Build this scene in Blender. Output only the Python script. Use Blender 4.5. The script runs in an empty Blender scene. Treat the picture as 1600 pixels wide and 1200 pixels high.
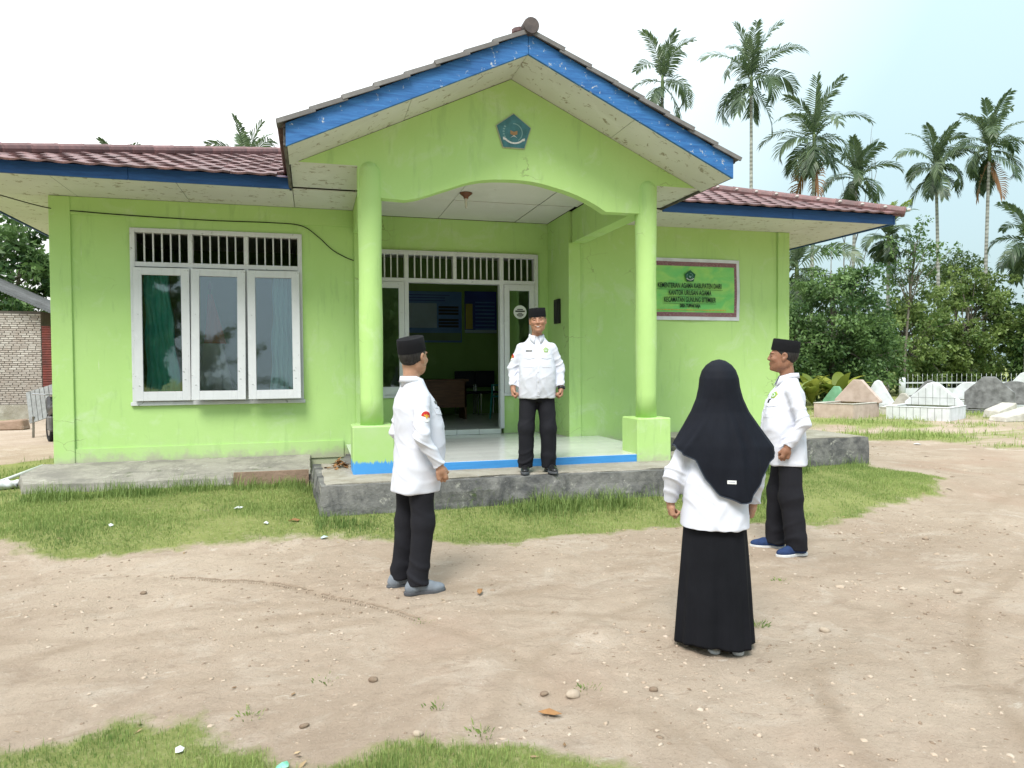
import bpy, bmesh, math, random
import numpy as np
from mathutils import Vector, Matrix, noise
from mathutils.bvhtree import BVHTree

R = math.radians
random.seed(7)
RNG = np.random.default_rng(11)
SC = bpy.context.scene
COL = SC.collection

# ------------------------------------------------------------------ camera
cam_d = bpy.data.cameras.new('camera')
cam_d.sensor_width = 36.0
cam_d.lens = 25.156
cam_d.clip_end = 3000
cam = bpy.data.objects.new('camera', cam_d)
COL.objects.link(cam)
c_fw = Vector((0.26867, 0.96291, -0.02479)); c_r = Vector((0.96314, -0.26891, -0.00663)); c_u = Vector((0.01305, 0.02209, 0.99967))
cam.matrix_world = Matrix(((c_r.x, c_u.x, -c_fw.x, 0.0), (c_r.y, c_u.y, -c_fw.y, -9.842), (c_r.z, c_u.z, -c_fw.z, 1.52), (0, 0, 0, 1)))
SC.camera = cam

# ------------------------------------------------------------------ light
SUN_AZ, SUN_EL = R(-150), R(54)          # azimuth clockwise from +Y
sun_dir = Vector((math.sin(SUN_AZ) * math.cos(SUN_EL), math.cos(SUN_AZ) * math.cos(SUN_EL), math.sin(SUN_EL)))
sd = bpy.data.lights.new('sun', 'SUN'); sd.energy = 2.3; sd.angle = R(24); sd.color = (1.0, 0.96, 0.9)
so = bpy.data.objects.new('sun', sd); COL.objects.link(so)
so.rotation_euler = sun_dir.to_track_quat('Z', 'Y').to_euler()
W = bpy.data.worlds.new('World'); SC.world = W; W.use_nodes = True
wn = W.node_tree.nodes; wl = W.node_tree.links; wn.clear()
w_out = wn.new('ShaderNodeOutputWorld'); w_bg = wn.new('ShaderNodeBackground'); w_bg.inputs[1].default_value = 0.1
w_sky = wn.new('ShaderNodeTexSky'); w_sky.sky_type = 'NISHITA'; w_sky.sun_disc = False
w_sky.sun_elevation = SUN_EL; w_sky.sun_rotation = SUN_AZ; w_sky.dust_density = 4.0; w_sky.air_density = 1.4
w_tc = wn.new('ShaderNodeTexCoord'); w_dot = wn.new('ShaderNodeVectorMath'); w_dot.operation = 'DOT_PRODUCT'
w_dot.inputs[1].default_value = Vector((-0.50, 0.62, 0.6)).normalized()
wl.new(w_tc.outputs['Generated'], w_dot.inputs[0])
w_r = wn.new('ShaderNodeValToRGB')
w_r.color_ramp.elements[0].position = 0.30; w_r.color_ramp.elements[0].color = (0.80, 1.06, 1.13, 1)
w_r.color_ramp.elements[1].position = 0.86; w_r.color_ramp.elements[1].color = (1.9, 1.9, 1.88, 1)
wl.new(w_dot.outputs['Value'], w_r.inputs[0])
w_sc = wn.new('ShaderNodeVectorMath'); w_sc.operation = 'SCALE'; w_sc.inputs['Scale'].default_value = 9.5
wl.new(w_r.outputs[0], w_sc.inputs[0])
w_xyz = wn.new('ShaderNodeSeparateXYZ'); wl.new(w_tc.outputs['Generated'], w_xyz.inputs[0])
w_el = wn.new('ShaderNodeMath'); w_el.operation = 'MAXIMUM'; w_el.inputs[1].default_value = 0.0; wl.new(w_xyz.outputs[2], w_el.inputs[0])
w_ov = wn.new('ShaderNodeMath'); w_ov.operation = 'MULTIPLY_ADD'; w_ov.inputs[1].default_value = 4.8; w_ov.inputs[2].default_value = 4.5   # overcast dome: the zenith outshines the horizon
wl.new(w_el.outputs[0], w_ov.inputs[0]); wl.new(w_ov.outputs[0], w_sc.inputs['Scale'])
w_mx = wn.new('ShaderNodeMix'); w_mx.data_type = 'RGBA'; w_mx.inputs[0].default_value = 0.82
wl.new(w_sky.outputs[0], w_mx.inputs[6]); wl.new(w_sc.outputs[0], w_mx.inputs[7])
wl.new(w_mx.outputs[2], w_bg.inputs[0]); wl.new(w_bg.outputs[0], w_out.inputs[0])
vs = SC.view_settings
vs.view_transform = 'Standard'; vs.look = 'None'; vs.exposure = 0.74; vs.gamma = 1.0; vs.use_curve_mapping = False
SC.render.engine = 'CYCLES'
SC.cycles.use_denoising = True
SC.cycles.max_bounces = 6; SC.cycles.diffuse_bounces = 3; SC.cycles.transparent_max_bounces = 8
SC.cycles.caustics_reflective = False; SC.cycles.caustics_refractive = False

# ------------------------------------------------------------------ object helpers
def link(name, me, mat=None, parent=None, loc=None, smooth=False):
    o = bpy.data.objects.new(name, me)
    COL.objects.link(o)
    if mat is not None and len(me.materials) == 0: me.materials.append(mat)
    if parent is not None: o.parent = parent
    if loc is not None: o.location = loc
    if smooth and hasattr(me, 'polygons'): me.polygons.foreach_set('use_smooth', [True] * len(me.polygons))
    return o

def tag(o, label=None, cat=None, group=None, kind=None):
    if label: o['label'] = label
    if cat: o['category'] = cat
    if group: o['group'] = group
    if kind: o['kind'] = kind
    return o

def empty(name, loc=(0, 0, 0), rz=0.0):
    o = bpy.data.objects.new(name, None); COL.objects.link(o)
    o.empty_display_size = 0.1
    o.location = loc; o.rotation_euler = (0, 0, rz)
    return o

def np_mesh(name, V, F, smooth=False):
    """V (n,3), F (m,k) constant k"""
    V = np.asarray(V, np.float32); F = np.asarray(F, np.int32)
    me = bpy.data.meshes.new(name)
    me.vertices.add(len(V)); me.vertices.foreach_set('co', V.ravel())
    k = F.shape[1]
    me.loops.add(F.size); me.loops.foreach_set('vertex_index', F.ravel())
    me.polygons.add(len(F))
    me.polygons.foreach_set('loop_start', np.arange(0, F.size, k, dtype=np.int32))
    if smooth: me.polygons.foreach_set('use_smooth', np.ones(len(F), bool))
    me.update(calc_edges=True); me.validate()
    return me

def set_attr(me, name, vals, domain='POINT'):
    vals = np.asarray(vals, np.float32)
    if vals.ndim == 1:
        a = me.attributes.new(name, 'FLOAT', domain); a.data.foreach_set('value', vals)
    else:
        a = me.attributes.new(name, 'FLOAT_COLOR', domain)
        if vals.shape[1] == 3: vals = np.concatenate([vals, np.ones((len(vals), 1), np.float32)], 1)
        a.data.foreach_set('color', vals.ravel())

class MB:
    """collects shapes into one mesh; K scales, O offsets"""
    def __init__(s, K=1.0, O=(0, 0, 0)): s.v = []; s.f = []; s.K = K; s.O = O
    def add(s, vs_, fs):
        n = len(s.v); s.v += [tuple(p) for p in vs_]; s.f += [tuple(i + n for i in f) for f in fs]; return s
    def box(s, x0, x1, y0, y1, z0, z1):
        return s.add([(x0,y0,z0),(x1,y0,z0),(x1,y1,z0),(x0,y1,z0),(x0,y0,z1),(x1,y0,z1),(x1,y1,z1),(x0,y1,z1)],
            [(0,3,2,1),(4,5,6,7),(0,1,5,4),(1,2,6,5),(2,3,7,6),(3,0,4,7)])
    def hexa(s, p):
        return s.add(p, [(0,3,2,1),(4,5,6,7),(0,1,5,4),(1,2,6,5),(2,3,7,6),(3,0,4,7)])
    def prism(s, pts, y0, y1):
        """pts (x,z) counter-clockwise seen from -y, extruded y0..y1"""
        n = len(pts)
        return s.add([(x, y0, z) for x, z in pts] + [(x, y1, z) for x, z in pts],
            [tuple(range(n)), tuple(range(2*n-1, n-1, -1))] + [(i, i+n, (i+1) % n + n, (i+1) % n) for i in range(n)])
    def zprism(s, pts, z0, z1):
        n = len(pts)
        return s.add([(x, y, z0) for x, y in pts] + [(x, y, z1) for x, y in pts],
            [tuple(range(n-1, -1, -1)), tuple(range(n, 2*n))] + [(i, (i+1) % n, (i+1) % n + n, i+n) for i in range(n)])
    def tube(s, path, rad, n=8, cap=True):
        path = [Vector(p) for p in path]; m = len(path)
        if not hasattr(rad, '__len__'): rad = [rad] * m
        rings = []; ref = None
        for i, p in enumerate(path):
            t = (path[min(i+1, m-1)] - path[max(i-1, 0)]).normalized()
            if ref is None: ref = Vector((0, 0, 1)) if abs(t.z) < 0.9 else Vector((1, 0, 0))
            u = t.cross(ref).normalized(); w = u.cross(t).normalized(); ref = w
            rings.append([p + (u * math.cos(2*math.pi*k/n) + w * math.sin(2*math.pi*k/n)) * rad[i] for k in range(n)])
        base = len(s.v)
        for r in rings: s.v += [tuple(q) for q in r]
        for i in range(m-1):
            for k in range(n):
                a = base + i*n + k; b = base + i*n + (k+1) % n
                s.f.append((a, a+n, b+n, b))
        if cap:
            s.f.append(tuple(base + k for k in range(n))); s.f.append(tuple(base + (m-1)*n + k for k in range(n-1, -1, -1)))
        return s
    def lathe(s, prof, c=(0, 0, 0), n=20, sx=1, sy=1):
        base = len(s.v); m = len(prof)
        for r, z in prof:
            for k in range(n):
                a = 2*math.pi*k/n; s.v.append((c[0] + r*sx*math.cos(a), c[1] + r*sy*math.sin(a), c[2] + z))
        for i in range(m-1):
            for k in range(n):
                a = base + i*n + k; b = base + i*n + (k+1) % n
                s.f.append((a, b, b+n, a+n))
        s.f.append(tuple(base + k for k in range(n-1, -1, -1))); s.f.append(tuple(base + (m-1)*n + k for k in range(n)))
        return s
    def mesh(s, name):
        me = bpy.data.meshes.new(name)
        K = s.K; O = s.O
        me.from_pydata([(a*K + O[0], b*K + O[1], c*K + O[2]) for a, b, c in s.v], [], s.f); me.update(); return me
    def build(s, name, mat, parent=None, smooth=False, bevel=0, loc=None, seg=1):
        me = s.mesh(name)
        if bevel:
            bm = bmesh.new(); bm.from_mesh(me)
            bmesh.ops.remove_doubles(bm, verts=bm.verts, dist=1e-5)
            bmesh.ops.bevel(bm, geom=[e for e in bm.edges if len(e.link_faces) == 2 and e.calc_face_angle(0) > 0.5], offset=bevel, segments=seg, affect='EDGES', profile=0.5)
            bm.to_mesh(me); bm.free()
        return link(name, me, mat, parent, loc, smooth)

# ------------------------------------------------------------------ materials
def mk(name):
    m = bpy.data.materials.new(name); m.use_nodes = True
    nt = m.node_tree; b = nt.nodes['Principled BSDF']
    return m, nt, b

def N(nt, typ, **kw):
    n = nt.nodes.new(typ)
    for k, v in kw.items(): setattr(n, k, v)
    return n

def noise_tex(nt, scale, detail=5, rough=0.55, vec=None, dist=0.0):
    n = N(nt, 'ShaderNodeTexNoise'); n.inputs['Scale'].default_value = scale; n.inputs['Detail'].default_value = detail
    n.inputs['Roughness'].default_value = rough; n.inputs['Distortion'].default_value = dist
    if vec is not None: nt.links.new(vec, n.inputs['Vector'])
    return n.outputs['Fac']

def ramp(nt, fac, lo, hi, c0=(0, 0, 0, 1), c1=(1, 1, 1, 1)):
    r = N(nt, 'ShaderNodeValToRGB'); e = r.color_ramp.elements
    e[0].position = lo; e[1].position = hi; e[0].color = c0; e[1].color = c1
    nt.links.new(fac, r.inputs[0]); return r.outputs[0]

def mixc(nt, fac, a, b, mode='MIX'):
    m = N(nt, 'ShaderNodeMix', data_type='RGBA', blend_type=mode)
    for sock, v in ((m.inputs[0], fac), (m.inputs[6], a), (m.inputs[7], b)):
        if isinstance(v, (int, float)): sock.default_value = v
        elif isinstance(v, tuple): sock.default_value = v if len(v) == 4 else (*v, 1)
        else: nt.links.new(v, sock)
    return m.outputs[2]

def coords(nt, kind='Object', scale=None):
    tc = N(nt, 'ShaderNodeTexCoord'); v = tc.outputs[kind]
    if scale:
        mp = N(nt, 'ShaderNodeMapping'); mp.inputs['Scale'].default_value = scale
        nt.links.new(v, mp.inputs[0]); v = mp.outputs[0]
    return v

def bump(nt, b, h, strength=0.3, dist=0.01):
    n = N(nt, 'ShaderNodeBump'); n.inputs['Strength'].default_value = strength; n.inputs['Distance'].default_value = dist
    nt.links.new(h, n.inputs['Height'])
    prev = b.inputs['Normal'].links
    if prev: nt.links.new(prev[0].from_socket, n.inputs['Normal'])
    nt.links.new(n.outputs[0], b.inputs['Normal'])

def M(name, c1, c2=None, scale=6.0, rough=0.7, bmp=0.0, bscale=60.0, spec=0.3, lo=0.35, hi=0.65, rnd=0.0, stretch=None, metal=0.0, bdist=0.004, detail=6):
    m, nt, b = mk(name)
    b.inputs['Roughness'].default_value = rough; b.inputs['Specular IOR Level'].default_value = spec; b.inputs['Metallic'].default_value = metal
    v = coords(nt, 'Object', stretch)
    if c2 is None: c2 = tuple(x * 0.8 for x in c1)
    col = mixc(nt, ramp(nt, noise_tex(nt, scale, detail, vec=v), lo, hi), c1, c2)
    if rnd:
        oi = N(nt, 'ShaderNodeObjectInfo')
        mr = N(nt, 'ShaderNodeMapRange'); mr.inputs[3].default_value = 1 - rnd; mr.inputs[4].default_value = 1 + rnd
        nt.links.new(oi.outputs['Random'], mr.inputs[0])
        hs = N(nt, 'ShaderNodeHueSaturation'); nt.links.new(mr.outputs[0], hs.inputs['Value']); nt.links.new(col, hs.inputs['Color'])
        col = hs.outputs[0]
    nt.links.new(col, b.inputs['Base Color'])
    if bmp: bump(nt, b, noise_tex(nt, bscale, 5, vec=v), bmp, bdist)
    return m

def M_paint(name, base, dark, pale, chip, chip_amt=0.62, streak=True, rough=0.75, scale=1.0):
    """weathered paint: blotches, vertical streaks, chips"""
    m, nt, b = mk(name); b.inputs['Roughness'].default_value = rough; b.inputs['Specular IOR Level'].default_value = 0.25
    v = coords(nt, 'Object')
    c = mixc(nt, ramp(nt, noise_tex(nt, 1.1*scale, 6, vec=v), 0.3, 0.7), base, dark)
    c = mixc(nt, ramp(nt, noise_tex(nt, 2.3*scale, 7, 0.65, vec=v, dist=0.6), 0.58, 0.78), c, pale)
    if streak:
        vv = coords(nt, 'Object', (3.2*scale, 3.2*scale, 0.35*scale))
        c = mixc(nt, ramp(nt, noise_tex(nt, 1.6, 6, 0.7, vec=vv), 0.55, 1.1), c, tuple(x*0.8 for x in dark))
    c = mixc(nt, ramp(nt, noise_tex(nt, 9*scale, 8, 0.7, vec=v, dist=0.4), chip_amt, chip_amt+0.03), c, chip)
    nt.links.new(c, b.inputs['Base Color'])
    bump(nt, b, noise_tex(nt, 45, 5, vec=v), 0.12, 0.006)
    bump(nt, b, noise_tex(nt, 3.0, 3, vec=v), 0.25, 0.02)
    return m

def m_wall():
    """lime wall paint: blotches, streaks, splash zone near the ground, flaking spots and hairline cracks"""
    m, nt, b = mk('lime_wall_paint'); b.inputs['Roughness'].default_value = 0.8; b.inputs['Specular IOR Level'].default_value = 0.2
    v = coords(nt, 'Object'); sx = N(nt, 'ShaderNodeSeparateXYZ'); nt.links.new(v, sx.inputs[0])
    c = mixc(nt, ramp(nt, noise_tex(nt, 0.8, 6, 0.6, vec=v), 0.3, 0.7), (0.465, 0.675, 0.262), (0.415, 0.635, 0.215))
    c = mixc(nt, ramp(nt, noise_tex(nt, 2.1, 7, 0.7, vec=v, dist=0.8), 0.54, 0.78), c, (0.53, 0.69, 0.38))
    c = mixc(nt, ramp(nt, noise_tex(nt, 5.0, 6, 0.7, vec=coords(nt, 'Object', (1.6, 1.6, 0.22)), dist=0.3), 0.56, 0.80), c, (0.335, 0.52, 0.20))
    c = mixc(nt, ramp(nt, noise_tex(nt, 14.0, 3, 0.6, vec=coords(nt, 'Object', (1, 1, 0.06))), 0.70, 0.74), c, (0.56, 0.68, 0.42))
    def zfac(lo, hi, amp, sc):
        a = N(nt, 'ShaderNodeMath', operation='MULTIPLY_ADD'); a.inputs[1].default_value = amp; nt.links.new(noise_tex(nt, sc, 6, 0.7, vec=v), a.inputs[0]); nt.links.new(sx.outputs[2], a.inputs[2])
        return ramp(nt, a.outputs[0], lo, hi, (1, 1, 1, 1), (0, 0, 0, 1))
    low = zfac(0.62, 0.98, 0.7, 2.4)
    mm = N(nt, 'ShaderNodeMath', operation='MULTIPLY'); mm.inputs[1].default_value = 0.55; nt.links.new(low, mm.inputs[0]); c = mixc(nt, mm.outputs[0], c, (0.46, 0.56, 0.33))
    c = mixc(nt, zfac(0.60, 0.72, 0.5, 5.0), c, (0.42, 0.44, 0.31))
    # cracks
    vo = N(nt, 'ShaderNodeTexVoronoi', feature='DISTANCE_TO_EDGE'); vo.inputs['Scale'].default_value = 2.3
    wv = N(nt, 'ShaderNodeVectorMath', operation='ADD'); nz = N(nt, 'ShaderNodeTexNoise'); nz.inputs['Scale'].default_value = 3.0; nz.inputs['Detail'].default_value = 6; nt.links.new(v, nz.inputs['Vector'])
    sc_ = N(nt, 'ShaderNodeVectorMath', operation='SCALE'); sc_.inputs['Scale'].default_value = 0.5; nt.links.new(nz.outputs['Color'], sc_.inputs[0]); nt.links.new(coords(nt, 'Object', (0.6, 0.6, 1.5)), wv.inputs[0]); nt.links.new(sc_.outputs[0], wv.inputs[1]); nt.links.new(wv.outputs[0], vo.inputs['Vector'])
    cr = ramp(nt, vo.outputs['Distance'], 0.004, 0.011, (1, 1, 1, 1), (0, 0, 0, 1)); msk = ramp(nt, noise_tex(nt, 0.9, 3, vec=v), 0.58, 0.66)
    m1 = N(nt, 'ShaderNodeMath', operation='MULTIPLY'); nt.links.new(cr, m1.inputs[0]); nt.links.new(msk, m1.inputs[1])
    m2 = N(nt, 'ShaderNodeMath', operation='MULTIPLY'); m2.inputs[1].default_value = 0.7; nt.links.new(m1.outputs[0], m2.inputs[0]); c = mixc(nt, m2.outputs[0], c, (0.16, 0.20, 0.09))
    c = mixc(nt, ramp(nt, noise_tex(nt, 7.0, 8, 0.75, vec=v, dist=0.5), 0.70, 0.72), c, (0.36, 0.42, 0.25))
    nt.links.new(c, b.inputs['Base Color'])
    bump(nt, b, noise_tex(nt, 55, 6, 0.65, vec=v), 0.22, 0.006); bump(nt, b, noise_tex(nt, 2.6, 4, vec=v), 0.35, 0.025)
    return m

MAT = {}
MAT['lime'] = m_wall()
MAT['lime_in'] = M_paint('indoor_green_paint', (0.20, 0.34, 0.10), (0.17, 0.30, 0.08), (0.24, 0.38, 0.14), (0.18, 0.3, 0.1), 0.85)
MAT['soffit'] = M_paint('peeling_white_board', (0.66, 0.67, 0.65), (0.58, 0.585, 0.555), (0.70, 0.71, 0.695), (0.33, 0.30, 0.25), 0.585, False)
MAT['ceil'] = M_paint('porch_ceiling_white', (0.74, 0.74, 0.72), (0.66, 0.66, 0.63), (0.78, 0.78, 0.77), (0.45, 0.42, 0.36), 0.66, False)
MAT['white_wood'] = M_paint('old_white_woodwork', (0.68, 0.69, 0.72), (0.58, 0.59, 0.62), (0.76, 0.77, 0.80), (0.33, 0.34, 0.35), 0.63, True, 0.5, 2.0)
MAT['tile_floor'] = M('white_glazed_tile', (0.74, 0.75, 0.74), (0.66, 0.67, 0.66), 3, 0.14, 0, spec=0.5, rnd=0.03)
MAT['grout'] = M('tile_grout', (0.42, 0.42, 0.40), None, 20, 0.9)
MAT['dark'] = M('hollow_shade', (0.006, 0.007, 0.007), None, 5, 0.9)  # near-black colour standing in for the shade inside hollows

def m_blue(name, base, dark, chipamt, dirx):
    m, nt, b = mk(name); b.inputs['Roughness'].default_value = 0.5; b.inputs['Specular IOR Level'].default_value = 0.35
    v = coords(nt, 'Object'); vv = coords(nt, 'Object', (1.2, 8, 14))
    c = mixc(nt, ramp(nt, noise_tex(nt, 2.2, 7, 0.7, vec=vv, dist=0.5), 0.35, 0.7), base, dark)
    c = mixc(nt, ramp(nt, noise_tex(nt, 5.5, 6, 0.7, vec=vv), 0.66, 0.74), c, tuple(min(1, x*1.5+0.03) for x in base))
    c = mixc(nt, ramp(nt, noise_tex(nt, 12, 8, 0.75, vec=v, dist=0.3), chipamt, chipamt+0.02), c, (0.5, 0.52, 0.53))
    nt.links.new(c, b.inputs['Base Color']); bump(nt, b, noise_tex(nt, 6, 6, 0.7, vec=vv), 0.35, 0.006)
    return m
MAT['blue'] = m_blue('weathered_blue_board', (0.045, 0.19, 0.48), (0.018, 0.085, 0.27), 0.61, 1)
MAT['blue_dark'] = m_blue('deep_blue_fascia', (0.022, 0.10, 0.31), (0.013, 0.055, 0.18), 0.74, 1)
MAT['blue_step'] = m_blue('sky_blue_step_paint', (0.06, 0.30, 0.68), (0.045, 0.23, 0.55), 0.72, 1)
MAT['old_board'] = M('grey_weathered_board', (0.16, 0.15, 0.145), (0.06, 0.055, 0.05), 8, 0.9, 0.5, 30, stretch=(6, 0.6, 6))
MAT['tile_red'] = M('maroon_roof_tile', (0.225, 0.115, 0.112), (0.125, 0.072, 0.075), 7, 0.55, 0.3, 60, spec=0.45, rnd=0.28)
MAT['tile_grey'] = M('grey_verge_tile', (0.235, 0.225, 0.22), (0.15, 0.14, 0.138), 5, 0.8, 0.3, 50, rnd=0.10)
MAT['ridge'] = M('dark_ridge_cap', (0.13, 0.105, 0.10), (0.075, 0.062, 0.062), 9, 0.7, 0.4, 40)

def m_concrete(name, base, dark, pale, moss=True):
    m, nt, b = mk(name); b.inputs['Roughness'].default_value = 0.92; b.inputs['Specular IOR Level'].default_value = 0.15
    v = coords(nt, 'Object')
    c = mixc(nt, ramp(nt, noise_tex(nt, 3.0, 8, 0.7, vec=v, dist=0.4), 0.42, 0.60), base, dark)
    c = mixc(nt, ramp(nt, noise_tex(nt, 5.0, 8, 0.75, vec=v), 0.58, 0.66), c, pale)
    if moss: c = mixc(nt, ramp(nt, noise_tex(nt, 2.2, 6, 0.7, vec=v), 0.62, 0.72), c, (0.07, 0.11, 0.025))
    nt.links.new(c, b.inputs['Base Color']); bump(nt, b, noise_tex(nt, 22, 8, 0.7, vec=v), 0.8, 0.02)
    return m
MAT['conc'] = m_concrete('mossy_concrete', (0.23, 0.225, 0.215), (0.095, 0.095, 0.097), (0.42, 0.41, 0.37))
MAT['conc_top'] = m_concrete('pale_worn_cement', (0.40, 0.37, 0.32), (0.30, 0.27, 0.22), (0.50, 0.47, 0.42), False)
MAT['conc_mid'] = m_concrete('worn_grey_cement', (0.36, 0.34, 0.30), (0.24, 0.225, 0.205), (0.46, 0.44, 0.39))
MAT['conc_pink'] = m_concrete('brownish_cement', (0.34, 0.235, 0.18), (0.26, 0.18, 0.13), (0.40, 0.30, 0.24), False)

def m_glass():
    m, nt, b = mk('window_glass'); nt.nodes.remove(b)
    out = nt.nodes['Material Output']
    fr = N(nt, 'ShaderNodeFresnel'); fr.inputs[0].default_value = 1.75
    mm = N(nt, 'ShaderNodeMath', operation='MULTIPLY_ADD'); mm.inputs[1].default_value = 1.25; mm.inputs[2].default_value = 0.03
    nt.links.new(fr.outputs[0], mm.inputs[0])
    tr = N(nt, 'ShaderNodeBsdfTransparent'); tr.inputs[0].default_value = (0.82, 0.86, 0.86, 1)
    gl = N(nt, 'ShaderNodeBsdfGlossy'); gl.inputs['Roughness'].default_value = 0.03; gl.inputs[0].default_value = (0.93, 0.95, 1, 1)
    v = coords(nt, 'Object'); bp = N(nt, 'ShaderNodeBump'); bp.inputs['Strength'].default_value = 0.05; bp.inputs['Distance'].default_value = 0.01
    nt.links.new(noise_tex(nt, 5, 2, vec=v), bp.inputs['Height']); nt.links.new(bp.outputs[0], gl.inputs['Normal'])
    mx = N(nt, 'ShaderNodeMixShader'); nt.links.new(mm.outputs[0], mx.inputs[0]); nt.links.new(tr.outputs[0], mx.inputs[1]); nt.links.new(gl.outputs[0], mx.inputs[2])
    nt.links.new(mx.outputs[0], out.inputs[0]); return m
MAT['glass'] = m_glass()

def m_leaf(name, dark, light, trans=0.35, rough=0.5):
    """leaf material driven by a per-leaf 'tint' attribute"""
    m, nt, b = mk(name); b.inputs['Roughness'].default_value = rough; b.inputs['Specular IOR Level'].default_value = 0.35
    a = N(nt, 'ShaderNodeAttribute', attribute_name='tint')
    c = mixc(nt, a.outputs['Fac'], dark, light)
    nt.links.new(c, b.inputs['Base Color'])
    tl = N(nt, 'ShaderNodeBsdfTranslucent'); nt.links.new(c, tl.inputs[0])
    mx = N(nt, 'ShaderNodeMixShader'); mx.inputs[0].default_value = trans
    nt.links.new(b.outputs[0], mx.inputs[1]); nt.links.new(tl.outputs[0], mx.inputs[2])
    nt.links.new(mx.outputs[0], nt.nodes['Material Output'].inputs[0]); return m
MAT['leaf_dark'] = m_leaf('dense_tree_leaf', (0.035, 0.085, 0.025), (0.21, 0.33, 0.11))
MAT['leaf_mid'] = m_leaf('thicket_leaf', (0.065, 0.125, 0.03), (0.31, 0.40, 0.13))
MAT['leaf_pale'] = m_leaf('feathery_leaf', (0.06, 0.11, 0.03), (0.20, 0.28, 0.09))
MAT['leaf_yel'] = m_leaf('broad_yellow_leaf', (0.10, 0.15, 0.02), (0.36, 0.38, 0.07))
MAT['frond'] = m_leaf('palm_leaflet', (0.040, 0.075, 0.040), (0.16, 0.22, 0.11), 0.3, 0.4)
MAT['frond_young'] = m_leaf('young_palm_leaflet', (0.10, 0.17, 0.03), (0.26, 0.34, 0.07), 0.4, 0.45)
MAT['frond_dead'] = m_leaf('dead_palm_leaflet', (0.16, 0.08, 0.035), (0.30, 0.17, 0.09), 0.2, 0.8)
MAT['grass'] = m_leaf('lawn_blade', (0.080, 0.160, 0.032), (0.35, 0.435, 0.14), 0.25, 0.7)
MAT['bark'] = M('grey_bark', (0.22, 0.20, 0.17), (0.12, 0.105, 0.085), 14, 0.95, 0.5, 30, stretch=(1, 1, 0.4))
def m_palmbark():
    m, nt, b = mk('ringed_palm_bark'); b.inputs['Roughness'].default_value = 0.9
    v = coords(nt, 'Object'); w = N(nt, 'ShaderNodeTexWave', wave_type='BANDS', bands_direction='Z')
    w.inputs['Scale'].default_value = 1.6; w.inputs['Distortion'].default_value = 1.2; nt.links.new(v, w.inputs['Vector'])
    c = mixc(nt, w.outputs['Fac'], (0.20, 0.20, 0.18), (0.38, 0.38, 0.35))
    c = mixc(nt, ramp(nt, noise_tex(nt, 3, 6, vec=v), 0.5, 0.7), c, (0.46, 0.47, 0.44))
    nt.links.new(c, b.inputs['Base Color']); bump(nt, b, w.outputs['Fac'], 0.4, 0.02); return m
MAT['palmbark'] = m_palmbark()
MAT['crownshaft'] = M('green_crownshaft', (0.12, 0.17, 0.06), (0.08, 0.12, 0.04), 4, 0.5)

# ------------------------------------------------------------------ ground
def smooth(a, b, x):
    t = np.clip((x - a) / (b - a), 0, 1); return t * t * (3 - 2 * t)

_ph = np.random.default_rng(5).uniform(0, 6.28, (40,)); _dr = np.random.default_rng(6).uniform(0, 6.28, (40,))
def wobble(x, y, f0, octaves=4, seed=0):
    """cheap smooth pseudo noise, about -1..1"""
    r = 0.0; a = 1.0; tot = 0.0
    for o in range(octaves):
        for j in range(3):
            i = (seed * 7 + o * 3 + j) % 40; th = _dr[i]; f = f0 * (1.9 ** o) * (1 + 0.23 * j)
            r = r + a * np.sin((x * math.cos(th) + y * math.sin(th)) * f + _ph[i] + 1.7 * np.sin((y * math.cos(th) - x * math.sin(th)) * f * 0.7 + _ph[(i * 3 + 1) % 40]))
            tot += a
        a *= 0.55
    return r / tot * 1.6

TRACK = np.array([(-3.2, -3.70), (-2.24, -3.78), (-1.09, -4.13), (-0.31, -4.56), (0.03, -4.90), (0.42, -5.31), (0.62, -5.60), (0.93, -6.10), (1.1, -6.5)])
def seg_dist(x, y, pts):
    d = np.full(np.shape(x), 1e9)
    for (ax, ay), (bx, by) in zip(pts[:-1], pts[1:]):
        vx, vy = bx - ax, by - ay; t = np.clip(((x - ax) * vx + (y - ay) * vy) / (vx * vx + vy * vy), 0, 1)
        d = np.minimum(d, np.hypot(x - ax - t * vx, y - ay - t * vy))
    return d

def ground_h(x, y):
    x = np.asarray(x, float); y = np.asarray(y, float)
    h = 0.12 * smooth(-3.7, -2.75, y) * (1 - smooth(4.5, 7.5, y)) * smooth(-9, -6, x) * (1 - smooth(7.2, 9.5, x))
    h = h + .055 * smooth(-2.7, -1.45, y) * (1 - smooth(-.25, .05, x)) * smooth(-5.5, -3.8, x) * (1 - smooth(-.6, .2, y))
    near = np.exp(-((x - 1) ** 2 / 90 + (y + 4) ** 2 / 60))
    h = h + near * (0.015 * wobble(x, y, 1.3, 4, 1) + 0.007 * wobble(x, y, 6.0, 4, 2) + 0.0035 * wobble(x, y, 24.0, 3, 5))
    h = h - 0.006 * np.exp(-(seg_dist(x, y, TRACK) / 0.055) ** 2) * near
    h = h - 0.016 * np.exp(-((np.abs(seg_dist(x, y, np.array([(1.2, -8.4), (2.2, -6.6), (4.6, -5.0), (8.5, -2.2), (12, 0.2)])) - 0.0)) / 0.22) ** 2) * near
    h = h - 0.016 * np.exp(-((np.abs(seg_dist(x, y, np.array([(2.7, -8.6), (3.7, -7.0), (6.0, -5.2), (10, -2.6)])) - 0.0)) / 0.2) ** 2) * near
    h = h + 0.045 * np.exp(-(((x - 1.55) / 0.14) ** 2 + ((y + 6.05) / 0.13) ** 2)) - 0.035 * np.exp(-(((x - 1.02) / 0.12) ** 2 + ((y + 6.78) / 0.08) ** 2))
    return h

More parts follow.
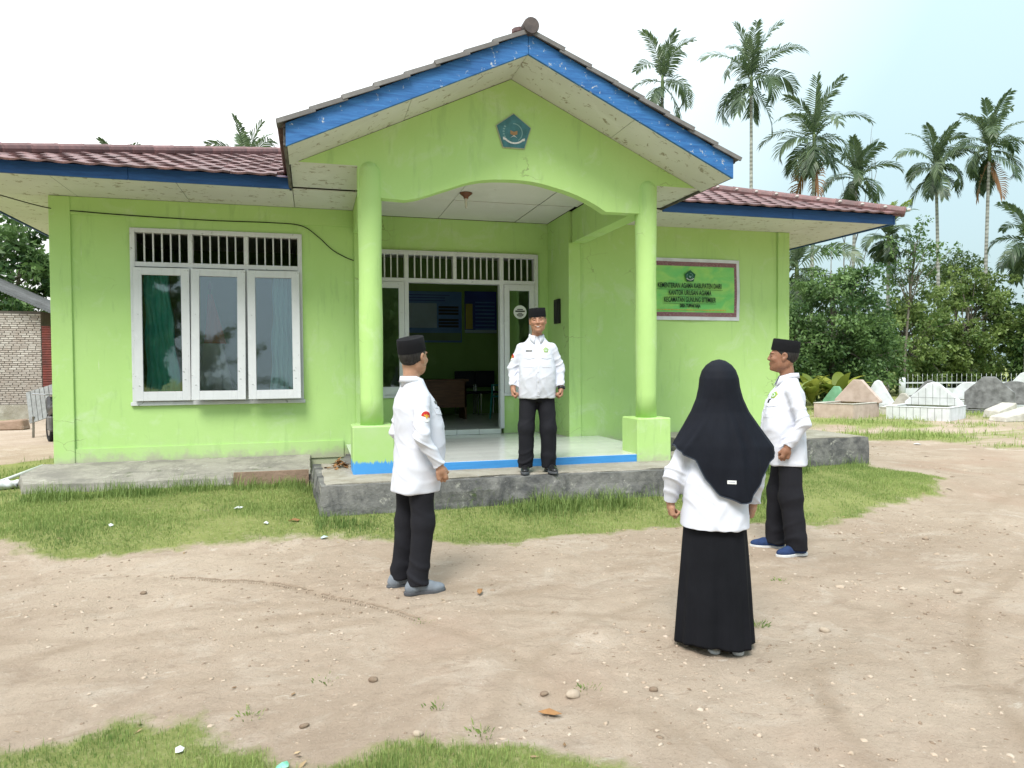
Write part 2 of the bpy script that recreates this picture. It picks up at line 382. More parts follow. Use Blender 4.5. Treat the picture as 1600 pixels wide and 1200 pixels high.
def poly_sd(x, y, P):
    """signed distance, positive inside"""
    P = np.asarray(P, float); d = seg_dist(x, y, np.vstack([P, P[:1]])); ins = np.zeros(np.shape(x), bool)
    n = len(P)
    for i in range(n):
        x0, y0 = P[i]; x1, y1 = P[(i + 1) % n]
        c = ((y0 > y) != (y1 > y)) & (x < (x1 - x0) * (y - y0) / (y1 - y0 + 1e-12) + x0); ins ^= c
    return np.where(ins, d, -d)

LAWN = [(-9, -2.2), (-4.2, -2.75), (-2.55, -2.98), (-1.95, -3.42), (-1.25, -3.40), (-0.6, -3.28), (-0.38, -3.22), (0.35, -3.36), (0.9, -3.62), (1.42, -3.86), (2.2, -3.80), (2.85, -3.82), (3.34, -3.62), (4.57, -4.10), (5.87, -3.62), (6.95, -3.22), (7.35, -2.8), (7.4, -2.0), (7.62, -1.2), (7.5, 0.3), (-3.1, 0.3), (-3.3, 2.6), (-3.9, 2.9), (-4.6, 2.0), (-9, 1.3)]
FORE = [(-3, -6.38), (-1.27, -6.44), (-1.09, -6.54), (-0.83, -6.47), (-0.5, -6.48), (-0.38, -6.72), (-0.12, -6.98), (0.31, -6.97), (0.51, -6.99), (0.96, -7.24), (1.3, -7.6), (1.2, -9), (-3, -9)]
GRAVE = [(8.9, 3.2), (9.7, 2.2), (10.7, 1.75), (11.9, 1.4), (11.6, 0.0), (11.4, -0.9), (13.5, -1.9), (30, -9), (90, -9), (90, 60), (8.5, 60)]
def grass_mask(x, y):
    n = 0.13 * wobble(x, y, 2.6, 4, 3) + 0.08 * wobble(x, y, 12, 4, 4)
    m = np.maximum(np.maximum(poly_sd(x, y, LAWN) + .05, poly_sd(x, y, FORE) * 1.3), np.minimum(poly_sd(x, y, GRAVE) * 0.6, .04 + .22 * wobble(x, y, 1.1, 4, 2)))
    m = np.maximum(m, 0.10 - np.hypot(x - 2.49, (y + 6.24) * 1.5))
    far = smooth(18, 26, np.hypot(x, y + 4)) * 2
    return np.maximum(m + n, far - 0.6 + n)

def grow(a, b, n, k=1.22):
    """coordinates from a outward to b with growing steps"""
    s = np.cumsum(k ** np.arange(n)); return a + (b - a) * s / s[-1]
gx = np.concatenate([grow(-5.0, -700, 34)[::-1], np.arange(-5.0, 10.0, 0.03), grow(10.0, 700, 34)])
gy = np.concatenate([grow(-9.4, -700, 34)[::-1], np.arange(-9.4, 2.0, 0.03), grow(2.0, 900, 36)])
GX, GY = np.meshgrid(gx, gy); GZ = ground_h(GX, GY)
nxg, nyg = len(gx), len(gy)
ii = (np.arange(nyg - 1)[:, None] * nxg + np.arange(nxg - 1)[None]).ravel()
g_me = np_mesh('ground', np.stack([GX.ravel(), GY.ravel(), GZ.ravel()], 1), np.stack([ii, ii + 1, ii + nxg + 1, ii + nxg], 1), True)
set_attr(g_me, 'grass', np.clip(grass_mask(GX, GY).ravel() * 2.5 + 0.5, 0, 1))
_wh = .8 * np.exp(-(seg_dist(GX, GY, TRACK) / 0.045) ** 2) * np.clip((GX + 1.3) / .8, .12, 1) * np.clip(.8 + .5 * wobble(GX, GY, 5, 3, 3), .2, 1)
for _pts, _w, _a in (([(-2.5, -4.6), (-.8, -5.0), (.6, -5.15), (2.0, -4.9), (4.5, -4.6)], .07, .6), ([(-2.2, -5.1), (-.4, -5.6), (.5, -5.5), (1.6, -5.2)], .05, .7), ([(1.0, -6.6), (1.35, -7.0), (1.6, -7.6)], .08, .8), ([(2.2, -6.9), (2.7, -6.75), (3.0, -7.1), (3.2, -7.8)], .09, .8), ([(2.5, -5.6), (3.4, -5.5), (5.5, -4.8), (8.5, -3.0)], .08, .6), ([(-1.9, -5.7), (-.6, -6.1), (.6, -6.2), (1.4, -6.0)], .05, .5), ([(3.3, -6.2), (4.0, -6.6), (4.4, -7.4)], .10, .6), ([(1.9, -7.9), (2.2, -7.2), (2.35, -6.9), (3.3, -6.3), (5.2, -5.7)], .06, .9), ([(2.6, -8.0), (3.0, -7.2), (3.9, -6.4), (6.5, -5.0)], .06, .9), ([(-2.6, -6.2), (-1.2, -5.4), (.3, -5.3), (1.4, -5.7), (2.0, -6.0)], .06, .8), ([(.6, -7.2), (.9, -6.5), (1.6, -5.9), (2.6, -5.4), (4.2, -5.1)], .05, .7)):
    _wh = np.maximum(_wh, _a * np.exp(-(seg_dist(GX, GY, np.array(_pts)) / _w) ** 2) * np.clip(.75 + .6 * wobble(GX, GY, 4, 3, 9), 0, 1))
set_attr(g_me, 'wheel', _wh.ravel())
def m_ground():
    m, nt, b = mk('sandy_earth'); b.inputs['Roughness'].default_value = 0.97; b.inputs['Specular IOR Level'].default_value = 0.08
    v = coords(nt, 'Object')
    c = mixc(nt, ramp(nt, noise_tex(nt, 0.5, 6, 0.6, vec=v, dist=0.5), 0.38, 0.62), (0.475, 0.385, 0.305), (0.39, 0.305, 0.235))
    c = mixc(nt, ramp(nt, noise_tex(nt, 1.7, 7, 0.7, vec=v, dist=0.8), 0.52, 0.72), c, (0.53, 0.45, 0.375))
    vs_ = coords(nt, 'Object', (0.9, 1.7, 1))
    c = mixc(nt, ramp(nt, noise_tex(nt, 2.4, 8, 0.72, vec=vs_, dist=1.0), 0.54, 0.74), c, (0.325, 0.25, 0.19))
    c = mixc(nt, ramp(nt, noise_tex(nt, 5.5, 8, 0.75, vec=vs_, dist=1.6), 0.57, 0.66), c, (0.345, 0.27, 0.21))
    c = mixc(nt, ramp(nt, noise_tex(nt, 4.0, 8, 0.75, vec=vs_, dist=0.6), 0.62, 0.70), c, (0.58, 0.51, 0.435))
    c = mixc(nt, ramp(nt, noise_tex(nt, 0.33, 4, 0.6, vec=v), 0.56, 0.70), c, (0.40, 0.29, 0.22))
    c = mixc(nt, ramp(nt, noise_tex(nt, 70, 4, 0.8, vec=v), 0.56, 0.74), c, (0.30, 0.235, 0.18))
    c = mixc(nt, ramp(nt, noise_tex(nt, 38, 4, 0.8, vec=v), 0.62, 0.72), c, (0.62, 0.55, 0.47))
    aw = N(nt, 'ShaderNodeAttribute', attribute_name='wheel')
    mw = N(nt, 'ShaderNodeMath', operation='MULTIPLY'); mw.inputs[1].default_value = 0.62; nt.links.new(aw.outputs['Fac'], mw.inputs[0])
    c = mixc(nt, mw.outputs[0], c, (0.31, 0.235, 0.17))  # shade of the wheel grooves painted in as darker soil
    a = N(nt, 'ShaderNodeAttribute', attribute_name='grass')
    ad = N(nt, 'ShaderNodeMath', operation='ADD'); nt.links.new(a.outputs['Fac'], ad.inputs[0])
    mu = N(nt, 'ShaderNodeMath', operation='MULTIPLY_ADD'); mu.inputs[1].default_value = 0.9; mu.inputs[2].default_value = -0.45
    nt.links.new(noise_tex(nt, 9, 7, 0.75, vec=v), mu.inputs[0]); nt.links.new(mu.outputs[0], ad.inputs[1])
    g = mixc(nt, ramp(nt, noise_tex(nt, 1.6, 6, 0.65, vec=v), 0.38, 0.62), (0.27, 0.295, 0.105), (0.20, 0.235, 0.075))
    g = mixc(nt, ramp(nt, noise_tex(nt, 26, 5, 0.75, vec=v), 0.5, 0.68), g, (0.32, 0.32, 0.15))
    g = mixc(nt, ramp(nt, noise_tex(nt, 3.5, 6, 0.7, vec=v), 0.66, 0.74), g, (0.36, 0.30, 0.20))
    c = mixc(nt, ramp(nt, ad.outputs[0], 0.40, 0.75), c, g)
    nt.links.new(c, b.inputs['Base Color'])
    bump(nt, b, noise_tex(nt, 34, 9, 0.8, vec=v), 0.7, 0.02)
    bump(nt, b, noise_tex(nt, 9, 8, 0.75, vec=v, dist=0.4), 0.8, 0.035)
    return m
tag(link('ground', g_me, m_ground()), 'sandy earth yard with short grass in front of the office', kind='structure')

# ------------------------------------------------------------------ the green office building (coordinates fitted to the image, then shrunk by K and raised by O)
K, O = 0.92, (0, 0, 0.12)
def HB(): return MB(K, O)
def HP(x, y, z): return Vector((x * K + O[0], y * K + O[1], z * K + O[2]))
house = tag(empty('office_building'), 'lime green single storey office with blue trimmed gable porch and maroon tiled roof', 'building')
def hbox(name, mat, *a, parent=None, bevel=0.0): return HB().box(*a).build(name, MAT[mat], parent or house, bevel=bevel)

# walls, split round the openings
ZT = 3.96
w = HB()
w.box(-3.27, -2.34, 0, .15, .05, ZT).box(-.12, .79, 0, .15, .05, ZT).box(-2.34, -.12, 0, .15, .05, 1.07).box(-2.34, -.12, 0, .15, 3.42, ZT)
w.build('front_wall', MAT['lime'], house)
hbox('front_wall', 'lime', 3.93, 7.95, 0, .15, .05, ZT)
hbox('side_wall', 'lime', -3.27, -3.12, .15, 9, .05, ZT); hbox('side_wall', 'lime', 7.8, 7.95, .15, 9, .05, ZT)
hbox('rear_wall', 'lime', -3.12, 7.8, 8.85, 9, .05, ZT)
w = HB()
w.box(.64, .87, 1.05, 1.2, .05, ZT).box(3.74, 3.93, 1.05, 1.2, .05, ZT).box(.87, 3.74, 1.05, 1.2, 3.42, ZT).box(.87, 1.46, 1.05, 1.2, .05, 1.02).box(3.13, 3.74, 1.05, 1.2, .05, 1.02)
w.build('entrance_wall', MAT['lime'], house)
hbox('recess_wall', 'lime', .64, .79, .15, 1.05, .05, ZT); hbox('recess_wall', 'lime', 3.93, 4.08, .15, 1.2, .05, ZT)
hbox('pilaster', 'lime', -3.29, -3.04, -.035, 0, .24, 3.795, bevel=.006)
hbox('pilaster', 'lime', 7.74, 7.97, -.035, 0, .3, 3.795, bevel=.006)
hbox('pilaster', 'lime', 3.915, 4.115, -.04, 0, .38, 3.47, bevel=.006)
hbox('pilaster', 'lime', .61, .805, -.04, 0, .38, 3.47, bevel=.006)
hbox('ring_beam', 'lime', -3.04, .61, -.02, 0, 3.56, 3.795)
hbox('wall_skirting', 'lime', -3.04, .43, -.018, 0, .22, .46)
# inside rooms
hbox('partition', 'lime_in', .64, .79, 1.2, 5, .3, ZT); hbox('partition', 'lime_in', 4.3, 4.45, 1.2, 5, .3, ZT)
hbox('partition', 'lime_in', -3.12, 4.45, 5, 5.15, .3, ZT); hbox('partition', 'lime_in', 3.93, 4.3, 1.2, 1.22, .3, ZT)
hbox('indoor_floor', 'tile_floor', -3.12, 4.3, 1.2, 5, .3, .468); hbox('indoor_floor', 'tile_floor', -3.12, .64, .15, 1.2, .3, .468)
hbox('indoor_ceiling', 'ceil', -3.12, 7.8, 1.2, 8.85, 3.9, 3.95); hbox('indoor_ceiling', 'ceil', -3.12, .64, .15, 1.2, 3.9, 3.95)

# gable wall with its ogee arch
arch = [(.55, 3.475), (.711, 3.484), (.95, 3.476), (1.072, 3.471), (1.2, 3.497), (1.359, 3.551), (1.48, 3.597), (1.604, 3.641), (1.73, 3.690), (1.846, 3.728), (2.0, 3.762), (2.155, 3.780), (2.347, 3.79), (2.5, 3.79), (2.632, 3.782), (2.78, 3.76), (2.922, 3.728), (3.06, 3.697), (3.2, 3.655), (3.34, 3.60), (3.474, 3.537), (3.604, 3.464), (3.8, 3.466), (3.992, 3.467), (4.3, 3.467)]
GS = 0.467
gab = [(-.12, 3.835), (.53, 3.835)] + [(.53, 3.475)] + arch[1:-1] + [(4.31, 3.467), (4.31, 3.835), (4.86, 3.835), (2.37, 4.998)]
b = HB(); n = len(gab)
V = [(x, -2.26, z) for x, z in gab] + [(x, -2.11, z) for x, z in gab]
low = list(range(1, n - 2))
# strips from the lower outline up to the sloping top, so that no face is a big concave polygon
me_v = []; me_f = []
def top_z(x): return 4.998 - GS * abs(x - 2.37) if abs(x - 2.37) > 0 else 4.998
xs_l = [(-.12, 3.835), (.53, 3.835), (.531, 3.475)] + arch[1:-1] + [(4.309, 3.467), (4.31, 3.835), (4.86, 3.835)]
xs_l = sorted(xs_l + [(2.37, 3.7901)], key=lambda q: q[0])
for x, z in xs_l:
    tz = max(z + 0.002, 4.998 - GS * abs(x - 2.37))
    me_v += [(x, -2.26, z), (x, -2.26, tz), (x, -2.11, z), (x, -2.11, tz)]
for i in range(len(xs_l) - 1):
    a = 4 * i; c = a + 4
    me_f += [(a, c, c + 1, a + 1), (a + 2, a + 3, c + 3, c + 2), (a, a + 2, c + 2, c), (a + 1, c + 1, c + 3, a + 3)]
b.add(me_v, me_f); b.build('gable_wall', MAT['lime'], house)
hbox('side_beam', 'lime', 3.97, 4.2, -2.11, -.04, 3.462, 3.96, bevel=.005); hbox('side_beam', 'lime', .60, .79, -2.11, -.04, 3.462, 3.96, bevel=.005)

def m_colbase():
    m, nt, b = mk('lime_base_with_blue_paint'); b.inputs['Roughness'].default_value = 0.7
    v = coords(nt, 'Object'); sx = N(nt, 'ShaderNodeSeparateXYZ'); nt.links.new(v, sx.inputs[0])
    c = mixc(nt, ramp(nt, noise_tex(nt, 3, 6, vec=v), 0.35, 0.7), (0.37, 0.58, 0.19), (0.42, 0.585, 0.27))
    vv = coords(nt, 'Object', (55, 55, 2.5)); dr = noise_tex(nt, 1.0, 6, 0.8, vec=vv)
    h = N(nt, 'ShaderNodeMath', operation='MULTIPLY_ADD'); h.inputs[1].default_value = 0.22; nt.links.new(dr, h.inputs[0]); nt.links.new(sx.outputs[2], h.inputs[2])
    c = mixc(nt, ramp(nt, h.outputs[0], 0.628, 0.634, (1, 1, 1, 1), (0, 0, 0, 1)), c, (0.06, 0.30, 0.68))
    nt.links.new(c, b.inputs['Base Color']); bump(nt, b, noise_tex(nt, 40, 5, vec=v), 0.15, 0.006); return m
MAT['colbase'] = m_colbase()
for cx_, mt in ((.667, 'colbase'), (4.185, 'lime')):
    b = HB()
    prof = [(.135, .85)] + [(.135 - .004 * math.sin(i * 1.3), .85 + i * .3) for i in range(1, 10)] + [(.134, 3.80), (.10, 3.86), (.05, 3.905), (.01, 3.925)]
    b.lathe([(r, z) for r, z in prof], (cx_, -2.195, 0), 28)
    co = b.build('column', MAT['lime'], house, smooth=True)
    HB().box(cx_ - .235, cx_ + .235, -2.43, -1.96, .29, .85).build('column_base', MAT[mt], co, bevel=.012)

# porch floor
pf = hbox('porch_floor', 'grout', .50, 4.42, -2.385, 0, .10, .386); HB().box(.79, 3.93, 0, 1.05, .1, .386).build('recess_floor', MAT['grout'], pf)
hbox('porch_edge', 'blue_step', .9, 3.955, -2.405, -2.387, .29, .394, bevel=.003)
tme = MB().box(.002, .398 * K - .002, .002, .398 * K - .002, 0, .012).mesh('floor_tile'); tme.materials.append(MAT['tile_floor'])
for ix in range(10):
    for iy in range(9):
        x = .46 + ix * .396; y = -2.40 + iy * .396
        if y + .39 > .05 and (x < .75 or x + .39 > 3.99): continue
        if y + .39 > 1.14: continue
        link('floor_tile', tme, None, pf, HP(x, y, .3865))
stp = HB()
for i in range(4): HB().box(1.54 + i * .382, 1.54 + i * .382 + .376, .98, 1.2, .385, .47).build('threshold_tile', MAT['tile_floor'], pf, bevel=.004)

# soffits and porch ceiling, panel by panel
def panel(name, mt, x0, x1, y0, y1, z, t=.012): HB().box(x0 + .004, x1 - .004, y0 + .004, y1 - .004, z, z + t).build(name, MAT[mt], house)
for x0, x1 in ((-4.28, -2.95), (-2.95, -1.58), (-1.58, -.21)): panel('soffit_panel', 'soffit', x0, x1, -1.11, 0, 3.80)
for x0, x1 in ((5.0, 6.45), (6.45, 7.95)): panel('soffit_panel', 'soffit', x0, x1, -1.11, 0, 3.797)
panel('soffit_panel', 'soffit', 7.95, 9.09, -1.11, 0, 3.797); panel('soffit_panel', 'soffit', 4.2, 5.0, -1.11, 0, 3.797); panel('soffit_panel', 'soffit', -.21, .6, -1.11, 0, 3.80)
for y0 in (0, 1.3, 2.6, 3.9, 5.2, 6.5, 7.8):
    panel('soffit_panel', 'soffit', -4.28, -3.27, y0, y0 + 1.3, 3.80); panel('soffit_panel', 'soffit', 7.95, 9.09, y0, y0 + 1.3, 3.797)
panel('soffit_panel', 'soffit', -.21, .6, -2.26, -1.11, 3.828); panel('soffit_panel', 'soffit', 4.2, 4.95, -2.26, -1.11, 3.828)
for x0, x1 in ((.79, 2.03), (2.03, 3.35), (3.35, 3.97)):
    for y0, y1 in ((-2.11, -.28), (-.28, 1.05)):
        if x0 > 3 and y0 > -1: x1 = 3.93
        panel('ceiling_panel', 'ceil', x0 + random.uniform(0, .012), x1 - random.uniform(0, .014), y0 + random.uniform(0, .012), y1 - random.uniform(0, .01), 3.972 - random.uniform(0, .012))
hbox('void_shade_sheet', 'dark', .6, 4.2, -2.11, 1.05, 3.992, 4.01)  # solid near-black sheet, paints the shade seen through the panel gaps

# boards
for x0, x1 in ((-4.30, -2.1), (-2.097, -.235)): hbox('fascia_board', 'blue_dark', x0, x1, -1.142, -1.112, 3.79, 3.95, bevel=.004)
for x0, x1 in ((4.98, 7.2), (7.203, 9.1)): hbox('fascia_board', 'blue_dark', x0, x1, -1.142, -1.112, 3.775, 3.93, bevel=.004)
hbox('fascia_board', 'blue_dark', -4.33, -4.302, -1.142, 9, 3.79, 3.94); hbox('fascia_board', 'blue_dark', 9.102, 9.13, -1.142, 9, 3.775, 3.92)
hbox('fascia_board', 'old_board', -.255, -.215, -2.945, -1.0, 3.80, 4.05, bevel=.004); hbox('fascia_board', 'old_board', 4.955, 4.985, -2.945, -1.0, 3.80, 4.02, bevel=.004)
for s in (-1, 1):
    def sx(d, s=s): return 2.37 + s * d
    def slab(d0, d1, y0, y1, off0, off1):
        a = [(sx(d0), y0, 5.0 - GS*d0 + off0), (sx(d1), y0, 5.0 - GS*d1 + off0), (sx(d1), y1, 5.0 - GS*d1 + off0), (sx(d0), y1, 5.0 - GS*d0 + off0),
             (sx(d0), y0, 5.0 - GS*d0 + off1), (sx(d1), y0, 5.0 - GS*d1 + off1), (sx(d1), y1, 5.0 - GS*d1 + off1), (sx(d0), y1, 5.0 - GS*d0 + off1)]
        if s < 0: a = [a[1], a[0], a[3], a[2], a[5], a[4], a[7], a[6]]
        return a
    HB().hexa(slab(.002, 2.6, -2.98, -2.948, 0.0, .238)).build('barge_board', MAT['blue'], house, bevel=.004)
    HB().hexa(slab(.003, 1.3, -2.946, -2.25, .006, .022)).build('verge_soffit', MAT['soffit'], house)
    HB().hexa(slab(1.306, 2.585, -2.946, -2.25, .004, .020)).build('verge_soffit', MAT['soffit'], house)

# porch roof: deck, verge tiles one by one, the rows behind joined
pr = HB()
for s in (-1, 1):
    a = [(2.37, -2.97, 5.205), (2.37 + s*2.63, -2.97, 5.205 - GS*2.63), (2.37 + s*2.63, 2.4, 5.205 - GS*2.63), (2.37, 2.4, 5.205)]
    a += [(x, y, z + .03) for x, y, z in a]
    if s < 0: a = [a[1], a[0], a[3], a[2], a[5], a[4], a[7], a[6]]
    pr.hexa(a)
porch_roof = pr.build('porch_roof', MAT['ridge'], house)
sl = math.hypot(1, GS)
for s in (-1, 1):
    t = MB(K)
    # in a frame: u down the slope, y, w normal to the slope
    def q(u, y, w_, s=s): return (s * (u + w_ * GS) / sl, y, (-u * GS + w_) / sl)
    def hx_(u0, u1, y0, y1, w00, w01, th):
        p8 = [q(u0, y0, w00), q(u1, y0, w01), q(u1, y1, w01), q(u0, y1, w00), q(u0, y0, w00 + th), q(u1, y0, w01 + th), q(u1, y1, w01 + th), q(u0, y1, w00 + th)]
        if s < 0: p8 = [p8[1], p8[0], p8[3], p8[2], p8[5], p8[4], p8[7], p8[6]]
        t.hexa(p8)
    hx_(0, .405, .022, .26, 0, .026, .022); hx_(0, .405, 0, .0215, -.022, .002, .046)
    vt = t.mesh('verge_tile'); vt.materials.append(MAT['tile_grey'])
    st_ = HB(); 
    for i in range(8):
        u = .04 + i * .358
        jig = random.uniform(-.012, .012)
        x = 2.37 + s * u / sl; z = 5.24 - GS * u / sl
        link('verge_tile', vt, None, porch_roof, HP(x, -3.035 + jig, z + random.uniform(0, .006)))
        for j in range(1, 19):
            y0 = -3.035 + j * .255
            p8 = []
            for w_ in (0, .022):
                for uu, yy in ((0, y0), (.4, y0), (.4, y0 + .25), (0, y0 + .25)):
                    ww = w_ + (.026 if uu else 0); p8.append((x + s * (uu + ww * GS) / sl, yy, z + (-uu * GS + ww) / sl))
            if s < 0: p8 = [p8[1], p8[0], p8[3], p8[2], p8[5], p8[4], p8[7], p8[6]]
            st_.hexa(p8)
    tag(st_.build('tile_field', MAT['tile_red'], porch_roof), kind='stuff')
cap = MB(K)
cap.lathe([(.088, 0), (.092, .02), (.092, .35), (.080, .38)], n=18)
cme = cap.mesh('ridge_cap'); cme.transform(Matrix.Rotation(R(-90), 4, 'X')); cme.materials.append(MAT['ridge'])
for i in range(14):
    link('ridge_cap', cme, None, porch_roof, HP(2.385, -3.06 + i * .36, 5.29 + .012 * (i % 2)), smooth=False)
HB().lathe([(.07, -.05), (.09, -.02), (.09, .02), (.03, .05)], (2.30, -2.86, 5.29), 10).build('mortar_lump', MAT['tile_red'], porch_roof)

# main hipped roof
ze = 3.915
mr_ = HB(); zr = ze + .35 * 5.11
def rz_(y): return ze + .35 * (y + 1.22)
mr_.add([(-4.35, -1.22, ze), (.6, -1.22, ze), (.6, 3.73, rz_(3.73))], [(0, 1, 2)])
mr_.add([(4.2, -1.22, ze), (9.2, -1.22, ze), (4.2, 3.78, rz_(3.78))], [(0, 1, 2)])
mr_.add([(.6, .1, rz_(.1)), (4.2, .1, rz_(.1)), (4.2, 3.78, rz_(3.78)), (4.09, 3.89, zr), (.76, 3.89, zr), (.6, 3.73, rz_(3.73))], [(0, 1, 2, 3, 4, 5)])
mr_.add([(-4.35, -1.22, ze), (9.2, -1.22, ze), (9.2, 9, ze), (-4.35, 9, ze), (.76, 3.89, zr), (4.09, 3.89, zr)], [(1, 2, 5), (2, 3, 4, 5), (3, 0, 4)])
main_roof = mr_.build('main_roof', MAT['tile_red'], house)
TW, TL = .27, .335
prof = [(0, .007), (.035, .002), (.08, .000), (.125, .003), (.16, .011), (.20, .018), (.24, .014), (.275, .006)]
V = []; F = []
m_ = len(prof)
for x, z in prof:
    V += [(x * K, -.02 * K + .018 * math.sin(x / TW * 6.28) * K, (z + .018) * K), (x * K, (TL + .03) * K, (z + .002) * K), (x * K, -.02 * K + .018 * math.sin(x / TW * 6.28) * K, (z - .006) * K)]
for i in range(m_ - 1):
    a = 3 * i; c = a + 3; F += [(a, c, c + 1, a + 1), (a + 2, c + 2, c, a)]
rt = bpy.data.meshes.new('roof_tile'); rt.from_pydata(V, [], F); rt.update(); rt.materials.append(MAT['tile_red'])
ang = math.atan(.35)
def lay(x0f, x1f):
    for r in range(14):
        t = r * TL * math.cos(ang); y = -1.25 + t
        xa, xb = x0f(t), x1f(t)
        k = 0
        x = math.ceil((xa) / TW) * TW - (0 if r % 2 else TW / 2)
        while x + TW < xb + .05:
            if x > xa - .08:
                o = link('roof_tile', rt, None, main_roof, HP(x + random.uniform(-.006, .006), y + random.uniform(-.012, .012), ze + .35 * (t - .03) + .012))
                o.rotation_euler = (ang + random.uniform(-.012, .02), 0, random.uniform(-.03, .03))
            x += TW
lay(lambda t: -4.35 + t + .02, lambda t: -.26)
lay(lambda t: 4.85, lambda t: 9.2 - t - .02)
hc = MB(K); hc.lathe([(.075, 0), (.088, .03), (.088, .05), (.080, .06), (.085, .37)], n=12)
hme = hc.mesh('hip_cap'); hme.materials.append(MAT['tile_red'])
mort = MB(K).lathe([(.012, -.02), (.03, 0), (.02, .025)], n=7).mesh('mortar'); mort.materials.append(M('white_mortar', (.6, .58, .55), None, 9, .9))
for cx_, s in ((-4.38, 1), (9.23, -1)):
    dv = Vector((s, 1, .35)).normalized()
    rot = dv.to_track_quat('Z', 'Y').to_euler()
    for i in range(18):
        t = i * .345 / math.sqrt(2 + .35 ** 2)
        if 2.37 - s * 2.4 > 0 and False: break
        o = link('hip_cap', hme, None, main_roof, HP(cx_ + s * t, -1.25 + t, ze + .35 * t + .045)); o.rotation_euler = rot
        if s < 0: link('mortar', mort, None, main_roof, HP(cx_ + s * t - .02, -1.25 + t - .09, ze + .35 * t + .06))

# window on the left wing
wf = HB()
wx0, wx1, wz0, wz1 = -2.34, -.12, 1.07, 3.42
fy0, fy1 = -.03, .10
wf.box(wx0, wx0 + .06, fy0, fy1, wz0, wz1).box(wx1 - .06, wx1, fy0, fy1, wz0, wz1).box(wx0 + .06, wx1 - .06, fy0, fy1, wz1 - .06, wz1).box(wx0 + .06, wx1 - .06, fy0, fy1, 2.90, 2.965).box(wx0 - .02, wx1 + .02, fy0 - .012, fy1, wz0 - .05, wz0 - .001)
wf.box(wx0 + .06, wx1 - .06, fy0, fy1, wz0, wz0 + .035)
secw = (wx1 - wx0 - .06) / 3
for i in (1, 2):
    xm = wx0 + i * secw; wf.box(xm, xm + .06, fy0, fy1, wz0 + .035, 2.90).box(xm, xm + .06, fy0, fy1, 2.965, wz1 - .06)
wfo = wf.build('window_frame', MAT['white_wood'], house, bevel=.004)
for i in range(3):
    x0 = wx0 + i * secw + .06; x1 = x0 + secw - .06
    for j in range(1, 6):
        xb = x0 + (x1 - x0) * j / 6
        HB().box(xb - .009, xb + .009, .01, .04, 2.966, wz1 - .061).build('ventilation_bar', MAT['white_wood'], wfo)
    tilt = (-.4, -3.4, -4.4)[i]
    sw, sh = (x1 - x0) + .035, 2.885 - 1.085
    s = MB(K)
    st = .105
    s.box(-sw/2, -sw/2 + st, -.02, .02, -sh, 0).box(sw/2 - st, sw/2, -.02, .02, -sh, 0).box(-sw/2 + st, sw/2 - st, -.0195, .0195, -.10, 0).box(-sw/2 + st, sw/2 - st, -.0195, .0195, -sh, -sh + .125)
    so_ = s.build('window_sash', MAT['white_wood'], house, bevel=.003, loc=HP((x0 + x1) / 2, -.056, 2.885)); so_.rotation_euler = (R(tilt), R((0, .25, -.3)[i]), R((0, .5, -.8)[i]))
    g = MB(K); g.box(-sw/2 + st - .006, sw/2 - st + .006, .002, .006, -sh + .12, -.095); g.build('glass_pane', MAT['glass'], so_)

# entrance frame with side lights and transom bars
df = HB(); dy0, dy1 = 1.0, 1.14
df.box(.87, .94, dy0, dy1, 1.02, 3.42).box(3.67, 3.74, dy0, dy1, 1.02, 3.42).box(.94, 3.67, dy0, dy1, 3.35, 3.42).box(.94, 3.67, dy0, dy1, 2.90, 2.97)
df.box(1.46, 1.53, dy0, dy1, .47, 2.90).box(3.06, 3.13, dy0, dy1, .47, 2.90).box(1.46, 1.53, dy0, dy1, 2.97, 3.35).box(3.06, 3.13, dy0, dy1, 2.97, 3.35).box(2.265, 2.325, dy0, dy1, 2.97, 3.35)
df.box(.94, 1.46, dy0, dy1, 1.02, 1.07).box(3.13, 3.67, dy0, dy1, 1.02, 1.07)
dfo = df.build('entrance_frame', MAT['white_wood'], house, bevel=.004)
for x0, x1, nb in ((.94, 1.46, 5), (1.53, 2.265, 7), (2.325, 3.06, 7), (3.13, 3.67, 5)):
    for j in range(1, nb):
        xb = x0 + (x1 - x0) * j / nb; HB().box(xb - .01, xb + .01, 1.04, 1.07, 2.971, 3.349).build('ventilation_bar', MAT['white_wood'], dfo)
for x0, x1 in ((.945, 1.455), (3.135, 3.665)):
    s = HB(); s.box(x0, x0 + .09, .985, 1.03, 1.072, 2.898).box(x1 - .09, x1, .985, 1.03, 1.072, 2.898).box(x0 + .09, x1 - .09, .985, 1.03, 2.80, 2.898).box(x0 + .09, x1 - .09, .985, 1.03, 1.072, 1.20)
    so_ = s.build('side_light', MAT['white_wood'], house, bevel=.003)
    HB().box(x0 + .085, x1 - .085, 1.005, 1.01, 1.195, 2.805).build('glass_pane', MAT['glass'], so_)
MAT['paper'] = M('white_sticker', (.72, .74, .73), (.68, .7, .69), 8, .5)
MAT['ink'] = M('black_print', (.02, .02, .02), None, 8, .6)
b = HB(); b.lathe([(.115, 0), (.115, .004)], n=24); me = b.mesh('sticker')
stick = bpy.data.meshes.new('sticker')
MB(K).lathe([(.115, -.003), (.115, 0)], n=24)
sb = MB(K); sb.lathe([(.115, 0), (.115, .003)], n=24); sme = sb.mesh('sticker'); sme.transform(Matrix.Rotation(R(90), 4, 'X'))
link('sticker', sme, MAT['paper'], dfo, HP(3.415, 1.0035, 2.44))
for dz, hw, hh in ((.045, .05, .008), (.015, .085, .012), (-.02, .035, .006), (-.04, .06, .006), (-.06, .055, .006), (-.08, .03, .005)):
    HB().box(3.415 - hw, 3.415 + hw, .9985, .9995, 2.44 + dz - hh, 2.44 + dz + hh).build('sticker_print', MAT['ink'], dfo)
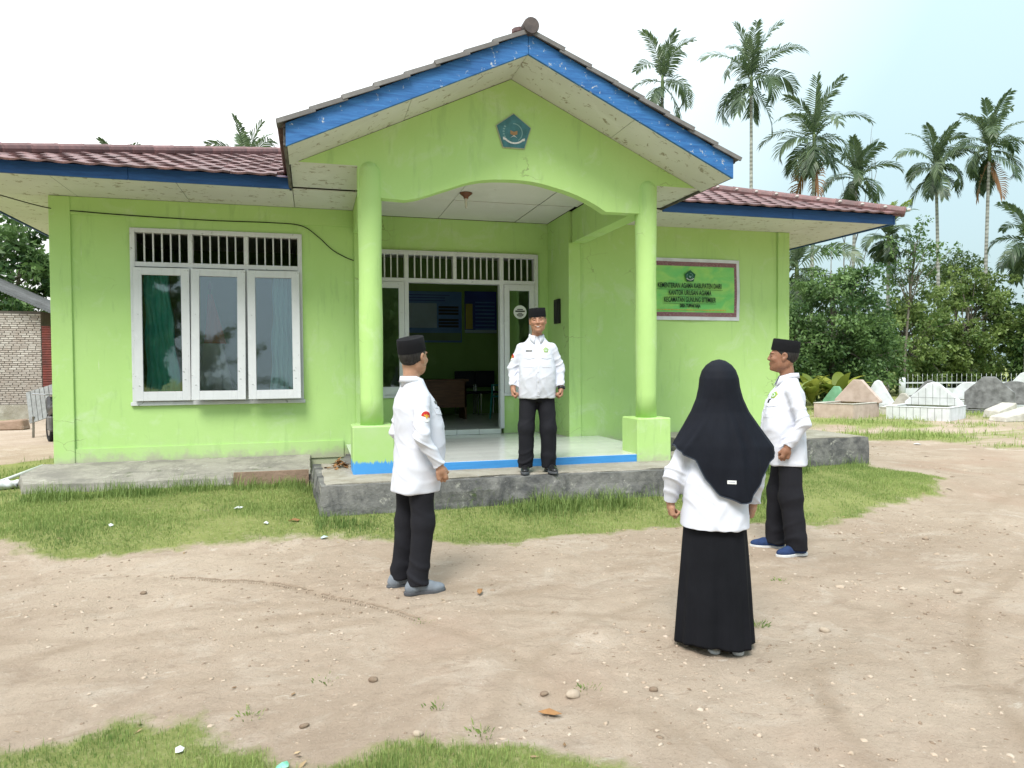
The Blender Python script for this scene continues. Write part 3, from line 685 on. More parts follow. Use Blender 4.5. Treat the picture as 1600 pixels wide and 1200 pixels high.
# solid black box standing for the dark slot in the recess wall
mb_ = HB().box(3.885, 3.928, .38, .62, 2.22, 2.62).build('wall_box', M('black_box', (.015, .018, .016), None, 8, .5), None, bevel=.006); tag(mb_, 'small black box on the green wall beside the entrance', 'meter box')
lidb = HB().box(3.878, 3.884, .41, .59, 2.25, 2.59).build('box_lid', MAT['ink'], mb_, bevel=.003)

# concrete aprons (setting)
def rough_slab(name, outline, z0, z1, mt, amp=.02, step=.09, taper=.05, drop=None):
    """slab from an (x, y) outline in image-fitted units, with broken edges"""
    pts = []
    m = len(outline)
    for i in range(m):
        (ax, ay), (bx, by) = outline[i], outline[(i + 1) % m]; k = max(1, int(math.hypot(bx - ax, by - ay) / step))
        for j in range(k): pts.append((ax + (bx - ax) * j / k, ay + (by - ay) * j / k))
    cx_ = sum(p[0] for p in pts) / len(pts); cy_ = sum(p[1] for p in pts) / len(pts)
    V = []; n = len(pts); lv = 4
    for l in range(lv):
        f = l / (lv - 1)
        for (x, y) in pts:
            nn = noise.noise(Vector((x * 3.1, y * 3.1, f * 2.2))); n2 = noise.noise(Vector((x * 9, y * 9, f * 5 + 7)))
            d = Vector((x - cx_, y - cy_)); d.normalize()
            off = amp * (nn * 1.4 + n2 * .7) - taper * max(0, f - .7) * (1 + nn * 2)
            zz = z0 + (z1 - z0) * f + (amp * .5 * n2 if 0 < l else 0)
            if drop and l: zz -= drop(x, y) * f
            V.append((x + d.x * off, y + d.y * off, zz))
    F = []
    for l in range(lv - 1):
        for i in range(n):
            a = l * n + i; c = l * n + (i + 1) % n; F.append((a, c, c + n, a + n))
    F.append(tuple((lv - 1) * n + i for i in range(n)))
    o = HB().add(V, F).build(name, MAT[mt]); tag(o, kind='structure'); return o
rough_slab('porch_apron', [(.06, -3.12), (1.2, -3.15), (2.6, -3.12), (4.0, -3.16), (5.3, -3.05), (5.3, -1.6), (4.43, -1.6), (4.43, -.3), (.45, -.3), (.3, -1.25), (-.02, -1.3)], -.06, .296, 'conc', .022)
rough_slab('porch_apron_screed', [(.12, -3.03), (1.3, -3.02), (2.2, -2.95), (3.2, -3.03), (4.2, -3.05), (5.25, -2.98), (5.25, -1.62), (4.3, -1.62), (.47, -1.62), (.1, -1.35)], .28, .306, 'conc_top', .018, taper=.0)
rough_slab('wall_apron', [(-3.30, -1.10), (-2.4, -1.22), (-1.2, -1.27), (-.03, -1.30), (-.03, -.02), (-3.42, -.02), (-3.5, -.6)], -.08, .275, 'conc_mid', .02, drop=lambda x, y: .11 * min(1, -y / 1.2))
rough_slab('wall_apron_patch', [(-.95, -1.33), (-.06, -1.345), (-.06, -1.30), (-.95, -1.29)], -.02, .235, 'conc_pink', .004, taper=0)
rough_slab('side_plinth', [(5.32, -1.67), (6.6, -1.70), (8.18, -1.66), (8.2, -.6), (8.2, 3), (7.97, 3), (7.97, -.02), (5.32, -.02)], -.1, .405, 'conc', .012)
rough_slab('side_plinth_screed', [(5.33, -1.63), (8.14, -1.62), (8.16, 2.9), (7.98, 2.9), (7.98, -.04), (5.33, -.04)], .39, .415, 'conc_top', .006, taper=0)

# ------------------------------------------------------------------ implicit-surface modelling for people
def smin(a, b, k):
    h = np.clip(0.5 + 0.5 * (b - a) / k, 0, 1); return b + (a - b) * h - k * h * (1 - h)
def smax(a, b, k): return -smin(-a, -b, k)
def s_cone(X, Y, Z, a, b, ra, rb, sy=1.0):
    ax, ay, az = a; bx, by, bz = b
    ux, uy, uz = bx - ax, (by - ay) / sy, bz - az; L = ux*ux + uy*uy + uz*uz + 1e-12
    px, py, pz = X - ax, (Y - ay) / sy, Z - az
    t = np.clip((px*ux + py*uy + pz*uz) / L, 0, 1)
    return (np.sqrt((px - t*ux)**2 + (py - t*uy)**2 + (pz - t*uz)**2) - (ra + (rb - ra) * t)) * min(1, sy)
def s_ell(X, Y, Z, c, r):
    px, py, pz = (X - c[0]) / r[0], (Y - c[1]) / r[1], (Z - c[2]) / r[2]
    k0 = np.sqrt(px*px + py*py + pz*pz); k1 = np.sqrt((px/r[0])**2 + (py/r[1])**2 + (pz/r[2])**2) + 1e-9
    return k0 * (k0 - 1) / k1
def s_loft(X, Y, Z, prof, n=2.3, sharp=0.008):
    """prof rows: z, half width, half depth, cx, cy"""
    P = np.array(prof, float); P = P[np.argsort(P[:, 0])]
    w = np.interp(Z, P[:, 0], P[:, 1]); d = np.interp(Z, P[:, 0], P[:, 2]); cx = np.interp(Z, P[:, 0], P[:, 3]); cy = np.interp(Z, P[:, 0], P[:, 4])
    k = (np.abs((X - cx) / w) ** n + np.abs((Y - cy) / d) ** n) ** (1 / n)
    f = (k - 1) * np.minimum(w, d)
    return smax(smax(f, Z - P[-1, 0], sharp), P[0, 0] - Z, sharp)

class Field:
    def __init__(s, lo, hi, hx, zs=None):
        s.x = np.arange(lo[0], hi[0] + hx, hx); s.y = np.arange(lo[1], hi[1] + hx, hx)
        s.z = np.arange(lo[2], hi[2] + hx, hx) if zs is None else zs
        s.F = np.full((len(s.x), len(s.y), len(s.z)), 1.0, np.float32)
    def op(s, fn, lo, hi, k=0.02, mode='u'):
        sl = []
        for ax, a, b in ((s.x, lo[0], hi[0]), (s.y, lo[1], hi[1]), (s.z, lo[2], hi[2])):
            i0 = max(0, np.searchsorted(ax, a) - 1); i1 = min(len(ax), np.searchsorted(ax, b) + 1); sl.append(slice(i0, i1))
        X = s.x[sl[0]][:, None, None]; Y = s.y[sl[1]][None, :, None]; Z = s.z[sl[2]][None, None, :]
        d = fn(X, Y, Z); sub = s.F[tuple(sl)]
        if mode == 'u': s.F[tuple(sl)] = smin(sub, d, k)
        elif mode == 's': s.F[tuple(sl)] = smax(sub, -d, k)
        elif mode == 'i': s.F[tuple(sl)] = smax(sub, d, k)
    def cone(s, a, b, ra, rb, k=0.02, sy=1.0):
        r = max(ra, rb) + k + 0.02
        s.op(lambda X, Y, Z: s_cone(X, Y, Z, a, b, ra, rb, sy), [min(a[i], b[i]) - r for i in range(3)], [max(a[i], b[i]) + r for i in range(3)], k)
    def ell(s, c, r, k=0.02, mode='u'):
        m = k + 0.02; s.op(lambda X, Y, Z: s_ell(X, Y, Z, c, r), [c[i] - r[i] - m for i in range(3)], [c[i] + r[i] + m for i in range(3)], k, mode)
    def mesh(s, relax=0):
        F = s.F; xs, ys, zs = s.x, s.y, s.z
        S = F < 0
        C = np.zeros(tuple(n - 1 for n in F.shape), np.int8)
        for i in (0, 1):
            for j in (0, 1):
                for k in (0, 1): C += S[i:F.shape[0]-1+i, j:F.shape[1]-1+j, k:F.shape[2]-1+k]
        act = (C > 0) & (C < 8); I, J, Kk = np.nonzero(act)
        idx = np.full(act.shape, -1, np.int64); idx[act] = np.arange(len(I))
        acc = np.zeros((len(I), 3)); cnt = np.zeros(len(I))
        cor = [(0,0,0),(1,0,0),(0,1,0),(1,1,0),(0,0,1),(1,0,1),(0,1,1),(1,1,1)]
        for a, b in ((0,1),(2,3),(4,5),(6,7),(0,2),(1,3),(4,6),(5,7),(0,4),(1,5),(2,6),(3,7)):
            ca, cb = cor[a], cor[b]
            f0 = F[I+ca[0], J+ca[1], Kk+ca[2]]; f1 = F[I+cb[0], J+cb[1], Kk+cb[2]]
            m = (f0 < 0) != (f1 < 0); t = np.where(m, f0 / np.where(m, f0 - f1, 1), 0)
            for d, ax, ix in ((0, xs, I), (1, ys, J), (2, zs, Kk)):
                p0 = ax[ix + ca[d]]; p1 = ax[ix + cb[d]]; acc[:, d] += np.where(m, p0 + t * (p1 - p0), 0)
            cnt += m
        V = acc / cnt[:, None]
        Q = []
        for d in range(3):
            e1, e2 = (d + 1) % 3, (d + 2) % 3
            sl0 = [slice(None)] * 3; sl1 = [slice(None)] * 3; sl0[d] = slice(0, F.shape[d]-1); sl1[d] = slice(1, F.shape[d])
            A = S[tuple(sl0)]; B = S[tuple(sl1)]; ch = A != B
            pi = np.array(np.nonzero(ch)); ok = (pi[e1] > 0) & (pi[e2] > 0) & (pi[e1] < F.shape[e1]-1) & (pi[e2] < F.shape[e2]-1); pi = pi[:, ok]
            inside0 = A[tuple(pi)]
            def cell(o1, o2):
                q = pi.copy(); q[e1] -= o1; q[e2] -= o2; return idx[tuple(q)]
            a, b_, c, dd = cell(1, 1), cell(0, 1), cell(0, 0), cell(1, 0)
            f = np.stack([a, b_, c, dd], 1); f[~inside0] = f[~inside0][:, ::-1]; Q.append(f)
        Q = np.concatenate(Q)
        if relax:
            for _ in range(relax):
                s2 = np.zeros_like(V); n2 = np.zeros(len(V))
                for a in range(4):
                    for bq in (1, 3):
                        np.add.at(s2, Q[:, a], V[Q[:, (a + bq) % 4]]); np.add.at(n2, Q[:, a], 1)
                V = V * .45 + .55 * s2 / np.maximum(n2, 1)[:, None]
        return V, Q

def v_normals(V, Q):
    n = np.cross(V[Q[:, 2]] - V[Q[:, 0]], V[Q[:, 3]] - V[Q[:, 1]]); out = np.zeros_like(V)
    for a in range(4): np.add.at(out, Q[:, a], n)
    return out / (np.linalg.norm(out, axis=1, keepdims=True) + 1e-12)

def crease(p, k, warp, ph):
    """sharp-crested fold pattern, 0..1"""
    a = p @ np.asarray(k) + warp * np.sin(p @ np.array([k[1] * .6 + 7, k[2] * .4 - 5, k[0] * .5 + 9]) + ph) + ph
    return (0.5 + 0.5 * np.sin(a)) ** 4

# fabrics and skin
def m_cloth(name, c, c2, rough=.85, weave=900, sheen=0.0):
    m, nt, b = mk(name); b.inputs['Roughness'].default_value = rough; b.inputs['Specular IOR Level'].default_value = .2
    v = coords(nt, 'Object'); nt.links.new(mixc(nt, ramp(nt, noise_tex(nt, 5, 5, vec=v), .35, .7), c, c2), b.inputs['Base Color'])
    bump(nt, b, noise_tex(nt, 11, 5, .6, vec=coords(nt, 'Object', (1.3, 1.0, .55)), dist=.7), .22, .012); bump(nt, b, noise_tex(nt, 400, 2, vec=v), .1, .002); return m
MAT['shirt'] = m_cloth('white_shirt_cotton', (.63, .645, .72), (.60, .615, .695))
MAT['trouser'] = m_cloth('charcoal_trouser_cloth', (.011, .011, .015), (.016, .016, .021))
MAT['black_cloth'] = m_cloth('black_skirt_cloth', (.004, .0045, .007), (.007, .0075, .011))
MAT['hijab'] = m_cloth('navy_black_hijab_cloth', (.004, .005, .010), (.007, .009, .016), .75)
MAT['velvet'] = m_cloth('black_velvet_cap', (.006, .006, .008), (.010, .010, .012), .95)
MAT['velvet_top'] = m_cloth('brownish_cap_top', (.020, .014, .014), (.030, .02, .02), .95)
MAT['hair'] = M('black_hair', (.012, .011, .011), (.03, .028, .028), 60, .6, .5, 120, stretch=(1, 1, .3))
def m_skin(name, c, c2):
    m, nt, b = mk(name); b.inputs['Roughness'].default_value = .5; b.inputs['Specular IOR Level'].default_value = .4
    v = coords(nt, 'Object'); nt.links.new(mixc(nt, ramp(nt, noise_tex(nt, 22, 5, vec=v), .35, .7), c, c2), b.inputs['Base Color'])
    b.inputs['Subsurface Weight'].default_value = .12; b.inputs['Subsurface Radius'].default_value = (.012, .005, .003); b.inputs['Subsurface Scale'].default_value = .4
    bump(nt, b, noise_tex(nt, 180, 3, vec=v), .08, .002); return m
MAT['skin_a'] = m_skin('warm_brown_skin', (.42, .215, .14), (.34, .165, .105))
MAT['skin_b'] = m_skin('tan_skin', (.44, .25, .165), (.36, .19, .12))
MAT['skin_d'] = m_skin('deep_brown_skin', (.30, .15, .095), (.24, .115, .07))
MAT['lip'] = M('lip', (.30, .11, .09), None, 20, .45)
MAT['teeth'] = M('teeth', (.75, .72, .66), None, 20, .3)
MAT['eye_dark'] = M('eye_dark', (.015, .010, .008), None, 20, .25, spec=.6)
MAT['eye_white'] = M('eye_white', (.6, .57, .54), None, 20, .3)
MAT['shoe_black'] = M('black_leather', (.012, .012, .014), (.02, .02, .022), 12, .3, .1, 60, spec=.5)
MAT['shoe_grey'] = M('grey_blue_canvas', (.20, .225, .26), (.15, .17, .20), 18, .85, .2, 200)
MAT['shoe_navy'] = M('navy_knit', (.02, .045, .13), (.014, .03, .09), 30, .85, .3, 250)
MAT['sole_white'] = M('white_rubber', (.66, .67, .68), (.5, .5, .5), 20, .6)
MAT['sole_grey'] = M('dark_rubber', (.10, .11, .12), (.07, .07, .08), 20, .7)
MAT['shoe_cream'] = M('cream_canvas', (.56, .53, .47), (.45, .42, .36), 20, .8)
MAT['teal'] = M('teal_lining', (.03, .34, .30), None, 12, .8)
MAT['grey_lining'] = M('grey_collar_lining', (.38, .40, .43), None, 12, .8)
MAT['badge_green'] = M('embroidery_green', (.20, .42, .10), (.14, .32, .07), 60, .8)
MAT['badge_yellow'] = M('embroidery_yellow', (.55, .50, .10), None, 60, .8)
MAT['badge_red'] = M('embroidery_red', (.52, .03, .03), None, 60, .8)
MAT['badge_gold'] = M('embroidery_gold', (.62, .36, .05), None, 60, .8)
MAT['badge_white'] = M('embroidery_white', (.8, .8, .8), None, 60, .8)
MAT['thread'] = M('grey_label_thread', (.50, .51, .58), None, 60, .9)  # plain grey, colours the print on the veil label
MAT['button'] = M('white_button', (.7, .7, .72), None, 20, .3)
MAT['tagplate'] = M('dark_name_plate', (.05, .055, .06), (.2, .2, .2), 90, .4)

HS = 1.06      # head scale
def head_field(fr):
    """distance function of a head; fr maps body coords to head coords (x right, y forward, z up, origin at ear height)"""
    c, Rm, smile = fr['c'], fr['R'], fr.get('smile', 0)
    def fn(X, Y, Z):
        px, py, pz = X - c[0], Y - c[1], Z - c[2]
        x = (Rm[0][0]*px + Rm[1][0]*py + Rm[2][0]*pz) / HS; y = (Rm[0][1]*px + Rm[1][1]*py + Rm[2][1]*pz) / HS; z = (Rm[0][2]*px + Rm[1][2]*py + Rm[2][2]*pz) / HS
        ax = np.abs(x)
        d = smin(s_ell(x, y, z, (0, -.014, .028), (.077, .095, .088)), s_ell(x, y, z, (0, .022, -.032), (.063, .071, .082)), .03)
        d = smin(d, s_ell(x, y, z, (0, .034, -.080), (.044, .048, .034)), .03)
        d = smin(d, s_ell(ax, y, z, (.048, -.002, -.055), (.018, .045, .03)), .025)
        d = smin(d, s_ell(ax, y, z, (.040, .062, -.022 + .004*smile), (.022 + .003*smile, .024 + .004*smile, .020)), .018)
        d = smin(d, s_ell(ax, y, z, (.028, .081, .026), (.026, .010, .008)), .016)
        d = smax(d, -s_ell(ax, y, z, (.031, .098, .009), (.019, .014, .009)), .010)
        d = smin(d, s_ell(ax, y, z, (.031, .078, .008), (.0145, .0125, .009)), .004)
        d = smin(d, s_cone(x, y, z, (0, .087, .016), (0, .101, -.020), .008, .0125), .014)
        d = smin(d, s_ell(ax, y, z, (.012, .094, -.023), (.009, .011, .008)), .006)
        d = smin(d, s_ell(x, y, z, (0, .088, -.052), (.026 + .006*smile, .011, .0065)), .006)
        d = smin(d, s_ell(x, y, z, (0, .086, -.065), (.021, .012, .007)), .006)
        d = smax(d, -s_ell(x, y, z, (0, .101, -.0585), (.026 + .005*smile, .008, .0025 + .003*smile)), .004)
        d = smin(d, s_ell(x, y, z, (0, .077, -.094), (.020, .016, .014)), .016)
        ear = smin(s_ell(ax, y, z, (.079, -.012, .004), (.010, .021, .027)), s_ell(ax, y, z, (.076, -.004, -.024), (.008, .012, .013)), .01)
        ear = smax(ear, -s_ell(ax, y, z, (.090, -.006, .003), (.010, .012, .016)), .006)
        return smin(d, ear, .006) * HS
    return fn

def hand_into(F, wr, d, n, s, big=1.0):
    """closed relaxed fist: wr wrist, d along the forearm, n palm normal, s thumb side"""
    wr, d, n, s = (np.array(q, float) for q in (wr, d, n, s))
    P = lambda a, b, c: tuple(wr + (d * a + n * b + s * c) * big)
    F.cone(P(-.03, 0, 0), P(.03, .002, 0), .026*big, .027*big, .012)
    F.cone(P(.035, 0, -.018), P(.075, .0, -.022), .019*big, .016*big, .014); F.cone(P(.03, 0, .014), P(.078, .0, .020), .021*big, .017*big, .014)
    for i, (off, ln) in enumerate(((.030, .95), (.011, 1.05), (-.009, 1.0), (-.028, .82))):
        r = (.0096, .0098, .0092, .0084)[i] * big
        a = P(.078 - .004*i, .002, off); b = P(.098*ln + .004, .022, off*1.02); c = P(.080*ln, .046, off*.98); e = P(.060, .040, off*.95)
        F.cone(a, b, r*1.08, r, .003); F.cone(b, c, r, r*.92, .003); F.cone(c, e, r*.92, r*.8, .003)
    F.cone(P(.022, .008, .026), P(.056, .024, .042), .0135*big, .0115*big, .008); F.cone(P(.056, .024, .042), P(.085, .046, .024), .0112*big, .009*big, .003)

def rot_m(yaw, pitch=0, roll=0):
    """columns are right, forward, up of the head; yaw clockwise"""
    m = Matrix.Rotation(-yaw, 3, 'Z') @ Matrix.Rotation(pitch, 3, 'X') @ Matrix.Rotation(roll, 3, 'Y')
    return [[m[i][j] for j in range(3)] for i in range(3)]

def bvh_of(V, Q): return BVHTree.FromPolygons([tuple(v) for v in V], [tuple(q) for q in Q])

def decal(name, bvh, org, dirv, up, outline, mat, parent, off=.003, rings=3):
    """flat shape wrapped on the cloth: outline in metres (right, up) as seen against dirv"""
    d = Vector(dirv).normalized(); u = Vector(up); u = (u - d * u.dot(d)).normalized(); r = d.cross(u).normalized()
    org = Vector(org)
    cx = sum(p[0] for p in outline) / len(outline); cy = sum(p[1] for p in outline) / len(outline)
    dens = []
    for i in range(len(outline)):
        a, b_ = outline[i], outline[(i + 1) % len(outline)]; kk = max(1, int(math.hypot(b_[0]-a[0], b_[1]-a[1]) / .015))
        for j in range(kk): dens.append((a[0] + (b_[0]-a[0])*j/kk, a[1] + (b_[1]-a[1])*j/kk))
    V = []; F = []; n = len(dens)
    def pt(a, c):
        p = org + r * a + u * c; h = bvh.ray_cast(p - d * .35, d)
        if h[0] is None: return p
        return h[0] - d * off
    V.append(pt(cx, cy))
    for k in range(1, rings + 1):
        f = k / rings
        for x, y in dens: V.append(pt(cx + (x - cx) * f, cy + (y - cy) * f))
    for i in range(n): F.append((0, 1 + i, 1 + (i + 1) % n))
    for k in range(rings - 1):
        for i in range(n):
            a = 1 + k*n + i; b_ = 1 + k*n + (i+1) % n; F.append((a, a + n, b_ + n, b_))
    base = len(V)
    for i in range(n): V.append(V[1 + (rings-1)*n + i] + d * (off + .002))
    for i in range(n): a = 1 + (rings-1)*n + i; b_ = 1 + (rings-1)*n + (i+1) % n; F.append((a, base + i, base + (i+1) % n, b_))
    me = bpy.data.meshes.new(name); me.from_pydata([tuple(q) for q in V], [], F); me.update()
    return link(name, me, mat, parent, smooth=False)
def ngon(n, r, rot=0, sx=1, c=(0, 0)): return [(c[0] + sx*r*math.cos(2*math.pi*i/n + rot), c[1] + r*math.sin(2*math.pi*i/n + rot)) for i in range(n)]
def rect(w, h, c=(0, 0)): return [(c[0]-w/2, c[1]-h/2), (c[0]+w/2, c[1]-h/2), (c[0]+w/2, c[1]+h/2), (c[0]-w/2, c[1]+h/2)]

def sdf_obj(name, F, mat, parent, relax=0, disp=None):
    V, Q = F.mesh(relax)
    if disp is not None:
        n = v_normals(V, Q); V = V + n * disp(V)[:, None]
    o = link(name, np_mesh(name, V, Q, True), mat, parent)
    return o, V, Q

def shoe(parent, name, loc, yaw, mat, sole, style, L=.275, z0=0.0):
    """loc = ankle point on the ground; yaw clockwise of body forward"""
    e = Field((-.07, -.11, -.005), (.07, .22, .14), .005)
    e.ell((0, .12, .035), (.046, .085, .038), .03); e.ell((0, -.035, .045), (.036, .048, .045), .03); e.cone((0, -.02, .06), (0, .09, .055), .038, .034, .03)
    e.cone((0, -.022, .05), (0, -.015, .115), .042, .040, .02)
    e.op(lambda X, Y, Z: .012 - Z + 0*X + 0*Y, (-1, -1, -1), (1, 1, 1), .006, 'i')
    e.op(lambda X, Y, Z: Z - .105 + 0*X + 0*Y, (-1, -1, -1), (1, 1, 1), .006, 'i')
    k = L / .29
    V, Q = e.mesh(1); V = V * k
    V[:, 1] -= 0.0
    c, s_ = math.cos(-yaw), math.sin(-yaw)
    T = lambda V: np.stack([V[:, 0]*c - V[:, 1]*s_ + loc[0], V[:, 0]*s_ + V[:, 1]*c + loc[1], V[:, 2] + z0], 1)
    o = link(name, np_mesh(name, T(V), Q, True), mat, parent)
    e = Field((-.07, -.11, -.012), (.07, .23, .04), .005)
    e.op(lambda X, Y, Z: smax(smin(s_ell(X, Y, Z*0, (0, .115, 0), (.050, .095, 1)), s_ell(X, Y, Z*0, (0, -.035, 0), (.040, .055, 1)), .05), np.abs(Z - .012) - .014, .004), (-1, -1, -1), (1, 1, 1), .001)
    V, Q = e.mesh(0); V = V * k
    link('sole', np_mesh('sole', T(V), Q, True), sole, o)
    if style == 'laces':
        b = MB()
        for i in range(4):
            y = .045 + i * .022; z = .094 - i * .010
            b.tube([(-.026, y, z - .012), (0, y + .008, z), (.026, y + .016, z - .012)], .0028, 5)
        b.tube([(0, .04, .10), (.025, .03, .115), (.035, .06, .088), (.012, .05, .098)], .0026, 5); b.tube([(0, .04, .10), (-.025, .035, .112), (-.03, .062, .085), (-.01, .05, .098)], .0026, 5)
        me = b.mesh('lace'); A = np.array([v.co for v in me.vertices]) * k; A = T(A)
        me.vertices.foreach_set('co', A.astype(np.float32).ravel()); me.update(); link('lace', me, MAT['sole_grey'] if mat is MAT['shoe_grey'] else sole, o)
    return o

def cap_obj(parent, hc, Rm, tilt, mat):
    """songkok: an oval band with a slightly domed, pinched top"""
    mt = Matrix([[Rm[i][j] for j in range(3)] for i in range(3)]) @ Matrix.Rotation(tilt, 3, 'X')
    n = 40; V = []; F = []
    rows = [(.0835, .1025, .0), (.0845, .1030, .012), (.083, .1015, .05), (.0805, .099, .086), (.076, .095, .0895)]
    for rx, ry, z in rows:
        for k in range(n):
            a = 2*math.pi*k/n; V.append(Vector((rx*math.cos(a), ry*math.sin(a), z)))
    for f in (.7, .35, .12):
        for k in range(n):
            a = 2*math.pi*k/n; x = .076*f*math.cos(a); y = .095*f*math.sin(a)
            V.append(Vector((x, y, .0895 - .010*(1 - abs(x)/.076)**1 * (1 - f*.4) + (.010*math.exp(-(x/.012)**2) if f < .9 else 0))))
    m = len(rows) + 3
    for i in range(m - 1):
        for k in range(n): a = i*n + k; b_ = i*n + (k+1) % n; F.append((a, b_, b_ + n, a + n))
    F.append(tuple((m-1)*n + k for k in range(n)))
    off = Vector((0, -.008, .040))
    V = [mt @ ((v + off) * HS) + Vector(hc) for v in V]
    me = bpy.data.meshes.new('cap'); me.from_pydata([tuple(v) for v in V], [], F); me.update()
    return link('cap', me, mat, parent, smooth=True)

def person(cfg):
    P = empty('person', cfg['loc'], -cfg['heading']); tag(P, cfg['label'], 'person', 'people standing in front of the office')
    J = cfg['J']; skin = cfg['skin']; hc = J['head']; Rm = rot_m(cfg.get('hyaw', 0), cfg.get('hpitch', 0), cfg.get('hroll', 0))
    zs = np.concatenate([np.arange(-.01, .60, .014), np.arange(.60, 1.02, .0055), np.arange(1.02, 1.34, .012), np.arange(1.34, 1.80, .0022)])
    B = Field((-.45, -.28, 0), (.45, .34, 1.8), .0052, zs)
    # trunk and legs lie under the clothes
    B.op(lambda X, Y, Z: s_loft(X, Y, Z, [(.82, .12, .08, 0, 0), (1.1, .12, .08, 0, 0), (1.34, .12, .07, 0, -.005)], 2, .03), (-.2, -.2, .78), (.2, .2, 1.4), .02)
    for s in ('l', 'r'):
        B.cone(J['hip'+s], J['knee'+s], .065, .045, .03); B.cone(J['knee'+s], J['ankle'+s], .045, .034, .02)
        B.cone(J['sh'+s], J['el'+s], .042, .036, .03); B.cone(J['el'+s], J['wr'+s], .036, .024, .02)
        a, w_ = np.array(J['el'+s]), np.array(J['wr'+s]); d = (w_ - a) / np.linalg.norm(w_ - a)
        if 'hd'+s in J: d = np.array(J['hd'+s]); d = d / np.linalg.norm(d)
        side = 1 if s == 'r' else -1
        n = np.array((-side, .25, 0.)); n -= d * n.dot(d); n /= np.linalg.norm(n)
        th = np.cross(n, d) * side
        if th[1] < 0: th = -th
        hand_into(B, w_ + d * .01, d, n, th, cfg.get('hand', 1.0))
    B.cone((J['neck'][0], J['neck'][1], J['neck'][2] - .09), (hc[0]*.6 + J['neck'][0]*.4, hc[1] - .022, hc[2] - .05), .060, .052, .03)
    B.op(head_field({'c': hc, 'R': Rm, 'smile': cfg.get('smile', 0)}), (hc[0]-.16, hc[1]-.17, hc[2]-.17), (hc[0]+.16, hc[1]+.17, hc[2]+.17), .018)
    body, bV, bQ = sdf_obj('body', B, skin, P)
    bb = bvh_of(bV, bQ)
    HM = Matrix([[Rm[i][j] for j in range(3)] for i in range(3)])
    H = lambda x, y, z: HM @ Vector((x * HS, y * HS, z * HS)) + Vector(hc)
    hf = HM @ Vector((0, -1, 0)); hu = HM @ Vector((0, 0, 1))
    def face(name, outline, c, mat, off=.0015, par=None):
        return decal(name, bb, H(c[0], .09, c[1]), hf, hu, [(a * HS, b_ * HS) for a, b_ in outline], mat, par or body, off, 2)
    if not cfg.get('veil'):
        flip = -1  # outlines are seen from the front: +right in the picture is -x of the head
        for sx_ in (-1, 1):
            br = [(-.020, -.001), (-.008, .004), (.010, .004), (.021, -.002), (.010, .0085), (-.008, .0085)]
            face('eyebrow', [(x*flip*sx_, z) for x, z in br][::(1 if sx_*flip > 0 else -1)], (sx_*.031, .0235), MAT['hair'])
            if cfg.get('smile'):
                face('eye', [(-.013, -.002), (0, -.0005), (.013, -.002), (.008, .003), (0, .0045), (-.008, .003)], (sx_*.031, .006), MAT['eye_dark'])
            else:
                e = face('eye', [(-.012, 0), (0, -.004), (.012, 0), (0, .0045)], (sx_*.031, .008), MAT['eye_white'])
                face('iris', ngon(10, .0045), (sx_*.031, .0085), MAT['eye_dark'], .0028, e)
        sm = cfg.get('smile', 0)
        if sm:
            face('mouth', [(-.024, .003), (-.013, -.006), (0, -.0095), (.013, -.006), (.024, .003), (.012, .0045), (0, .003), (-.012, .0045)], (0, -.058), MAT['lip'])
            face('teeth', [(-.017, .001), (-.010, -.0035), (0, -.005), (.010, -.0035), (.017, .001), (0, .001)], (0, -.057), MAT['teeth'], .003)
        else:
            face('mouth', [(-.023, 0), (0, -.009), (.023, 0), (.010, .006), (0, .0045), (-.010, .006)], (0, -.058), MAT['lip'])
        if cfg.get('moustache'): face('moustache', [(-.024, -.003), (0, .001), (.024, -.003), (.012, .006), (0, .0065), (-.012, .006)], (0, -.044), MAT['hair'], .003)
        # hair below the cap
        hfl = Field((hc[0]-.13, hc[1]-.14, hc[2]-.10), (hc[0]+.13, hc[1]+.14, hc[2]+.10), .005)
        def hair(X, Y, Z):
            px, py, pz = X - hc[0], Y - hc[1], Z - hc[2]
            x = (Rm[0][0]*px + Rm[1][0]*py + Rm[2][0]*pz) / HS; y = (Rm[0][1]*px + Rm[1][1]*py + Rm[2][1]*pz) / HS; z = (Rm[0][2]*px + Rm[1][2]*py + Rm[2][2]*pz) / HS
            d = s_ell(x, y, z, (0, -.016, .026), (.0800, .0985, .0905)) + .0015*np.sin(y*420)*np.sin(z*60)
            d = smax(d, z - .075, .004)
            d = smax(d, -(z + .055 - np.clip((y + .03) * 1.1, -.01, .08)), .008)       # nape, rising to the ear
            d = smax(d, y - .050 + np.clip(.045 - z, 0, .1) * 1.1, .006)                # sideburn line
            return d
        hfl.op(hair, (-9, -9, -9), (9, 9, 9), .001); sdf_obj('hair', hfl, MAT['hair'], P)
        cap = cap_obj(P, hc, Rm, cfg.get('captilt', 0), MAT['velvet'])
    # shirt
    S = Field((-.46, -.30, cfg['hem'] - .04), (.46, .36, 1.52), .006)
    S.op(lambda X, Y, Z: s_loft(X, Y, Z, cfg['torso'], 2.35, .012), (-.46, -.4, 0), (.46, .4, 2), .001)
    for s in ('l', 'r'):
        a, e, w_ = (np.array(J[q+s]) for q in ('sh', 'el', 'wr')); d = (w_ - e) / np.linalg.norm(w_ - e)
        rs = cfg.get('sleeve', (.064, .053, .042))
        def slv(X, Y, Z, a=a, e=e, w_=w_, d=d, rs=rs):
            f = smin(s_cone(X, Y, Z, a, e, rs[0], rs[1]), s_cone(X, Y, Z, e, w_ + d*.04, rs[1], rs[2]), .03)
            return smax(f, (X - w_[0])*d[0] + (Y - w_[1])*d[1] + (Z - w_[2])*d[2] - .004, .006)
        lo = np.minimum(np.minimum(a, e), w_) - .13; hi = np.maximum(np.maximum(a, e), w_) + .13
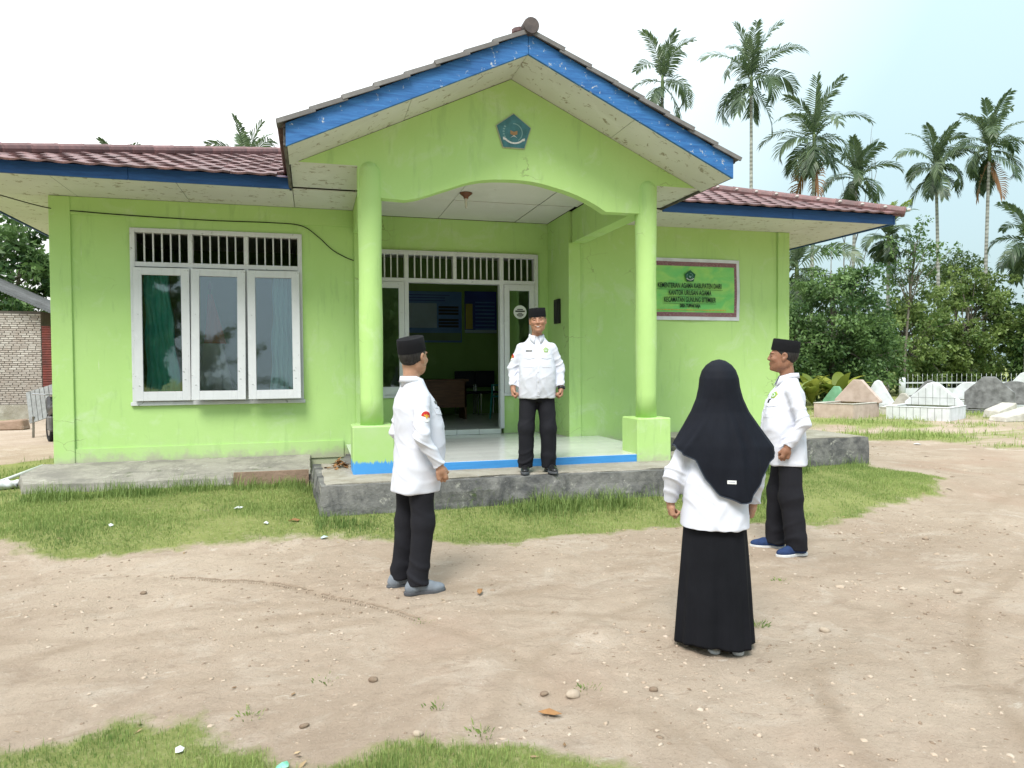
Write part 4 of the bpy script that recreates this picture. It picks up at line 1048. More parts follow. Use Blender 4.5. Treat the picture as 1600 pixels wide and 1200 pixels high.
        S.op(slv, lo, hi, .022)
    def folds(V):
        z = V[:, 2]; out = np.zeros(len(V))
        hem = cfg['hem']
        onarm = np.zeros(len(V)); el = np.zeros(len(V))
        for s in ('l', 'r'):
            e = np.array(J['el'+s]); w_ = np.array(J['wr'+s]); a = np.array(J['sh'+s])
            pts = np.stack([a, e, w_]); dd = np.full(len(V), 9.)
            for p0, p1 in ((a, e), (e, w_)):
                u = p1 - p0; t = np.clip(((V - p0) @ u) / (u @ u), 0.12, 1); dd = np.minimum(dd, np.linalg.norm(V - p0 - t[:, None]*u, axis=1))
            near = np.clip(1 - (dd - .07) / .025, 0, 1); onarm = np.maximum(onarm, near)
            el = np.maximum(el, near * np.exp(-(np.linalg.norm(V - e, axis=1) / .13)**2)); el = np.maximum(el, near * .9 * np.exp(-(np.linalg.norm(V - w_, axis=1) / .10)**2))
        sd = cfg.get('seed', 0)
        body_f = (1 - onarm) * (.004*crease(V, (16, 3, 5), 1.6, sd) + .0045*crease(V, (-30, 9, 16), 1.6, sd + 2.1) + .0022*crease(V, (44, -12, 26), 2.0, sd + 5)) * np.clip((1.36 - z) / .25, 0, 1)
        body_f += (1 - onarm) * .007 * crease(V, (17, 19, 0.5), 1.0, sd + 4) * np.clip((1.05 - z) / .35, 0, 1)
        arm_f = onarm * (.0025*crease(V, (12, 9, 46), 1.5, sd + 1) + .007*crease(V, (26, 18, 70), 1.3, sd + 3) * (.12 + el*1.4))
        out = body_f + arm_f - .008
        return out
    shirt, sV, sQ = sdf_obj('shirt', S, MAT['shirt'], P, 1, folds)
    sb = bvh_of(sV, sQ)
    # collar: stand and fall
    if not cfg.get('veil'):
        nk = J['neck']; n = 44; V = []; F = []
        for k in range(n + 1):
            t = k / n; a = R(90) + R(16) + t * R(360 - 32)                                # opens at the front (+y)
            front = max(0, 1 - min(t, 1 - t) / .17)
            cx_, sy_ = math.cos(a), math.sin(a)
            zz = nk[2] + .002 - .026 * max(0, sy_)
            V += [(nk[0] + .071*cx_, nk[1] + .071*sy_, zz - .045), (nk[0] + .068*cx_, nk[1] + .068*sy_, zz + .026), (nk[0] + .076*cx_, nk[1] + .076*sy_, zz + .028),
                  (nk[0] + (.086 + .022*front)*cx_, nk[1] + (.084 + .03*front)*sy_, zz - .012 - .040*front)]
        for k in range(n):
            a = 4*k; c = a + 4; F += [(a, c, c+1, a+1), (a+1, c+1, c+2, a+2), (a+2, c+2, c+3, a+3)]
        me = bpy.data.meshes.new('collar'); me.from_pydata(V, [], F); me.update()
        co = link('collar', me, MAT['shirt'], P, smooth=True); md = co.modifiers.new('thick', 'SOLIDIFY'); md.thickness = .003; md.offset = 0
        if cfg.get('lining'):
            V2 = []; F2 = []
            for k in range(n + 1):
                t = k / n; a = R(90) + R(15) + t * R(360 - 30); zz = nk[2] + .002 - .026 * max(0, math.sin(a)); fr_ = max(0, 1 - min(t, 1 - t) / .17)
                V2 += [(nk[0] + .064*math.cos(a), nk[1] + .064*math.sin(a), zz - .03), (nk[0] + .0655*math.cos(a), nk[1] + .0655*math.sin(a), zz + .027)]
            for k in range(n): F2.append((2*k, 2*k+1, 2*k+3, 2*k+2))
            me = bpy.data.meshes.new('collar_lining'); me.from_pydata(V2, [], F2); me.update(); link('collar_lining', me, MAT[cfg['lining']], P)
        fwd = (0, -1, 0); up = (0, 0, 1)
        # seen from the front the picture's right is the wearer's left (-x): decal's r = d x u
        decal('placket', sb, (0, .1, (cfg['hem'] + 1.36) / 2), fwd, up, rect(.034, 1.36 - cfg['hem'] - .06), MAT['shirt'], shirt, .0035, 1)
        for i in range(5): decal('button', sb, (0, .1, 1.27 - i*.105), fwd, up, ngon(8, .0055), MAT['button'], shirt, .0065, 1)
        for sx_ in (-1, 1):
            pk = decal('pocket', sb, (sx_*.092, .1, 1.16), fwd, up, rect(.10, .115), MAT['shirt'], shirt, .003, 2)
            fl = decal('pocket_flap', sb, (sx_*.092, .1, 1.222), fwd, up, [(-.054, -.024), (0, -.034), (.054, -.024), (.054, .02), (-.054, .02)], MAT['shirt'], shirt, .008, 2)
        em = decal('chest_emblem', sb, (-.088, .1, 1.282), fwd, up, ngon(5, .030, R(90)), MAT['badge_yellow'], shirt, .004, 2)
        decal('emblem_field', sb, (-.088, .1, 1.282), fwd, up, ngon(5, .026, R(90)), MAT['badge_green'], em, .0055, 2); decal('emblem_ring', sb, (-.088, .1, 1.282), fwd, up, ngon(14, .014), MAT['badge_white'], em, .007, 1); decal('emblem_heart', sb, (-.088, .1, 1.284), fwd, up, ngon(8, .0085), MAT['badge_green'], em, .0085, 1)
        decal('name_tag', sb, (.088, .1, 1.275), fwd, up, rect(.066, .016), MAT['tagplate'], shirt, .006, 1)
        # round flag patch on the right sleeve
        a, e = np.array(J['shr']), np.array(J['elr']); pc = a * .55 + e * .45; dn = (a - e) / np.linalg.norm(a - e)
        pd = Vector((-1, -.15, 0)).normalized()
        pp = decal('sleeve_patch', sb, pc, pd, dn, ngon(20, .037), MAT['badge_white'], shirt, .004, 3)
        decal('patch_red', sb, pc, pd, dn, [(.033*math.cos(R(t)), .033*math.sin(R(t))) for t in range(-8, 189, 14)], MAT['badge_red'], pp, .006, 2)
        decal('patch_bird', sb, pc, pd, dn, [(0, -.018), (.007, -.006), (.022, .004), (.016, .010), (.006, .006), (0, .016), (-.006, .006), (-.016, .010), (-.022, .004), (-.007, -.006)], MAT['badge_gold'], pp, .008, 2)
        if cfg.get('pen'):
            decal('pen', sb, (-.07, .1, 1.235), fwd, up, rect(.014, .03), MAT['ink'], shirt, .012, 1)
    if cfg.get('watch'):
        e, w_ = Vector(J['ell']), Vector(J['wrl']); d = (w_ - e).normalized(); b = MB(); c = w_ + d*.016
        b.tube([c - d*.011, c + d*.011], .0345, 16); b.tube([c + Vector((-.030, .006, 0)) - d*.001, c + Vector((-.043, .008, 0))], .017, 12); b.build('wrist_watch', MAT['shoe_black'], P, smooth=True)
    # trousers
    if 'trouser' in cfg:
        T = Field((-.30, -.26, .02), (.30, .30, 1.0), .0075)
        tr = cfg['trouser']
        T.op(lambda X, Y, Z: s_loft(X, Y, Z, [(.74, .155, .105, 0, .0), (.86, .155, .105, 0, .005), (.98, .145, .10, 0, .01)], 2.4, .02), (-.3, -.3, .6), (.3, .3, 1.1), .01)
        for s in ('l', 'r'):
            h, k_, a = (np.array(J[q+s]) for q in ('hip', 'knee', 'ankle')); a2 = a.copy(); a2[2] = -.02
            def leg(X, Y, Z, h=h, k_=k_, a2=a2):
                f = smin(s_cone(X, Y, Z, h, k_, tr[0], tr[1], 1.06), s_cone(X, Y, Z, k_, a2, tr[1], tr[2], 1.06), .04)
                return smax(f, cfg.get('cuff', .045) - Z, .008)
            T.op(leg, (-.3, -.26, 0), (.3, .3, 1.0), .02)
        def tf(V):
            z = V[:, 2]; lowf = np.clip((.32 - z) / .28, 0, 1); kn = np.exp(-((z - .5) / .14)**2)
            return .006*crease(V, (9, 12, 4), 1.3, cfg.get('seed', 0)) + .013*lowf*crease(V, (10, 9, 42), 1.6, 1.0 + cfg.get('seed', 0)) + .003*kn*crease(V, (14, 8, 30), 1.4, 2.) - .006
        sdf_obj('trousers', T, MAT['trouser'], P, 1, tf)
    for s in ('l', 'r'):
        if 'shoe' in cfg:
            a = J['ankle'+s]; sh = cfg['shoe']
            shoe(P, 'shoe', (a[0], a[1]), cfg['toe'+s], MAT[sh[0]], MAT[sh[1]], sh[2], cfg.get('shoeL', .275))
    return P, body, shirt, sb

def J_std(**kw):
    J = dict(head=(0, .025, 1.575), neck=(0, -.008, 1.425), shl=(-.158, -.005, 1.305), shr=(.158, -.005, 1.305), ell=(-.255, -.035, 1.09), elr=(.255, -.035, 1.09),
             wrl=(-.25, .05, .875), wrr=(.25, .05, .875), hipl=(-.085, 0, .87), hipr=(.085, 0, .87), kneel=(-.105, .015, .47), kneer=(.105, .015, .47), anklel=(-.115, -.03, .08), ankler=(.115, -.03, .08))
    J.update(kw); return J
def torso(hem, w, d, belly=0.0, fr=0.0):
    return [(hem, w*1.0, d*.93, 0, .015 + fr), (hem + .12, w*1.0, d*1.0, 0, .022 + belly*.6 + fr), (1.0, w*.98, d*1.02, 0, .025 + belly), (1.12, w*.95, d*.99, 0, .022 + belly*.7), (1.24, w*.88, d*.90, 0, .012), (1.30, w*.82, d*.80, 0, .004), (1.35, .152, .098, 0, -.003), (1.395, .112, .080, 0, -.008), (1.445, .076, .068, 0, -.010)]

# man on the porch ledge, facing the camera
AH = R(180 + 13)
person(dict(loc=(2.275, -2.66, .12 + .92*.309), heading=AH, label='smiling man in white shirt and black cap standing on the porch ledge facing the camera', skin=MAT['skin_a'], hem=.775,
    J=J_std(head=(-.012, .03, 1.585), ell=(-.248, -.03, 1.10), elr=(.252, -.03, 1.10), wrl=(-.250, .045, .90), wrr=(.254, .05, .905), hdl=(.05, .1, -1), hdr=(-.05, .1, -1), anklel=(-.125, .0, .08), ankler=(.125, -.0, .08), kneel=(-.115, .02, .47), kneer=(.115, .02, .47)),
    torso=torso(.775, .202, .145, .015), smile=1, hyaw=R(6), hroll=R(3), captilt=R(-3), trouser=(.104, .088, .076), shoe=('shoe_black', 'sole_grey', 'laces'), toel=R(-16), toer=R(6), watch=True, lining='grey_lining', seed=.7, hand=1.02))
# man on the left, seen from his right side
person(dict(loc=(.66, -5.0, float(ground_h(.66, -5.0)) - .004), heading=R(76), label='man in white shirt, black cap and grey canvas shoes seen from behind his right side', skin=MAT['skin_b'], hem=.672,
    J=J_std(head=(-.01, .005, 1.578), neck=(0, -.014, 1.422), elr=(.245, -.045, 1.06), wrr=(.25, .075, .872), ell=(-.245, -.03, 1.06), wrl=(-.24, .06, .87), hdr=(0, .25, -1), anklel=(-.10, -.085, .08), ankler=(.10, -.035, .08), kneel=(-.095, -.02, .47), kneer=(.095, .02, .47)),
    torso=torso(.672, .185, .168, .02, -.012), hyaw=R(-33), hpitch=R(4), captilt=R(9), trouser=(.094, .076, .066), cuff=.06, shoe=('shoe_grey', 'sole_grey', 'laces'), toel=R(4), toer=R(10), lining='grey_lining', seed=2.2))
# man on the right, in profile
person(dict(loc=(3.70, -4.87, float(ground_h(3.70, -4.87)) - .004), heading=R(-66), label='man in white shirt, black cap and navy trainers standing in profile on the right', skin=MAT['skin_d'], hem=.715,
    J=J_std(head=(.0, .035, 1.588), ell=(-.235, -.07, 1.07), wrl=(-.225, .045, .885), elr=(.24, -.05, 1.07), wrr=(.235, .05, .88), hdl=(.05, .25, -1), anklel=(-.10, -.06, .08), ankler=(.12, .07, .08), kneel=(-.10, -.005, .47), kneer=(.11, .04, .47)),
    torso=torso(.715, .188, .168, .016, -.014), hyaw=R(12), hpitch=R(2), captilt=R(7), trouser=(.090, .088, .078), shoe=('shoe_navy', 'sole_white', 'plain'), toel=R(-24), toer=R(8), lining='teal', moustache=False, seed=3.6, pen=True))

# woman seen from behind: long dark veil, white shirt, long black skirt
CS = .905
wo, wbody, wshirt, wsb = person(dict(loc=(2.10, -6.42, float(ground_h(2.10, -6.42))), heading=R(24), label='woman in long black veil, white shirt and long black skirt seen from behind', skin=MAT['skin_b'], hem=.728,
    J=J_std(head=(.015, .03, 1.572), shl=(-.125, .02, 1.30), shr=(.125, .02, 1.30), ell=(-.248, .0, 1.03), wrl=(-.268, .04, .865), elr=(.222, .01, 1.03), wrr=(.222, .05, .865), hdl=(.12, .05, -1), hdr=(-.1, .05, -1), anklel=(-.03, -.06, .08), ankler=(.12, -.06, .08), kneel=(-.08, 0, .47), kneer=(.1, 0, .47)),
    torso=[(.728, .206, .180, -.012, -.008), (.86, .192, .168, -.01, -.005), (1.0, .19, .155, -.005, .0), (1.12, .17, .118, 0, .02), (1.22, .15, .10, 0, .02), (1.30, .12, .085, 0, .02), (1.38, .08, .07, 0, .02)],
    sleeve=(.055, .062, .043), veil=True, shoe=('shoe_cream', 'sole_white', 'plain'), shoeL=.25, toel=R(-10), toer=R(14), seed=5.2, hand=.92))
wo.scale = (CS, CS, CS)
na, nv_ = 160, 70
hx = [-.30, -.244, -.13, -.08, -.01, .10, .15, .23, .28, .303, .33]; hz = [1.12, 1.11, 1.03, .93, .86, .81, .825, .95, 1.06, 1.085, 1.1]
pz = [1.560, 1.552, 1.53, 1.50, 1.46, 1.41, 1.35, 1.28, 1.20, 1.10, 1.0, .80]; pw = [.004, .035, .066, .088, .101, .107, .121, .150, .198, .262, .270, .25]; pd_ = [.004, .036, .07, .097, .114, .120, .122, .132, .152, .170, .178, .182]; pc = [.014, .014, .014, .014, .015, .016, .018, .020, .025, .030, .032, .034]
V = []; F = []
for i in range(nv_):
    v = i / (nv_ - 1)
    for k in range(na):
        ph = -math.pi + 2*math.pi*k/na                       # 0 = back, -90 left, +90 right
        lat = .27*math.sin(ph) + .03
        rear = math.cos(ph)
        zh = float(np.interp(lat, hx, hz)) if rear > 0 else 1.10 - .10*(1 - abs(math.sin(ph)))
        zh += .006*math.sin(9*ph)
        z = 1.56 + (zh - 1.56) * (v ** 1.15)
        w_ = float(np.interp(-z, [-q for q in pz], pw)); d_ = float(np.interp(-z, [-q for q in pz], pd_)); c_ = float(np.interp(-z, [-q for q in pz], pc))
        f = max(0, (1.46 - z) / .5)
        rd = lambda a, c0, w0: math.exp(-((a - c0) / w0) ** 2)
        g = 1 + f*(.030*math.sin(5*ph + 2.2*z*3 + .6) + .06*rd(ph, -.15 - .9*f, .07) + .05*rd(ph, .15 + .15*f, .05) + .055*rd(ph, .95 + .2*f, .07) + .05*rd(ph, -1.45 + .25*f, .08) - .03*rd(ph, .30 + .2*f, .06) - .035*rd(ph, -.35 - .8*f, .08) + .014*math.sin(19*ph - 9*z) + .05*math.exp(-((ph - .42 - .25*f)/.09)**2) + .035*math.exp(-((ph + .55 + .5*f)/.12)**2) + .03*math.exp(-((ph + 1.1)/.1)**2))
        V.append(((c_ + w_*g*math.sin(ph)) / CS, (.012 - d_*g*math.cos(ph)) / CS, z / CS))
for i in range(nv_ - 1):
    for k in range(na):
        ph = -math.pi + 2*math.pi*(k + .5)/na; z = V[i*na + k][2] * CS
        if abs(ph) > math.pi - .62 and 1.345 < z < 1.515: continue
        a = i*na + k; b_ = i*na + (k+1) % na; F.append((a, a + na, b_ + na, b_))
F.append(tuple(range(na)))
me = bpy.data.meshes.new('veil'); me.from_pydata(V, [], F); me.update()
veil = link('veil', me, MAT['hijab'], wo, smooth=True); md = veil.modifiers.new('thick', 'SOLIDIFY'); md.thickness = .004; md.offset = 0
# hem band and label of the veil
hb = MB(); edge = [V[(nv_-1)*na + k] for k in range(na) if math.cos(-math.pi + 2*math.pi*k/na) > -.2]
hb.tube(edge, .0042, 6); hb.build('veil_hem', m_cloth('veil_hem_stitch', (.03, .04, .06), (.04, .05, .07)), veil)
vbv = BVHTree.FromPolygons(V, F)
vl = decal('veil_label', vbv, (.055/CS, -.1, .925/CS), (0, 1, 0), (0, 0, 1), rect(.050, .020), MAT['badge_white'], veil, .005, 1)
decal('label_print', vbv, (.055/CS, -.1, .925/CS), (0, 1, 0), (0, 0, 1), rect(.034, .004), MAT['thread'], vl, .0065, 1)
# skirt
V = []; F = []; nz = 60
for i in range(nz):
    v = i / (nz - 1)
    for k in range(na):
        ph = 2*math.pi*k/na
        z = .80 + (.045 + .010*math.sin(3*ph + 1) - .80) * v
        w_ = .148 + .060*v ** .8; d_ = .105 + .075*v ** .7
        g = 1 + v ** .9*(.035*math.sin(6*ph + .4) + .030*math.sin(11*ph + 2 + 1.5*v) + .020*math.sin(17*ph)) + .05*v*math.exp(-((ph - 5.15)/.10)**2) - .04*v*math.exp(-((ph - 5.45)/.10)**2)
        V.append(((-.010 + w_*g*math.cos(ph)) / CS, (-.005 + d_*g*math.sin(ph)) / CS, z / CS))
for i in range(nz - 1):
    for k in range(na): a = i*na + k; b_ = i*na + (k+1) % na; F.append((a, a + na, b_ + na, b_))
me = bpy.data.meshes.new('skirt'); me.from_pydata(V, [], F); me.update(); sk = link('skirt', me, MAT['black_cloth'], wo, smooth=True)
md = sk.modifiers.new('thick', 'SOLIDIFY'); md.thickness = .004; md.offset = 0

# ------------------------------------------------------------------ vegetation
def quads_obj(name, C, U, Wd, tint, mat, parent, fold=None):
    """leaf quads: centre C, long axis U (n,3), width axis Wd (n,3); diamond leaves"""
    n = len(C); V = np.empty((n, 4, 3)); V[:, 0] = C - U*.5; V[:, 1] = C + Wd*.5 - U*.05; V[:, 2] = C + U*.5; V[:, 3] = C - Wd*.5 - U*.05
    if fold is not None: V[:, 0] += fold; V[:, 2] += fold
    me = np_mesh(name, V.reshape(-1, 3), np.arange(4*n).reshape(n, 4)); set_attr(me, 'tint', np.repeat(np.clip(tint, 0, 1), 4))
    return link(name, me, mat, parent)

def leaf_clusters(name, centers, radii, per, size, mat, parent, rng, droop=.25, light=None):
    """leaves clumped around cluster centres; outer and upper leaves vary in age colour"""
    centers = np.asarray(centers); n = len(centers); tot = n * per
    C = np.repeat(centers, per, 0); rr = np.repeat(np.asarray(radii), per)
    d = rng.normal(size=(tot, 3)); d /= np.linalg.norm(d, axis=1, keepdims=True); rad = rng.uniform(.25, 1, tot) ** .5
    C = C + d * (rr * rad)[:, None] * np.array([1, 1, .75])
    U = d + rng.normal(size=(tot, 3)) * .7; U[:, 2] -= droop; U /= np.linalg.norm(U, axis=1, keepdims=True)
    A = rng.normal(size=(tot, 3)); A[:, 2] += .3; Wd = np.cross(U, A); Wd /= np.linalg.norm(Wd, axis=1, keepdims=True) + 1e-9
    ln = size * rng.uniform(.6, 1.35, tot)
    tint = np.repeat(rng.uniform(.1, .75, n), per) + rng.normal(0, .16, tot)
    return quads_obj(name, C, U * ln[:, None], Wd * (ln * rng.uniform(.38, .55, tot))[:, None], tint, mat, parent)

def tree(label, base, height, crown_c, crown_r, ncl, per, leaf, mat, seed, trunk_r=.12, group=None, name='leafy_tree', cr=.42, shell=.55):
    rng = np.random.default_rng(seed); root = tag(empty(name, base), label, 'tree', group)
    cc = np.array(crown_c) - np.array(base); crr = np.array(crown_r)
    d = rng.normal(size=(ncl, 3)); d /= np.linalg.norm(d, axis=1, keepdims=True); rad = rng.uniform(shell, 1.0, ncl) ** .8
    lump = 1 + .22*np.sin(d[:, 0]*5 + seed) * np.cos(d[:, 2]*4 + seed*2) + .12*rng.normal(size=ncl)
    P = cc + d * crr * (rad * lump)[:, None]
    P[:, 2] = np.maximum(P[:, 2], .25)
    b = MB(); top = cc + np.array([0, 0, crr[2]*.35])
    path = [(0, 0, -.1), (.06*top[0] + .05, 0, top[2]*.3), (top[0]*.5, top[1]*.5, top[2]*.65), tuple(top)]
    b.tube(path, [trunk_r*1.25, trunk_r, trunk_r*.75, trunk_r*.3], 9)
    b.build('trunk', MAT['bark'], root, smooth=True)
    lb = MB()
    for i in range(0, ncl, max(1, ncl // 26)):
        f = rng.uniform(.3, .9); s0 = np.array(path[1]) * (1 - f) + top * f; e = P[i]; m_ = (s0 + e) / 2 + np.array([0, 0, .15]) + rng.normal(size=3)*.08
        lb.tube([tuple(s0), tuple(m_), tuple(e)], [trunk_r*.38, trunk_r*.22, trunk_r*.07], 6)
    lb.build('limb', MAT['bark'], root, smooth=True)
    leaf_clusters('crown', P, rng.uniform(.6, 1.25, ncl) * cr, per, leaf, mat, root, rng)
    return root

def frond_mesh(name, L, elev0, droop, az, rng, npairs=30, leaf=.62, wid=.05, hang=.5, tmean=.4, mat='frond', parent=None, base=(0, 0, 0), twist=0.0):
    """one feather leaf: rachis plus leaflets as bent blades"""
    ca, sa = math.cos(az), math.sin(az); pts = []; p = np.array(base, float); e = elev0; n = npairs
    dirs = []
    for i in range(n + 1):
        d = np.array([ca*math.cos(e), sa*math.cos(e), math.sin(e)]); dirs.append(d); pts.append(p.copy()); p = p + d * L / n; e -= droop / n * (0.5 + 1.2 * i / n)
    V = []; F = []; T = []
    side = np.array([-sa, ca, 0.0]); side = side * math.cos(twist) + np.array([0, 0, 1.0]) * math.sin(twist)
    for i in range(3, n + 1):
        t = i / n; ln = leaf * (.55 + .6*math.sin(math.pi * min(1, t*.95 + .05))) * rng.uniform(.85, 1.1); d = dirs[i]; upn = np.cross(d, side)
        if upn[2] < 0: upn = -upn
        for s in (-1, 1):
            if rng.random() < .05: continue
            o = d*(.55 + .5*t) + side*s*(1.0 - .3*t) + upn*rng.uniform(.05, .4); o /= np.linalg.norm(o)
            g = np.array([0, 0, -1.0]); p0 = pts[i]; p1 = p0 + o*ln*.5 + g*ln*.08*hang; p2 = p0 + o*ln*.85 + g*ln*(.34*hang + .05*rng.random()); w = np.cross(o, upn); w /= np.linalg.norm(w) + 1e-9
            w = w * .8 + d * .2; hw = wid * .5
            k = len(V); V += [p0 - w*hw*.5, p0 + w*hw*.5, p1 + w*hw, p1 - w*hw, p2]; F += [(k, k+1, k+2, k+3), (k+3, k+2, k+4, k+4)]
            T += [np.clip(tmean + rng.normal(0, .22), 0, 1)] * 5
    # rachis
    k0 = len(V)
    for i in range(n + 1):
        r = .024 * (1 - .85*i/n); u = np.cross(dirs[i], side); V += [pts[i] + side*r, pts[i] + u*r, pts[i] - side*r, pts[i] - u*r]; T += [.5]*4
    for i in range(n):
        for j in range(4): a = k0 + 4*i + j; b_ = k0 + 4*i + (j+1) % 4; F.append((a, b_, b_ + 4, a + 4))
    F = [f if len(set(f)) == 4 else f[:3] for f in F]
    me = bpy.data.meshes.new(name); me.from_pydata([tuple(v) for v in V], [], F); me.update(); set_attr(me, 'tint', np.array(T))
    return link(name, me, MAT[mat], parent)

def palm(label, base, top, seed, scale=1.0, nf=11, trunk_r=.085, upright=.55, dead=0, young=False, hang=.7, lean=(0, 0), lower=True, group='slender palms behind the graveyard', trunk=True):
    rng = np.random.default_rng(seed); root = tag(empty('areca_palm', (base[0], base[1], 0)), label, 'palm tree', group)
    H_ = top; b = MB(); n = 10
    path = [(lean[0]*(i/n)**1.6, lean[1]*(i/n)**1.6, -.2 + (H_ - .4 + .2)*i/n) for i in range(n + 1)]
    b.tube(path, [trunk_r*(1.15 - .35*i/n) for i in range(n + 1)], 10); b.build('trunk', MAT['palmbark'], root, smooth=True)
    tx, ty = path[-1][:2]
    c = MB(); c.tube([(tx, ty, H_ - .9), (tx, ty, H_ - .6), (tx, ty, H_ - .2), (tx, ty, H_ + .15)], [trunk_r*.85, trunk_r*1.15, trunk_r*.95, trunk_r*.45], 10); c.build('crownshaft', MAT['crownshaft'], root, smooth=True)
    a0 = rng.uniform(0, 6.28)
    for i in range(nf):
        f = i / (nf - 1); az = a0 + i*2.399 + rng.normal(0, .15)
        el = R(80) * (1 - f) * upright + R(62) * (1 - f) + rng.normal(0, .08); el = min(el, R(84)) - f*R(8)
        L = (1.25 + .75*math.sin(math.pi*(.25 + .6*f))) * scale * rng.uniform(.9, 1.1); dr = R(40) + f*R(105) + rng.normal(0, .12)
        frond_mesh('frond', L, el, dr, az, rng, 30, .50*scale, .092, hang*(.4 + f), .35 + .25*(1 - f), 'frond_young' if (young and i < 3) else 'frond', root, (tx, ty, H_ - .05 - .25*f), twist=rng.normal(0, .5))
    if lower:
        for i in range(4):
            az = rng.uniform(0, 6.28); frond_mesh('frond', 1.5*scale*rng.uniform(.7, 1.15), R(-35) + rng.normal(0, .2), R(50), az, rng, 26, .5*scale, .092, 1.2, .3, 'frond', root, (tx, ty, H_ - .45), twist=rng.normal(0, .6))
    for i in range(dead):
        az = rng.uniform(0, 6.28); frond_mesh('dead_frond', 1.7*scale, R(-55), R(28), az, rng, 22, .42*scale, .06, 1.0, .5, 'frond_dead', root, (tx, ty, H_ - .75), twist=1.2)
    return root
DY = .856
for args in (
    ('slim palm peeking over the right slope of the porch gable', (17.17, 22.29 + DY), 16.0, 21, dict(nf=10, scale=1.35, upright=.9)),
    ('tallest palm, right of the porch gable against the sky', (20.28, 19.31 + DY), 15.2, 32, dict(nf=14, scale=1.45, upright=.7, hang=.9)),
    ('palm with brown dead fronds hanging down its trunk', (22.33, 17.63 + DY), 12.1, 43, dict(nf=14, scale=1.35, dead=4, upright=.45, lean=(.15, 0), hang=.85)),
    ('dark palm standing behind the right end of the maroon roof', (25.53, 18.78 + DY), 10.8, 54, dict(nf=15, scale=1.15, hang=.6, upright=.5, lean=(.3, 0))),
    ('short palm with yellow young fronds beside the roof corner', (25.68, 16.57 + DY), 7.5, 65, dict(nf=13, scale=.95, young=True, upright=.8)),
    ('palm with a long shaggy skirt of drooping fronds', (30.6, 18.41 + DY), 11.6, 76, dict(nf=15, scale=1.15, hang=1.2, upright=.75, lean=(-.2, .1))),
    ('palm with a straight pale trunk, second from the right edge', (31.88, 17.05 + DY), 12.2, 87, dict(nf=16, scale=1.25, hang=1.0, dead=2, upright=.65, lean=(.25, 0))),
    ('palm cut off by the right edge of the picture', (31.9, 14.88 + DY), 7.3, 98, dict(nf=14, scale=1.1, young=True, upright=.7)),
    ('low palm with hanging dark fronds beside the green wall corner', (18.97, 15.08), 5.6, 109, dict(nf=13, scale=1.25, hang=.9, upright=.4)),
    ('palm crown just showing above the left roof beside the gable', (-2.53, 21.41 + DY), 9.8, 110, dict(nf=12, scale=1.2, upright=.7, group=None)),
    ('far palm whose tip barely shows above the left roof', (-8.82, 27.35 + DY), 10.7, 121, dict(nf=10, scale=1.0, upright=.6, group=None))):
    palm(args[0], args[1], args[2], args[3], **args[4])
palm('palm standing behind the photographer, mirrored in the middle window pane', (-4.3, -26), 4.3, 131, scale=1.5, nf=13, group=None)

TG = 'trees behind the graveyard'
tree('dense dark green tree beside the right corner of the office', (18.6, 12.6, 0), 5, (18.9, 12.8, 2.75), (2.0, 1.8, 2.5), 300, 80, .15, MAT['leaf_dark'], 1, .13, TG)
tree('dark shrub right against the green wall corner', (17.0, 12.6, 0), 3.4, (17.0, 12.7, 1.9), (1.1, 1.1, 1.7), 120, 70, .15, MAT['leaf_dark'], 12, .08, TG)
tree('rounded dark tree right of the dense one, above the white fence post', (20.9, 13.9, 0), 4, (21.0, 14.0, 1.7), (1.6, 1.5, 1.75), 170, 70, .15, MAT['leaf_dark'], 2, .1, TG)
tree('mid green tree behind the left end of the fence', (26.6, 17.3, 0), 5, (26.6, 17.4, 2.5), (2.1, 1.8, 2.3), 200, 70, .19, MAT['leaf_mid'], 3, .11, TG)
tree('yellowish green tree with drooping twigs behind the fence middle', (30.6, 17.6, 0), 6, (30.6, 17.6, 3.4), (2.2, 1.9, 2.7), 210, 70, .20, MAT['leaf_mid'], 4, .12, TG)
tree('dark bushy tree behind the right end of the fence', (33.6, 16.2, 0), 5, (33.6, 16.2, 2.7), (2.0, 1.8, 2.4), 190, 70, .19, MAT['leaf_dark'], 5, .12, TG)
tree('thin sapling with sparse leaves in front of the palms', (25.5, 16.3, 0), 8, (26.1, 16.3, 6.3), (1.5, 1.2, 1.9), 42, 34, .17, MAT['leaf_dark'], 6, .055, TG, cr=.33, shell=.2)
tree('feathery pale tree spreading between the two tall palm trunks', (33.0, 20.6, 0), 7, (33.0, 20.5, 6.4), (2.0, 1.5, 1.1), 60, 55, .16, MAT['leaf_pale'], 7, .07, TG, cr=.40, shell=.2)
tree('leafy tree behind the brick shed on the left', (-12.2, 24.6, 0), 7, (-12.0, 24.6, 4.6), (3.3, 2.6, 2.9), 260, 75, .26, MAT['leaf_dark'], 8, .16)
# bare branches by the palm with dead fronds
b = MB(); rb = random.Random(3)
def twig(p, d, L, r, k):
    q_ = [p]; dd = d.copy()
    for i in range(4): dd = (dd + Vector((rb.gauss(0, .12), rb.gauss(0, .12), rb.gauss(.03, .1)))).normalized(); q_.append(q_[-1] + dd * L / 4)
    b.tube(q_, [r * (1 - .17*i) for i in range(5)], 5)
    if k:
        for i in (2, 3, 4): twig(q_[i], (dd + Vector((rb.uniform(-.9, .9), rb.uniform(-.6, .6), rb.uniform(.1, .7)))).normalized(), L*.6, r*.5, k - 1)
twig(Vector((0, 0, 0)), Vector((.02, 0, 1)), 7.5, .07, 2)
tag(b.build('bare_tree', MAT['bark'], smooth=True, loc=(24.4, 19.0, 0)), 'leafless tree with thin branches between the palms', 'tree')
